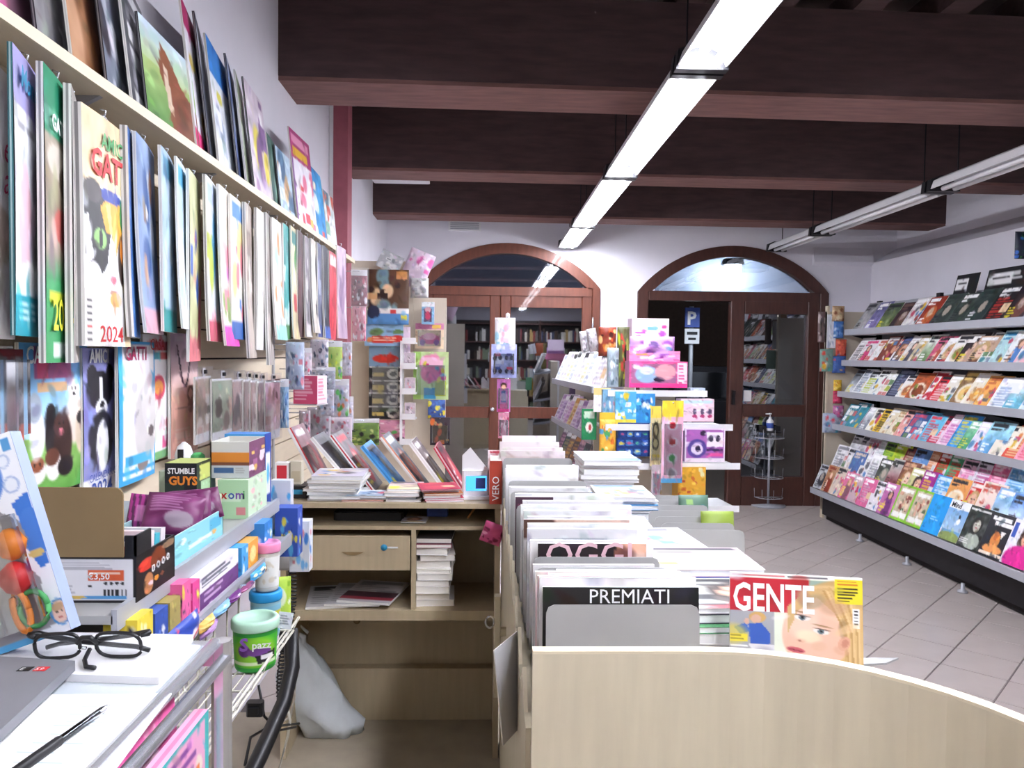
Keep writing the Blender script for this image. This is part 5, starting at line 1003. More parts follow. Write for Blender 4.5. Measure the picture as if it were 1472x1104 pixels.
# second grey bag hung between the shelf end and the desk, cables
g2 = thing('hanging_bag', 'translucent grey bag hanging at the left end of the desk', 'bag', (W(402, 760, Y=2.4).x, 2.45, W(402, 820, Y=2.45).z))
ob('film_body', pouch_mesh(Art(16, 26, 'a8a8a8').noise(.06, 5, 8, 8), .085, .2, .03, 'hanging_bag', 'print'), g2); MB().tube([(-.03, 0, .195), (-.02, .02, .26), (.02, .02, .26), (.03, 0, .195)], .003, 5).build('strap', 'grey_film', g2)
cb = thing('coiled_cord', 'black coiled telephone cord hanging beside the desk', 'cable', (W(412, 800, Y=2.5).x, 2.5, 0))
z0, z1 = W(412, 1010, Y=2.5).z, W(412, 770, Y=2.5).z
MB().tube([(.012 * math.cos(t * 1.1) + .02 * math.sin(t * .02), .012 * math.sin(t * 1.1), z1 + (z1 - z0) * -(t / 260)) for t in range(261)], .0032, 5).build('coil', 'black_plastic', cb)
MB().tube([(0, 0, z0), (.012, 0, z0 - .06), (.0, .02, z0 - .12), (-.05, .03, .02), (-.12, .02, .014)], .005, 6).build('tail', 'white_wire', cb)
h_ = [W(418, 905, Y=2.3), W(420, 960, Y=2.25), W(408, 1010, Y=2.15), W(388, 1055, Y=2.05), W(372, 1090, Y=1.98), W(352, 1130, Y=1.9), W(330, 1190, Y=1.85)]
tag(MB().tube([tuple(q) for q in h_], .022, 10).build('vacuum_hose', 'black_plastic'), 'thick black hose running down to the floor beside the wire basket', 'hose')
pb = thing('power_strip', 'black power strip with an orange light beside the desk', 'power strip', W(411, 935, Y=2.55))
MB().bevbox(-.02, .02, -.015, .015, 0, .16, .005).build('body', 'black_plastic', pb); MB().lathe([(.004, 0), (.004, .003)], 8).build('indicator_light', 'red_led', pb, (.0, -.0155, .11), (PI / 2, 0, 0))
for i, (pts, lab) in enumerate((([(372, 985, 2.2), (380, 1030, 2.2), (400, 1050, 2.25), (425, 1045, 2.4)], 'thin black cable looping behind the basket'), ([(352, 1100, 2.0), (360, 1060, 2.1), (385, 1045, 2.3), (430, 1040, 2.6)], 'thin black cable trailing over the floor'), ([(418, 960, 2.5), (424, 1000, 2.5), (418, 1030, 2.6), (395, 1045, 2.5)], 'pale cable hanging by the power strip'))):
    tag(MB().tube([tuple(W(x, y, Y=Y)) for x, y, Y in pts], .004, 5).build('cable', 'black_plastic' if i < 2 else 'white_wire'), lab, 'cable', 'cables by the desk')

# ------------------------------------------------------------------ counter with upright dividers
ZK = .93
DZ = .007
ck = thing('magazine_counter', 'pale wooden counter carrying rows of grey magazine dividers', 'counter', (0, 0, 0))
MB().box(.062, .078, 1.09, 2.86, .006, ZK + .01).build('side_panel', 'maple', ck)
MB().box(.66, .676, 1.09, 2.86, .0, ZK - .12).build('side_panel', 'maple', ck)
MB().box(.078, .66, 1.09, 2.86, ZK - .03, ZK - .012).build('tray_board', 'maple', ck)
MB().box(.078, .66, 2.845, 2.86, 0, ZK - .03).build('end_panel', 'maple', ck)
for k in range(9): MB().prism([(1.14 + k * .18, ZK + .01), (1.20 + k * .18, ZK + .055), (1.26 + k * .18, ZK + .01)], .062, .068, ax='x').build('tray_tooth', 'maple_edge', ck)
od = MB().bevbox(.028, .046, 2.10, 2.13, W(720, 1003, Y=2.1).z, W(720, 858, Y=2.1).z, .002).build('open_door_edge', 'maple', ck)
MB().tube([(.028 - .012 + .012 * math.cos(t * PI / 6), 2.10, .74 + .016 * math.sin(t * PI / 6)) for t in range(13)], .003, 5).build('ring_pull', 'chrome', od)
MB().box(.046, .062, 2.10, 2.12, .70, .72).build('hinge_arm', 'maple', ck)
dvs = [(1.106, .086, .322, 1.118), (1.294, .083, .322, 1.122), (1.362, .082, .320, 1.122), (1.445, .08, .318, 1.122), (1.53, .078, .312, 1.12), (1.63, .075, .31, 1.12), (1.74, .073, .31, 1.12), (1.86, .071, .31, 1.12), (2.0, .068, .31, 1.108), (2.16, .066, .308, 1.10), (2.30, .064, .308, 1.108), (2.52, .062, .308, 1.108), (2.69, .056, .308, 1.125)]
def divider(y, x0, x1, zt, lab, group, zb=ZK - .008, m='divider_metal', lean=5):
    w, h, b = x1 - x0, zt - zb - DZ, .012
    pts = [(-w/2, 0), (w/2, 0), (w/2, h - b), (w/2 - b * .3, h - b * .3), (w/2 - b, h), (-w/2 + b, h), (-w/2 + b * .3, h - b * .3), (-w/2, h - b)]
    o = MB().prism(pts, 0, .003, ax='y').box(-w/2, w/2, 0, .06, 0, .003).build('divider', m, None, ((x0 + x1) / 2, y, zb), (-R(lean), 0, 0))
    return tag(o, lab, 'divider', group)
for i, (y, x0, x1, zt) in enumerate(dvs): divider(y, x0 + .006, x1, zt, 'grey metal divider, %s from the front of the magazine counter' % ORD[i + 1], 'grey dividers on the magazine counter')
RG = 'magazines upright between the grey dividers'
mags_n = [0]
def upright(y, x0, x1, zt, bg, acc, t=.006, top=None, bow=.0, art=None):
    mags_n[0] += 1; h = zt - ZK - .002 - DZ
    a = art or Art(20, 26, bg)
    if art is None:
        if top: a.rect(0, 0, 1, .1, top)
        a.bars(.1, .12, .9, .5, 4, acc, mags_n[0], .7)
    o = ob('magazine', sheet_mesh(a, x1 - x0, h, t, 'magazine', bow=bow, edge=['f4f2f0', 'dedad6', 'f6f4f2']), None, ((x0 + x1) / 2, y, ZK + .001), (-R(5), 0, 0))
    tag(o, '%s upright magazine, %s from the front between the counter dividers' % (colname(bg), ORD[mags_n[0]]), 'magazine', RG); return o
a = Art(50, 40, '2c2a2a').rect(.93, 0, 1, 1, '1f1e20')
o = upright(1.125, .088, .326, 1.14, '2c2a2a', '888', art=a, bow=.003)
o['label'] = 'black magazine with white outlined capitals behind the front divider'
text('PREMIATI', .030, 'white_ink', o, (-.05, -.0045, .178), sx=1.0)
upright(1.137, .084, .325, 1.151, 'e8e6e6', 'cac6c6', bow=.004); upright(1.149, .082, .32, 1.150, 'e4e0e0', 'c8c4c4', top='e8c8c8'); upright(1.162, .10, .325, 1.149, 'e8e6e6', 'c8c4c4', t=.012); upright(1.20, .082, .318, 1.142, 'e8d0d0', 'c8a8a8', t=.01); upright(1.24, .12, .322, 1.133, 'e8e6e6', 'd0d0d0', t=.014)
upright(1.315, .085, .30, 1.122, 'dcdada', 'b8b8b8', t=.01)
a = Art(50, 44, '2a2024').rect(.72, 0, 1, .3, 'd8a890').ell(.8, .1, .1, .08, '8a5a4a').ell(.92, .14, .08, .08, 'e8c8b8')
o = upright(1.385, .098, .30, 1.142, '2a2024', '888', art=a, t=.008); o['label'] = 'dark magazine with large pale letters upright behind the third divider'
mat('pale_pink_ink', 'e0b8c0', rough=.5, noise=.01)
text('OGGI', .062, 'pale_pink_ink', o, (-.088, -.002, .162), bold=.01, sx=1.05)
upright(1.408, .085, .318, 1.142, 'e8e6e4', 'c8c4c4', t=.012, bow=.003)
a = Art(40, 40, 'd8d8da').rect(.24, .08, .72, .13, '6a7a8a'); o = upright(1.47, .083, .30, 1.150, 'd8d8da', 'aaa', art=a, t=.01); o['label'] = 'pale magazine with a slate blue bar upright behind the fourth divider'
upright(1.495, .085, .325, 1.155, 'e8e8e8', 'd0d0d0', t=.012, bow=.003); a = Art(40, 30, 'dcd8d6').rect(0, 0, .3, .2, '5a4038').rect(.3, 0, 1, .12, 'd8b8a8'); upright(1.555, .08, .30, 1.150, 'e8d8d0', 'aaa', art=a, t=.01); upright(1.585, .09, .325, 1.150, 'e8e6e6', 'd8d8d8', t=.014, bow=.006)
for y, x0, x1, zt, bg, acc, t, b in ((1.655, .085, .315, 1.148, 'e0e0e4', 'c8c8cc', .014, .004), (1.69, .08, .33, 1.154, 'e8e8e8', 'd8d8dc', .014, .006), (1.77, .1, .325, 1.147, 'dcdae0', 'c0b8c8', .014, .004), (1.81, .09, .315, 1.141, 'e8e8e8', 'dcdcdc', .014, .004), (1.885, .075, .17, 1.136, '4a3040', 'd86a90', .01, 0), (1.92, .12, .33, 1.135, 'e8e8e8', 'd8d8d8', .016, .004), (2.03, .08, .31, 1.118, 'e4e4e4', 'd8d8d8', .016, .003), (2.08, .09, .32, 1.110, 'e0dede', 'd0d0d0', .014, .003), (2.20, .075, .3, 1.105, 'e4e4e4', 'd8d8d8', .014, .002), (2.25, .07, .3, 1.10, 'e8e8e8', 'e0e0e4', .016, 0), (2.56, .065, .29, 1.108, 'dcd8d8', 'c8c0c0', .014, .002), (2.60, .07, .28, 1.108, 'e4dcdc', 'd0b8b8', .014, .002), (2.72, .055, .285, 1.148, 'dcd0d0', 'c8b0b0', .014, .003), (2.755, .06, .28, 1.156, 'e4d8d8', 'd8c0c0', .012, .003), (2.785, .05, .27, 1.173, 'e0d4d4', 'd0b8b8', .012, .003), (2.81, .06, .26, 1.193, 'e6dede', 'd8c8c8', .01, .002)):
    upright(y, x0, x1, zt, bg, acc, t, bow=b)
a = Art(20, 40, 'f8f8fa').rect(0, .86, 1, .93, '3a88c8'); me = sheet_mesh(a, .225, .212, .012, 'magazine')
tag(ob('magazine', me, None, (.175, 2.34, ZK + .001), (-R(4), 0, 0)), 'large plain white magazine with a thin blue stripe, far counter end', 'magazine')
pcx = thing('price_list_sheet', 'pink printed list standing at the far end of the counter', 'notice', (W(724, 640, Y=2.92).x, 2.92, ZT))
ob('sheet', sheet_mesh(Art(24, 36, 'f4e8ea').bars(.1, .1, .45, .95, 10, 'd87a88', 3).bars(.55, .1, .9, .95, 10, 'd89098', 4).rect(.05, .02, .95, .08, 'c84a60'), .12, .17, .004, 'price_list_sheet', 'print'), pcx); MB().box(-.06, .06, -.01, .04, 0, .006).build('foot', 'white_plastic', pcx)
tg = thing('price_card', 'white card with purple print hanging on the counter side', 'card', (.058, 1.36, .80), (0, R(-6), 0))
ob('card', sheet_mesh(Art(16, 40, 'f0eef4').bars(.15, .3, .85, .9, 9, '7a5a98', 2), .10, .17, .002, 'price_card', 'print'), tg, (0, 0, 0), (0, 0, -PI / 2 - .5))
# right column: piles lying flat, a third row of dividers, the front magazine
pile(.40, 2.60, ZK - .01, .19, .25, gw(15, .0145, 'e4e0e0', 'dccccc', 'd8d4d8', 'e4e4e4'), 'magazine', '%s magazine up in the farthest pile beside the upright magazines', 'farthest counter pile', 21)
pile(.415, 2.32, ZK - .01, .17, .22, gw(12, .0125, 'e6e4e4', 'd8d4d4', 'b8c8d8', '4a4448', '4a90c8'), 'magazine', '%s magazine up in the second farthest counter pile', 'second farthest counter pile', 22)
pile(.385, 2.02, ZK - .01, .12, .25, gw(9, .012, 'e4e4e4', 'd8d4d4', 'e6e6e6'), 'magazine', '%s magazine up in the counter pile left of the short dividers', 'counter pile by the short dividers', 23)
pile(.405, 1.72, ZK - .01, .16, .24, gw(11, .013, 'e6e6e6', 'dcdce0', 'e2dede'), 'magazine', '%s magazine up in the white fanned counter pile', 'white fanned counter pile', 24, rz0=.12)
zz = pile(.43, 1.50, ZK - .01, .20, .17, gw(12, .0135, 'e6d4d8', 'e6e4e4', '3a4898', 'e6ccd0'), 'magazine', '%s magazine up in the pink and blue edged counter pile', 'pink and blue counter pile', 25)
pile(.435, 1.31, ZK - .01, .20, .17, gw(11, .0135, 'e4e2e2', 'c85a50', 'd8d4d4', '5a9a68', '3a3a48'), 'magazine', '%s magazine up in the counter pile behind the blonde cover', 'counter pile behind the blonde cover', 26)
for i, y_ in enumerate((1.88, 1.96, 2.04, 2.12, 2.20, 2.28, 2.36)): divider(y_, .462, .655, 1.055, 'short grey divider, %s from the front in the outer row' % ORD[i + 1], 'short dividers in the outer row', zb=ZK - .012, lean=8)
for i, (y, bg, cols, lab) in enumerate(((2.005, '8aa040', ['d8e040', '4a6a30', 'e8e8a0'], 'lime yellow pouch between the short dividers'), (2.245, '5a7a68', ['3a88a0', 'c85a48', '88b060', '2a4a40'], 'green and red pouch between the short dividers'))):
    tag(ob('pouch', pouch_mesh(toyart(bg, cols, 490 + i), .09, .15, .015, 'pouch'), None, (.625, y, ZK - .01), (-R(10), 0, 0)), lab, 'pouch')
# the blonde cover
a = Art(100, 200, 'dfe4d4'); a.Y = a.Y / .53
a.rect(0, 0, 1, .045, 'f2f0ea').rect(.02, .012, .42, .034, 'c84a50', .7).rect(.44, .012, .74, .034, '3a3a44', .7).rect(0, .05, .62, .43, 'c22f3c')
a.rect(.6, .05, 1, .2, '9ab0a0').rect(0, .43, .34, 1, 'a8aab0').rect(.34, .43, .5, 1, 'e2e8d6')
a.ell(.8, .5, .34, .46, 'c9a56e', soft=.06, rot=.12).ell(.9, .72, .2, .42, 'd8b57a', soft=.1).ell(.72, .22, .2, .12, 'dcbc86', soft=.2)
a.ell(.62, .56, .21, .40, 'e9c2ab', soft=.05, rot=.22).ell(.66, .74, .24, .28, 'e6bda6', soft=.1, rot=.2).ell(.55, .5, .12, .2, 'efcdb8', soft=.5)
a.poly([(.44, .36), (.58, .16), (.76, .12), (.66, .24), (.52, .4), (.47, .56), (.44, .66)], 'd3b079').poly([(.76, .12), (.9, .3), (.95, .7), (.97, 1), (.86, 1), (.86, .66), (.8, .42), (.66, .24)], 'cfa970')
for k in range(9): a.poly([(.70 + k * .025, .16), (.72 + k * .025, .16), (.88 + k * .014, .62), (.90 + k * .012, 1), (.885 + k * .012, 1), (.865 + k * .014, .62)], ['b88f58', 'e6cc9a', 'd9ba84'][k % 3], .7)
a.ell(.55, .475, .06, .032, 'f0e4de', rot=.2).ell(.55, .475, .026, .03, '6a7a80').ell(.55, .475, .012, .014, '22262a').ell(.69, .62, .06, .032, 'f0e4de', rot=.25).ell(.69, .62, .026, .03, '6a7a80').ell(.69, .62, .012, .014, '22262a')
for q in range(2):
    x_, y_ = ((.55, .445), (.7, .588))[q]; a.ell(x_, y_ - .03, .07, .009, 'a8805e', rot=.25, soft=.8); a.ell(x_ - .002, y_ + .008, .058, .006, '5a4038', rot=.22, soft=.9)
a.ell(.545, .73, .035, .02, 'd9a48e', soft=.6).ell(.53, .735, .012, .008, 'a8685a', soft=.6).ell(.50, .84, .07, .03, 'c8606a', rot=.25, soft=.2).ell(.5, .843, .06, .006, '8a3a44', rot=.25).ell(.86, .74, .045, .08, 'dba58c', rot=.2).ell(.865, .74, .025, .05, 'c88a74', rot=.2)
a.ell(.21, .50, .065, .06, 'd0a868').ell(.2, .52, .04, .05, 'd8b09a').poly([(.14, .58), (.24, .56), (.31, .68), (.30, .84), (.16, .84), (.15, .7)], '3f62b8').poly([(.03, .62), (.12, .57), (.16, .66), (.08, .7)], '4a70c0').ell(.13, .55, .02, .035, 'd8b09a').poly([(.14, .8), (.34, .8), (.34, .98), (.22, .98)], 'd8d8dc').rect(0, .70, .14, .78, 'e8d848').bars(.01, .71, .13, .775, 2, '2a2a2a', 3).bars(.01, .82, .2, .93, 3, 'f2f2f4', 4)
a.rect(.79, .02, 1, .30, 'ecd83a').bars(.81, .04, .98, .10, 2, 'd07a30', 5).bars(.81, .12, .98, .29, 5, '2a2824', 6).rect(.925, .35, .975, .56, 'f4f4f4')
for k in range(14): a.rect(.935, .365 + k * .013, .968, .37 + k * .013, '2a2a2a')
pL, pR_ = W(1049, 890, Y=1.165), W(1243, 890, Y=1.13)
w = (pR_ - pL).xy.length; rz = math.atan2(pR_.y - pL.y, pR_.x - pL.x); hgt = .255
gm = thing('cover_magazine', 'magazine with a red title and a blonde woman, upright behind the curved panel', 'magazine', ((pL.x + pR_.x) / 2, (pL.y + pR_.y) / 2 - .012, W(1145, 829, Y=1.148).z - hgt * math.cos(R(8))), (-R(8), 0, rz))
ob('cover', sheet_mesh(a, w, hgt, .006, 'cover_magazine'), gm)
text('GENTE', .060, 'white_ink', gm, (-w * .48, -.0006, hgt * (1 - .425 * .53)), bold=.022, sx=.66)
gm.location.z -= .004
MB().box(-.09, .09, .008, .012, -.02, .2).build('backing_magazine', 'paper', gm)
bk_ = thing('wire_holder', 'grey metal holder plate sticking out beside the blonde cover', 'holder', (.58, 1.15, W(1270, 950, Y=1.15).z - .01))
MB().prism([(-.02, 0), (.05, .01), (.08, .03), (-.02, .03)], 0, .003, ax='z').box(-.02, .02, 0, .03, -.03, 0).build('plate', 'divider_metal', bk_)
MB().box(-.02, .0, .01, .02, -.14, 0).build('arm', 'black_metal', bk_)
# curved wooden panel in front
ZP = W(900, 930, Y=1.06).z
pts = [(.068, 1.062), (.30, 1.062)] + [(.30 + .36 * math.sin(t * PI / 24), .70 + .362 * math.cos(t * PI / 24)) for t in range(1, 13)] + [(.66, .35), (.66, -.3)]
cpn = thing('curved_counter_panel', 'curved pale wooden counter panel in the right foreground', 'counter', (0, 0, 0))
mb, me_ = MB(), MB()
for i in range(len(pts) - 1):
    def off(k):
        q0, q1 = Vector(pts[max(k - 1, 0)]), Vector(pts[min(k + 1, len(pts) - 1)]); t_ = (q1 - q0).normalized(); return Vector((-t_.y, t_.x)) * -.018
    A, B = Vector(pts[i]), Vector(pts[i + 1]); a0, b0 = A + off(i), B + off(i + 1)
    mb.prism([tuple(A), tuple(B), tuple(b0), tuple(a0)], .0, ZP - .004); me_.prism([tuple(A), tuple(B), tuple(b0), tuple(a0)], ZP - .0039, ZP)
for k in range(len(mb.sm)): pass
mb.build('panel', 'maple', cpn); me_.build('edge_banding', 'maple_edge', cpn)
# ------------------------------------------------------------------ glass counter at the left front
ZG = 1.09
lc = thing('glass_counter', 'glass topped counter with a chrome edge in the left foreground', 'counter', (0, 0, 0))
mat('frost_glass', 'd4dde2', rough=.12, noise=.02, nscale=4, spec=.6, coat=.5)
MB().bevbox(-.965, -.375, -.35, 1.02, ZG - .012, ZG, .004).build('glass_top', 'frost_glass', lc)
MB().tube([(-.362, -.35, ZG - .002), (-.362, 1.03, ZG - .002)], .008, 8).build('chrome_rail', 'chrome', lc); MB().tube([(-.348, -.35, ZG - .022), (-.348, 1.03, ZG - .022)], .008, 8).build('chrome_rail', 'chrome', lc)
MB().bevbox(-.366, -.342, 1.02, 1.044, .006, ZG + .002, .006).build('post', 'chrome', lc)
MB().box(-.965, -.36, 1.022, 1.04, ZG - .03, ZG - .002).build('end_rail', 'chrome', lc)
MB().box(-.965, -.56, -.35, 1.0, .006, ZG - .014).build('cabinet', 'maple', lc)
MB().box(-.56, -.35, -.35, 1.0, .80, .812).build('inner_shelf', 'white_plastic', lc)
# pink and teal toy packs under the glass edge
UG = 'toy packs under the glass edge'
def sidepack(y0, y1, z0, z1, X, art, lab, t=.04, lean=0.0):
    th = tag(ob('toy_pack', None, None, (X, (y0 + y1) / 2, z0), (0, lean, 0)), lab, 'toy pack', UG)
    ob('carton', sheet_mesh(art, y1 - y0, z1 - z0, t, 'toy_pack', edge=['f0b8d0', 'e88ab0', 'f0b8d0']), th, (0, 0, 0), (0, 0, PI / 2)); return th
a = Art(40, 50, 'e868a8').noise(.1, 4, 5, 90).poly([(0, .5), (.4, .35), (1, .55), (1, 1), (0, 1)], 'f090c0').ell(.5, .3, .2, .1, 'f8d8e8').rect(.6, .5, 1, .7, '3a2a38').confetti(6, ['f4c0d8', 'd84a98'], 90, (.1, .1, .9, .6), (.04, .1))
sidepack(.82, .99, .813, 1.055, -.385, a, 'bright pink toy pack under the chrome edge', lean=R(-4))
a = Art(40, 50, '48b8b8').rect(.1, .04, .9, .96, 'e8a8c8').bars(.15, .08, .85, .3, 3, '7a3a90', 3).ell(.5, .45, .3, .1, 'b060c0').ell(.75, .3, .1, .08, 'f0e0d0').ell(.75, .3, .04, .03, 'e8803a').confetti(10, ['f04a88', 'f4d0e0', '58c8c8', '8a4ab0', 'f8f0f4'], 91, (.15, .5, .85, .95), (.05, .12))
sidepack(.86, 1.005, .813, 1.01, -.362, a, 'teal and pink toy pack with purple lettering, by the chrome post', t=.018)
a = Art(36, 50, 'c8c0cc').grad('d8d4d8', 'a84a80', 0, 1, True).ell(.4, .45, .2, .14, '8a5a48').ell(.4, .36, .16, .08, '4a2f28').ell(.4, .48, .1, .03, 'f0e0d8').ell(.35, .9, .4, .25, '9a78c0')
sidepack(.68, .81, .813, 1.03, -.37, a, 'grey and purple doll pack at the bottom edge', t=.03)
# papers, notebook, pen, glasses on the glass
def flat(name, pts, z, t, m, lab, cat, art=None, nbow=0.0):
    """sheet lying on the counter with the given plan corners, anticlockwise from far left"""
    c = sum((Vector(p) for p in pts), Vector((0, 0))) / 4; th = thing(name, lab, cat, (c.x, c.y, z))
    q = [(p[0] - c.x, p[1] - c.y) for p in pts]
    mb = MB(); mb.prism([q[1], q[2], q[3], q[0]] if False else list(reversed(q)), 0, t, 'f4f4f4'); mb.build('sheet', m, th)
    if art is not None:
        f = lambda u, v: tuple((Vector(q[0]).lerp(Vector(q[1]), u)).lerp(Vector(q[3]).lerp(Vector(q[2]), u), v)) + (t + .0004,)
        mb = MB(); mb.grid(art, f); mb.build('print_layer', 'print', th)
    return th
P2 = lambda x, y, z=ZG: tuple(W(x, y, Z=z).xy)
flat('paper_stack', [P2(60, 918, ZG), P2(278, 922, ZG), P2(228, 985, ZG), P2(-60, 975, ZG)], ZG + .0005, .009, 'paper', 'stack of blank white paper under the glasses', 'paper')
a = Art(60, 70, 'fafafa')
for k in range(16): a.rect(.42 + .02 * (k % 3), .12 + k * .05, .62 + .05 * ((k * 7) % 4), .128 + k * .05, 'b8c8d0')
flat('printed_sheet', [P2(60, 1001, ZG), P2(247, 999, ZG), P2(150, 1130, ZG), P2(-160, 1120, ZG)], ZG + .0005, .0012, 'paper', 'printed sheet under the pen at the bottom left', 'paper', a)
mat('notebook_grey', '77787e', rough=.45, noise=.04)
zn = ZG + .011
q = [P2(-60, 942, zn + .01), P2(108, 952, zn + .01), P2(-8, 1060, zn + .01), P2(-190, 1040, zn + .01)]
c = sum((Vector(p) for p in q), Vector((0, 0))) / 4; nb = thing('grey_notebook', 'grey hardback notebook at the left edge of the glass counter', 'notebook', (c.x, c.y, zn))
qq = [(p[0] - c.x, p[1] - c.y) for p in q]
MB().prism(list(reversed(qq)), 0, .012).build('cover', 'notebook_grey', nb)
e = P2(48, 962, zn + .012); lx, ly = e[0] - c.x, e[1] - c.y
for k, mm in enumerate(('black_ink', 'red_ink')):
    MB().box(lx - .016 + k * .018, lx - .002 + k * .018, ly - .006, ly + .006, .0122, .0126).build('cover_mark', mm, nb)
    text('ED'[k:k + 1] if k == 0 else '59', .010, 'white_ink', nb, (lx - .0145 + k * .017, ly - .004, .0128), (0, 0, 0), sx=1.0)
A_, B_ = W(30, 1105, Z=ZG + .006), W(157, 1014, Z=ZG + .006); d = (B_ - A_); L = d.length; az = math.atan2(d.y, d.x)
pn = thing('ballpoint_pen', 'clear ballpoint pen with a black cap lying on the printed sheet', 'pen', (A_.x, A_.y, ZG + .0065), (0, 0, az))
MB().lathe([(.0042, .045), (.0042, L - .014), (.002, L - .004), (.0008, L)], 6).build('barrel', 'clear_plastic', pn, (0, 0, 0), (0, PI / 2, 0))
MB().lathe([(.0015, .05), (.0015, L - .016)], 6).build('ink_tube', 'black_ink', pn, (0, 0, 0), (0, PI / 2, 0))
MB().lathe([(.0035, -.02), (.0052, -.018), (.0052, .05), (.0045, .052)], 10).box(-.0008, .0008, 0, .0075, 0, .04).build('cap', 'black_ink', pn, (0, 0, 0), (0, PI / 2, 0))
gc = W(129, 945, Z=ZG + .012)
gl = thing('reading_glasses', 'black framed reading glasses resting on the paper stack', 'glasses', (gc.x, gc.y, ZG + .0102), (0, 0, R(3)))
def rim(cx):
    pts = []
    for k in range(29):
        a_ = 2 * PI * k / 28; ca_, sa_ = math.cos(a_), math.sin(a_)
        x_ = .0265 * math.copysign(abs(ca_) ** .6, ca_); z_ = .0165 * math.copysign(abs(sa_) ** .7, sa_) + (.002 * math.copysign(1, -cx) * ca_)
        pts.append((cx + x_, -.006 * 0 - (.0165 + z_) * .25, .0185 + z_))
    return pts
for sx in (-.036, .036):
    MB().tube(rim(sx), .0022, 6).build('rim', 'black_plastic', gl)
    MB().add([(p_[0], p_[1], p_[2]) for p_ in rim(sx)[:-1]], [tuple(range(28))]).build('lens', 'clear_plastic', gl)
MB().tube([(-.012, -.006, .022), (-.005, -.009, .030), (.005, -.009, .030), (.012, -.006, .022)], .003, 6).build('bridge', 'black_plastic', gl)
for sx in (-1, 1):
    MB().tube([(sx * .0625, -.005, .03), (sx * .070, .0, .031), (sx * .066, .012, .028), (sx * .02, .022 + .006 * sx, .016), (-sx * .05, .024 + .008 * sx, .008), (-sx * .066, .022 + .008 * sx, .004)], [.003, .004, .004, .003, .003, .003], 6).build('temple', 'black_plastic', gl)
    MB().tube([(sx * .010, -.004, .016), (sx * .006, .004, .012)], .002, 5).build('nose_pad', 'clear_plastic', gl)
MB().tube([(0, .0, .012), (.002, -.018, .006), (.010, -.032, .003), (.022, -.036, .003)], .0028, 6).build('neck_cord_end', 'black_plastic', gl)

# baby toy box leaning on the counter
bp = W(102, 905, Y=.96)
tw, thh = .125, .262
bx_ = thing('baby_toy_box', 'white and blue baby rattle box leaning at the left edge', 'toy box', (bp.x, .96, bp.z), (R(-6), R(-20), 0))
a = Art(70, 110, 'eef2fa').ell(.5, .18, .30, .16, '5a8ad8', soft=.05).ell(.5, .18, .23, .115, 'a8d8ec', soft=.1).poly([(.80, .34), (1, .30), (1, .66), (.9, .68), (.84, .6), (.88, .52)], '3f7ad4').ell(.94, .5, .14, .12, '4a82d8', soft=.06).ell(.84, .13, .075, .036, 'b8c8e4').ell(.84, .13, .055, .027, 'e8eef8').ell(.86, .25, .085, .042, 'a8bce0').ell(.86, .25, .065, .033, 'e8eef8').rect(.88, .02, .97, .085, '5aa0d8')
a.poly([(.2, .36), (.6, .33), (.82, .42), (.86, .52), (.76, .62), (.86, .72), (.84, .84), (.9, .95), (.5, .97), (.2, .97)], '9a98a0').ell(.95, .90, .10, .065, '4a90d0', soft=.06).ell(.95, .90, .08, .055, 'e8c4b8', soft=.1).ell(.94, .875, .06, .022, 'c8a080').ell(.92, .9, .010, .006, '4a3a38').ell(.97, .9, .010, .006, '4a3a38').ell(.945, .925, .02, .006, 'c06a68').ell(.90, .60, .08, .02, 'd8c078').rect(0, .97, .75, 1, '58a8dc')
mb = MB(); mb.grid(a, lambda u, v: (-tw + tw * u, 0, thh * (1 - v))); mb.box(-tw, 0, .0008, .022, 0, thh, '9aa8c8'); mb.build('carton', 'gloss', bx_)
rt = ob('rattle', None, bx_, (-.036, -.002, 0))
MB().lathe([(.004, 0), (.013, .007), (.019, .02), (.013, .033), (.004, .04)], 14).build('orange_ball', 'orange_ink', rt, (0, -.004, .105))
MB().lathe([(.004, 0), (.014, .007), (.020, .021), (.014, .035), (.004, .042)], 14).build('red_ball', 'red_ink', rt, (-.006, -.004, .062))
MB().tube([(.004 + .018 * math.cos(t * PI / 8), -.004, .04 + .022 * math.sin(t * PI / 8)) for t in range(17)], .0035, 6).build('green_ring', 'green_ink', rt)
MB().tube([(-.010 + .009 * math.cos(t * PI / 8), -.006, .042 + .026 * math.sin(t * PI / 8)) for t in range(17)], .004, 6).build('orange_ring', 'orange_ink', rt)
MB().bevbox(-.05, .018, -.026, 0, .02, .16, .008).build('window_blister', 'clear_plastic', rt)

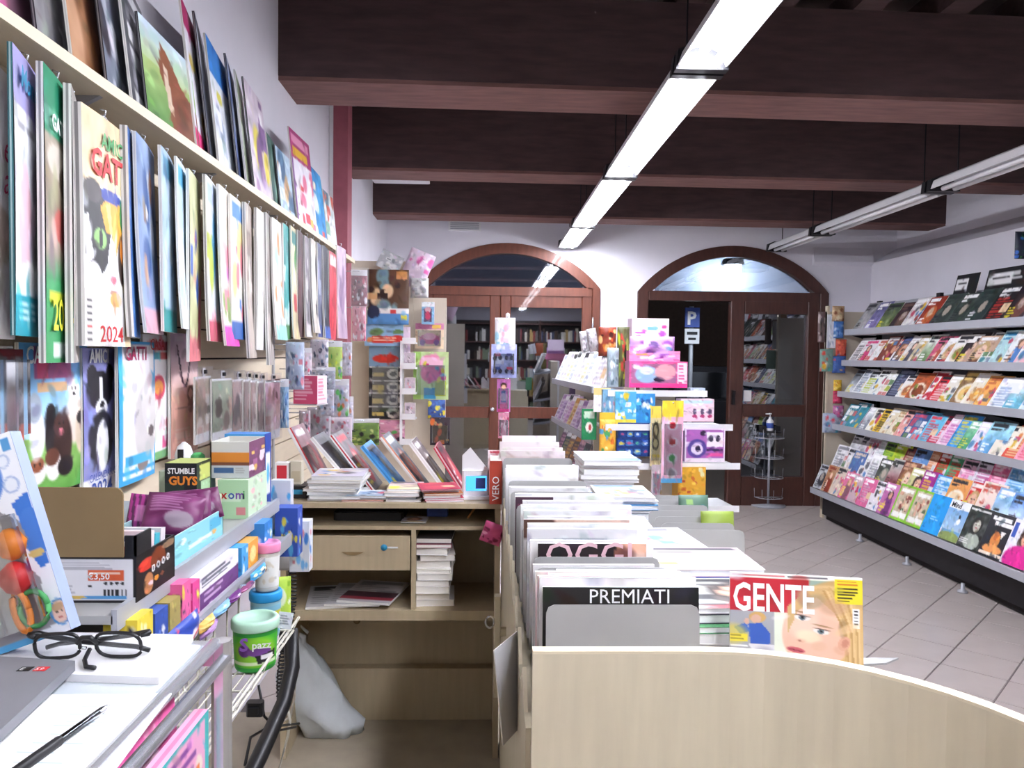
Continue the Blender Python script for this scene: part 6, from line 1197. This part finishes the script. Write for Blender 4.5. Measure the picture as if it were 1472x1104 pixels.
# ------------------------------------------------------------------ stepped toy shelves along the slat wall
ZA, ZB2 = 1.12, 1.035
ts = thing('toy_shelves', 'two stepped shelves of boxed toys against the slat wall', 'shelf', (0, 0, 0))
MB().box(-.95, -.505, 1.045, 1.86, ZA - .012, ZA).build('upper_shelf', 'divider_metal', ts); MB().box(-.507, -.499, 1.045, 1.86, ZA - .022, ZA + .008).build('upper_lip', 'grey_metal', ts)
MB().box(-.95, -.475, 1.045, 1.86, ZB2 - .012, ZB2).build('lower_shelf', 'divider_metal', ts); MB().box(-.477, -.469, 1.045, 1.86, ZB2 - .02, ZB2 + .008).build('lower_lip', 'grey_metal', ts)
for y in (1.05, 1.45, 1.84): MB().box(-.968, -.945, y, y + .02, .55, ZA + .2).build('bracket', 'grey_metal', ts)
TGp = 'boxed toys on the stepped shelves'
def cart(name, lab, x0, x1, y0, y1, z0, z1, front, side, top='d8d4d0', cat='box', m='gloss', open_top=False, rz=0.0):
    th = tag(ob(name, None, None, ((x0 + x1) / 2, (y0 + y1) / 2, z0), (0, 0, rz)), lab, cat, TGp)
    w, d, h = (x1 - x0) / 2, (y1 - y0) / 2, z1 - z0; mb = MB(); side.detail(int(y0 * 1e4), 24)
    mb.grid(front, lambda u, v: (-w + 2 * w * u, -d, h * (1 - v))); mb.grid(side, lambda u, v: (w, -d + 2 * d * u, h * (1 - v)))
    if open_top:
        t = .003; mb.box(-w, w, d - t, d, 0, h, top).box(-w, -w + t, -d, d, 0, h, top).box(-w + t, w - t, -d + .0004, -d + t, 0, h, top).box(w - t, w - .0004, -d + t, d - t, 0, h, top).box(-w + t, w - t, -d + t, d - t, 0, t, top)
    else: mb.box(-w, w - .0004, -d + .0004, d, 0, h, top)
    mb.build('carton', m, th); return th, w, d, h
# black carton with an open cardboard lid
pA, pB = W(60, 870, Y=1.10), W(196, 872, Y=1.10)
a = Art(80, 44, '232226').rect(.10, .06, .97, .95, 'e4e4e8').bars(.14, .12, .9, .3, 4, 'a8a8b0', 3, .7).bars(.14, .62, .5, .9, 4, 'b0b0b8', 4, .7).rect(.52, .30, .88, .52, 'd8603a').rect(.54, .33, .84, .38, 'f0c8b0').rect(.14, .86, .9, .92, '58a0d8').ell(.42, .88, .09, .03, 'd8b860').ell(.54, .64, .02, .03, '2a2a2c')
for k in range(4): a.ell(.70 + k * .055, .575, .018, .035, '2a2a30')
for k in range(14): a.rect(.66 + k * .018, .70, .667 + k * .018 + .006 * (k % 2), .84, '2a2a2e')
b = Art(44, 44, '1f1a1c').ell(.25, .3, .2, .14, 'c8382a').ell(.55, .35, .2, .3, '7a3a20').ell(.3, .75, .12, .24, 'b87a50').ell(.7, .55, .3, .12, '2a2426').ell(.85, .12, .2, .08, 'd8b080', .6)
for k, c_ in enumerate(('e8e8e8', 'c8c8cc', 'd8d8dc', 'e0e0e0')): b.ell(.42 + k * .13, .48 - k * .02, .045, .08, c_); b.ell(.42 + k * .13, .48 - k * .02, .02, .045, '2a2426')
b.ell(.35, .78, .06, .06, 'e8c8d0').ell(.5, .74, .06, .06, 'd88a30').ell(.65, .72, .05, .05, '8a4a30')
hb = W(130, 800, Y=1.10).z - ZA
th, w, d, h = cart('black_carton', 'black display carton with a white label and raised cardboard lid', pA.x - .01, pB.x, 1.10, 1.235, ZA, ZA + hb, a, b, '2a2a2c', open_top=True)
text('€3,50', .013, 'white_ink', th, (w * .05, -d - .0006, h * .51), bold=.02)
fl_, fh = pA.x, W(100, 700, Y=1.10).z - (ZA + hb)
n = 6; pts = [(-w - .015, 0), (w - .016, 0), (w - .016, fh - .012)] + [(w - .016 - .012 + .012 * math.cos(t * PI / 12), fh - .012 + .012 * math.sin(t * PI / 12)) for t in range(1, 7)] + [(-w - .015, fh)]
MB().prism(pts, -d - .004, -d - .001, ax='y').build('lid_flap', 'cardboard', th, (0, 0, h))
MB().box(w - .016, w, -d, -d + .003, h, h + .03).box(w - .003, w, -d, -d + .05, h, h + .03).build('corner_flap', 'black_plastic', th)
cols_ = ['e8e0e4', '3a5a98', 'f0d8d8', '48b0c0', 'd8d0d4']
for k in range(5): tag(MB().box(-.045, .045, -.008, .008, 0, .075 + .004 * (k % 3), cols_[k]).box(-.03, .03, -.0085, -.008, .05, .07, ['c86a78', 'e8e8ea', '8a4a50', 'f4f4f4', '4a70b0'][k]).build('booster_packet', 'gloss', None, (pB.x - .055, 1.128 + k * .02, ZA + .004), (R(-6), 0, 0)), '%s packet from the front inside the black carton' % ORD[k + 1], 'packet', 'packets in the black carton')
# magenta striped packet and purple bags
a = Art(30, 30, 'a83a88')
for k in range(6): a.poly([(k * .18 - .1, 0), (k * .18 - .02, 0), (k * .18 + .12, 1), (k * .18 + .02, 1)], '5a2a50')
a.rect(.25, .3, .8, .7, 'd890c0', .7)
p = W(198, 752, Y=1.38); tag(ob('striped_packet', pouch_mesh(a, .055, .07, .012, 'striped_packet'), None, (p.x - .004, 1.40, ZA + .03), (R(-15), R(8), R(15))), 'magenta striped packet standing behind the black carton', 'packet', TGp)
tag(MB().bevbox(-.06, .06, -.03, .03, 0, .028, .003).build('packet_stand', 'divider_metal', None, (p.x, 1.40, ZA + .0005)), 'low grey riser under the striped packet', 'riser')
for i, (x, y, Y_, s_, lab) in enumerate(((240, 742, 1.36, .085, 'dark purple candy bag lying left in the aqua tray'), (262, 752, 1.42, .08, 'dark purple candy bag lying right in the aqua tray'), (288, 752, 1.47, .07, 'small purple candy bag at the back of the aqua tray'))):
    a = Art(30, 30, '6a2a58').noise(.12, 5, 5, 95 + i).bars(.1, .15, .8, .55, 6, 'b890b0', i, .6).ell(.6, .7, .25, .18, '8a7a88')
    pp = W(x, y, Y=Y_); tag(ob('candy_bag', pouch_mesh(a, s_ * 1.15, s_, .022, 'candy_bag'), None, (pp.x + .004, Y_, ZA + .035), (R(-42), R(10 - 12 * i), R(18))), lab, 'bag', 'purple candy bags in the aqua tray')
a = Art(20, 20, '9ad4dc').rect(.1, .3, .6, .7, 'c8e8ec'); b = Art(50, 24, '8fd0da').bars(.3, .55, .75, .8, 1, 'e8f4f4', 2).ell(.2, .3, .05, .1, 'e8f4f8').rect(.7, .1, .95, .5, '5ab0d0').ell(.8, .6, .04, .08, 'e0b060')
cart('aqua_tray', 'open aqua display tray of purple candy bags', -.64, -.511, 1.255, 1.50, ZA + .0005, ZA + .055, a, b, 'b8dce0', open_top=True, cat='tray')
a = Art(50, 30, '23242a').rect(0, .55, .6, 1, '2f4a3a', .5); b = Art(20, 30, '2a3a2c').rect(.2, .1, .9, .5, 'c8d070').rect(.3, .55, .9, .9, 'a8c8a0')
pp = W(237, 735, Y=1.56); qq_ = W(283, 735, Y=1.56)
th, w, d, h = cart('game_carton', 'black and lime carton with white and orange lettering', pp.x, qq_.x, 1.56, 1.64, ZA + .06, ZA + .135, a, b, 'c0cc78')
text('STUMBLE', .0155, 'white_ink', th, (-w * .82, -d - .0006, h * .72), bold=.03, sx=.85); text('GUYS', .024, 'orange_ink', th, (-w * .75, -d - .0006, h * .42), bold=.04, sx=.95)
tag(MB().bevbox(-.06, .05, -.045, .04, 0, .0595, .002, 'c8d8b8').build('base_carton', 'gloss', None, ((pp.x + qq_.x) / 2 + .005, 1.60, ZA + .0003)), 'plain pale green carton under the black and lime one', 'box', TGp)
a = Art(40, 36, 'b4d8b0').rect(.1, .35, .75, .55, 'd0e4cc').rect(.6, .7, .9, .9, 'd88a90'); b = Art(30, 36, 'c8dcc0').confetti(12, ['e8a8b0', 'a8c8a0', 'd8d8c8', 'c85a60'], 97, (.1, .1, .9, .9), (.05, .12))
pp = W(290, 755, Y=1.60)
th, w, d, h = cart('green_carton', 'pale green carton with coloured letters on the upper shelf', pp.x + .012, -.512, 1.66, 1.80, ZA + .0005, ZA + .085, a, b, 'c8dcc0')
for k, (ch, mm) in enumerate(zip('xomi', ('red_ink', 'blue_ink', 'lilac_ink', 'green_ink'))): text(ch, .026, mm, th, (-w * .8 + k * .0155, -d - .0006, h * .52), bold=.02)
a = Art(50, 34, 'c8ccd0').rect(0, 0, 1, .3, 'd8d8d4').rect(0, .3, 1, .55, 'd8883a').rect(0, .55, 1, .65, '7a4a3a').rect(.1, .72, .6, .85, '4a6a98').bars(.65, .7, .95, .9, 3, 'a8a8ac', 3); b = Art(24, 34, '7a4a6a').confetti(8, ['d8b060', 'a86a90', 'e8d0d8', '4a3a68'], 98, (.1, .1, .9, .9), (.1, .2))
cart('orange_carton', 'grey and orange open carton stacked on the pale green one', -.60, -.516, 1.68, 1.80, ZA + .086, ZA + .165, a, b, 'd8d8d0', open_top=True)
a = Art(30, 40, '2f50b0').rect(0, 0, 1, .1, '58a8e0').rect(.2, .4, .8, .7, '3a60c0'); b = Art(20, 40, '28449a').rect(.2, .2, .8, .6, 'e8e8f0').ell(.5, .4, .2, .1, '58b0d8')
cart('blue_carton', 'deep blue carton behind the orange one', -.625, -.53, 1.845, 1.90, ZA - .08, ZA + .165, a, b, '4a90d8')
for i, (x0, x1, y0, y1, z0, z1, c, cs, lab) in enumerate(((-.515, -.46, 1.88, 1.93, .98, 1.10, '3a58b0', ['e8e8f0', 'e0d050', '58a8d8', '2a3a80'], 'blue and yellow pack at the far end of the shelves'), (-.54, -.49, 1.93, 1.96, 1.02, 1.16, 'd8d8da', ['58b0d8', 'b8c8d8', 'e8e8ea', '88a8c0'], 'grey card pack at the far shelf end'), (-.50, -.45, 1.96, 2.0, .92, 1.05, 'e0e4ea', ['4a88d0', '78b8e8', 'f4f4f4', 'd88a98'], 'white and blue pack hanging lowest at the far shelf end'))):
    th, w, d, h = cart('card_pack', lab, x0, x1, y0, y1, z0, z1, toyart(c, cs, 510 + i), toyart(c, cs, 520 + i, 8, 12, 20), c, 'pack')
fg = thing('toy_figure', 'small white and green toy figure behind the black and lime carton', 'figurine', (W(270, 690, Y=1.72).x, 1.72, ZA + .10))
MB().lathe([(.012, 0), (.017, .012), (.015, .03), (.008, .036)], 12).build('body', 'green_ink', fg, (.022, 0, 0)); MB().lathe([(.004, 0), (.016, .01), (.02, .03), (.014, .05), (.003, .06)], 14).build('head', 'white_plastic', fg, (-.008, 0, .0)); MB().box(-.014, -.002, -.021, -.018, .02, .045).build('face_mark', 'black_ink', fg)
tag(MB().bevbox(-.05, .05, -.035, .035, 0, .0985, .003, 'a8b4a0').build('base_carton', 'gloss', None, (fg.location.x, 1.72, ZA + .0006)), 'grey green carton under the toy figure', 'box', TGp)
# lower step
a = Art(20, 24, 'f0ecee').rect(.2, .2, .8, .5, 'd86a70'); b = Art(60, 26, 'f2eef2').rect(0, .45, 1, .95, '6a3a78').bars(.05, .08, .95, .4, 3, '5a5a68', 3).bars(.1, .55, .8, .85, 2, 'd8b8d8', 4)
cart('long_carton', 'long white and purple carton on the lower step', -.53, -.482, 1.30, 1.50, ZB2 + .0005, ZB2 + .062, a, b, 'f0eef0')
a = Art(20, 20, 'd86a30').rect(.2, .3, .8, .7, 'f0d8c0'); b = Art(20, 20, 'e8a040').ell(.5, .5, .3, .3, 'f4d890')
cart('orange_box', 'small orange box at the far end of the lower step', -.53, -.482, 1.56, 1.63, ZB2 + .0005, ZB2 + .055, a, b, 'e8b060')
for i, (y0, y1, h_, c, cs, lab) in enumerate(((1.07, 1.12, .07, 'e8d048', ['3a58b0', 'f4f0c0', '2a2a40'], 'yellow packet at the near end of the lower step'), (1.125, 1.17, .06, '3a58a8', ['e8d848', 'f0f0f4', '2a3a70'], 'blue and yellow packet, second on the lower step'), (1.175, 1.215, .06, 'a89858', ['c8b878', '8a7a48'], 'olive card on the lower step'), (1.22, 1.255, .075, 'e868a0', ['f4c0d8', '3a2a40', 'e8d050', 'c83a80'], 'bright pink pack on the lower step'), (1.26, 1.29, .065, 'd84a90', ['f4d0e0', '58a068', 'e8e850'], 'magenta pack on the lower step'), (1.51, 1.55, .06, '48a0d8', ['d8ecf8', '3a5a98', 'f0f0f0'], 'sky blue pack beside the orange box'), (1.66, 1.72, .075, '3a88d0', ['f0e058', 'e8f0f8', '2a4a90'], 'blue pack at the far end of the lower step'))):
    cart('small_pack', lab, -.53, -.483 + .001 * i, y0, y1, ZB2 + .0005, ZB2 + h_, toyart(c, cs, 530 + i, 6, 10, 12), toyart(c, cs, 540 + i, 6, 12, 14), c, 'pack')
# packs hanging in front of the lower lip
HGp = 'packs hanging from the lower step'
for i, (x0, y0, x1, y1, X_, c, cs, lab, kd) in enumerate(((236, 876, 284, 915, -.455, '2f4aa8', ['e0c848', 'e8e0e8', '3a3a80', 'd84a58'], 'long blue strip pack hanging below the lower step', 0), (286, 880, 305, 898, -.452, 'e8b860', ['f4d890', 'd8a048'], 'orange paper tag hanging below the lower step', 0), (287, 895, 310, 922, -.458, 'b890c8', ['e8d8f0', '7a5a98', 'd8a0b8'], 'lilac pack hanging below the lower step', 0), (306, 848, 328, 880, -.455, '88b8e0', ['d8ecf8', '58a0c8', 'f0f4f8'], 'pale blue pack hanging below the lower step', 0), (326, 826, 344, 862, -.455, '6a2a78', ['b880c0', '4a1a58', 'e0c8e8'], 'purple pack hanging below the lower step', 0), (344, 812, 362, 850, -.455, '8a3a6a', ['3a2a58', 'd8a0c0', '5a70b0'], 'plum pack hanging below the lower step', 0), (360, 780, 380, 826, -.455, '48a0d8', ['e8e0a0', '2a5a90', 'f4f4f4'], 'cyan pack hanging at the far end of the lower step', 0))):
    A_, B_ = W(x0, (y0 + y1) / 2, X=X_), W(x1, (y0 + y1) / 2, X=X_); zt, zb_ = min(W(x0, y0, X=X_).z, ZB2 - .004), W(x0, y1, X=X_).z
    th = tag(ob('hanging_pack', None, None, (X_ + .0, (A_.y + B_.y) / 2, zb_), (0, 0, PI / 2)), lab, 'pack', HGp)
    ob('pouch', pouch_mesh(toyart(c, cs, 560 + i, 9, 20, 16), B_.y - A_.y, zt - zb_, .010, 'hanging_pack'), th); MB().box(-.003, .003, -.001, .012, zt - zb_ - .004, zt - zb_ + .006).build('clip', 'chrome', th)
# white wire basket with slime tubs
wb = thing('wire_basket', 'cream wire basket holding tubs beside the glass counter', 'basket', (0, 0, 0))
ZW = .862; bx0, bx1, by0, by1 = -.545, -.425, 1.08, 1.70
def wires(lst, nm, r_=.0028):
    m_ = MB()
    for q in lst: m_.tube(q, r_, 4)
    return m_.build(nm, 'white_wire', wb)
for k in range(8):
    x = bx0 + (bx1 - bx0) * k / 7; wires([[(x, by0, ZW), (x, by1, ZW)]], 'floor_wire', .0022)
for k in range(9):
    y = by0 + (by1 - by0) * k / 8; wires([[(bx0, y, ZW + .15), (bx0, y, ZW), (bx1, y, ZW), (bx1 + .012, y, ZW + .03)]], 'cross_wire', .0022)
for x, z in ((bx0, ZW + .15), (bx0, ZW + .075), (bx1 + .012, ZW + .03), (bx1, ZW)): wires([[(x, by0, z), (x, by1, z)]], 'rim_wire', .0034)
wires([[(bx0, by0, ZW + .15), (bx0, by0, ZW), (bx1, by0, ZW), (bx1 + .012, by0, ZW + .03)], [(bx0, by1, ZW + .15), (bx0, by1, ZW), (bx1, by1, ZW), (bx1 + .012, by1, ZW + .03)]], 'end_wire', .0034)
for y in (by0 + .02, by1 - .02): wires([[(bx0, y, ZW + .15), (-.95, y, ZW + .15)]], 'wall_hook', .0034)
for k in range(12):
    y = 1.06 + k * .045; wires([[(-.548, y, .60), (-.548, y, 1.015)]], 'grid_wire', .002)
for k in range(5): wires([[(-.548, 1.06, .62 + k * .095), (-.548, 1.56, .62 + k * .095)]], 'grid_bar', .0026)
def tub(lab, loc, r_, h, colb, lid, lab_art, name='slime_tub', txt=None):
    th = thing(name, lab, 'tub', loc, (0, 0, R(16)), 'tubs in the wire basket')
    MB().lathe([(r_ * .86, 0), (r_ * .9, .004), (r_ * .98, h * .8), (r_, h * .82)], 24, colb).build('cup', 'gloss', th)
    MB().lathe([(r_ * 1.04, h * .8), (r_ * 1.06, h * .82), (r_ * 1.06, h * .96), (r_ * .98, h), (r_ * .8, h * 1.0), (r_ * .78, h * .975), (.001, h * .975)], 24, lid).build('lid', 'gloss', th)
    mb = MB(); mb.grid(lab_art, lambda u, v: ((r_ * (.915 + .07 * (1 - v))) * math.sin((u - .5) * 2.6) * 1.01, -(r_ * (.915 + .07 * (1 - v))) * math.cos((u - .5) * 2.6) * 1.01, h * (.1 + .62 * (1 - v))), True); mb.build('label_wrap', 'gloss', th); return th
a = Art(50, 30, '4ab838').ell(.5, .5, .42, .5, '88cc38', soft=.3).rect(.05, .82, .95, .92, 'd8e8c0').ell(.3, .45, .12, .2, '6a3a88').ell(.58, .5, .22, .14, '7a4a98').poly([(.5, .62), (.9, .5), (.92, .78), (.55, .88)], '2a2a2c').rect(.6, .62, .85, .74, 'e8e8e8')
pt = W(373, 968, Y=1.50); pt.x -= .008
th = tub('green slime tub with a purple label and pale lid', (pt.x, 1.50, ZW + .003), .043, .098, '3aa84a', 'b8e0c8', a)
text('S', .034, 'lilac_ink', th, (-.028, -.0455, .048), (PI / 2, 0, 0), bold=.03); text('pazz', .020, 'white_ink', th, (-.006, -.0462, .05), (PI / 2, 0, 0), bold=.02)
a = Art(40, 24, '88c0d8').rect(0, .2, 1, .8, 'd8d050').confetti(8, ['3a88c0', 'f0f0e0', '58b058', '4a4a58'], 580, (.1, .2, .9, .8), (.06, .14))
th = tub('tub with a bright blue lid behind the green one', (W(381, 900, Y=1.66).x, 1.665, ZW + .003), .033, .10, '9ac8d8', '2f98d8', a)
a = Art(40, 24, 'e8e8e4').confetti(8, ['b8a890', 'c8c8c4', '8a5a50', 'd8d0c0'], 581, (.1, .2, .9, .8), (.06, .14))
tub('tall clear tub with a pink lid stacked on the blue lidded one', (W(383, 860, Y=1.66).x, 1.665, ZW + .104), .027, .105, 'd8d4cc', 'e890b8', a)
a = Art(24, 30, 'b8d850').ell(.5, .4, .3, .2, 'e8f0d0').confetti(6, ['88b838', 'f0f4e0', '5a6a98'], 582)
tag(ob('lime_pouch', pouch_mesh(a, .05, .11, .012, 'lime_pouch'), None, (W(405, 900, Y=1.74).x, 1.72, ZW + .005), (0, 0, R(15))), 'lime green pouch standing behind the tubs', 'pouch')
tag(ob('price_tag', sheet_mesh(Art(12, 14, 'd8dce4').bars(.1, .2, .9, .8, 4, '6a7080', 3), .03, .034, .001, 'price_tag', 'print'), None, (W(411, 925, Y=1.62).x, 1.60, ZW + .04), (R(-8), R(10), R(10))), 'small silver printed tag clipped right of the green tub', 'tag')
tag(MB().bevbox(-.02, .02, -.012, .012, 0, .035, .004).box(-.012, .012, -.02, -.012, .01, .026).build('power_adapter', 'black_plastic', None, (W(367, 1025, Y=1.9).x, 1.9, W(367, 1028, Y=1.9).z)), 'black power adapter hanging below the wire basket', 'adapter')
# dark blister pack hanging left of the dog calendar
p, q_, ang = between(-14, 34, -.90, .12, 580)
th = tag(ob('toy_blister', None, None, ((p.x + q_.x) / 2, (p.y + q_.y) / 2, W(10, 655, Y=p.y).z), (0, 0, ang)), 'clear pack of dark toy figures at the left edge under the calendars', 'toy pack')
hh = W(10, 502, Y=p.y).z - W(10, 655, Y=p.y).z
ob('card', sheet_mesh(Art(24, 36, '5a5a60').confetti(14, ['2a2a2c', '7a7a80', '3a3a40', '9a9aa0'], 585, (0, .1, 1, .7), (.08, .2)).rect(0, 0, 1, .08, '8a3038').rect(0, .75, 1, .92, 'd8654a').rect(.3, .72, .7, .8, '4a88b8'), .12, hh, .003, 'toy_blister'), th)
MB().bevbox(-.05, .05, -.022, -.0005, .03, hh * .9, .01).build('blister', 'clear_plastic', th)
MB().tube([(0, -.01, hh + .004), (0, .06, hh + .004)], .003, 5).build('peg', 'chrome', th)

# ------------------------------------------------------------------ dark shelving behind the viewer, seen in the window reflections
bs = thing('dark_bookcase', 'dark bookcase behind the viewer, mirrored in the window glass', 'bookcase', (0, YB + .02, 0))
MB().box(-.95, 3.4, 0, .02, 0, 2.3).build('back', 'black_metal', bs)
for x in (-.95, .1, 1.2, 2.3, 3.37): MB().box(x, x + .03, .02, .32, 0, 2.3).build('upright', 'door_wood_dark', bs)
for k in range(6): MB().box(-.92, 3.37, .02, .32, .1 + k * .42, .13 + k * .42).build('shelf', 'door_wood_dark', bs)
r = random.Random(77)
for k in range(5):
    mb = MB(); x = -.9
    while x < 3.3:
        w = r.uniform(.02, .06); h = r.uniform(.18, .32)
        if r.random() < .8: mb.box(x, x + w, .08, .28, .131 + k * .42, .131 + k * .42 + h, r.choice(['8a3a3a', 'c8c0b0', '3a4a6a', '6a6a68', 'd8d4cc', '4a3a30', '2a2a30', '7a8a70', 'b89a60']))
        x += w + .003
    o = mb.build('book_row', 'print', bs); o['kind'] = 'stuff'
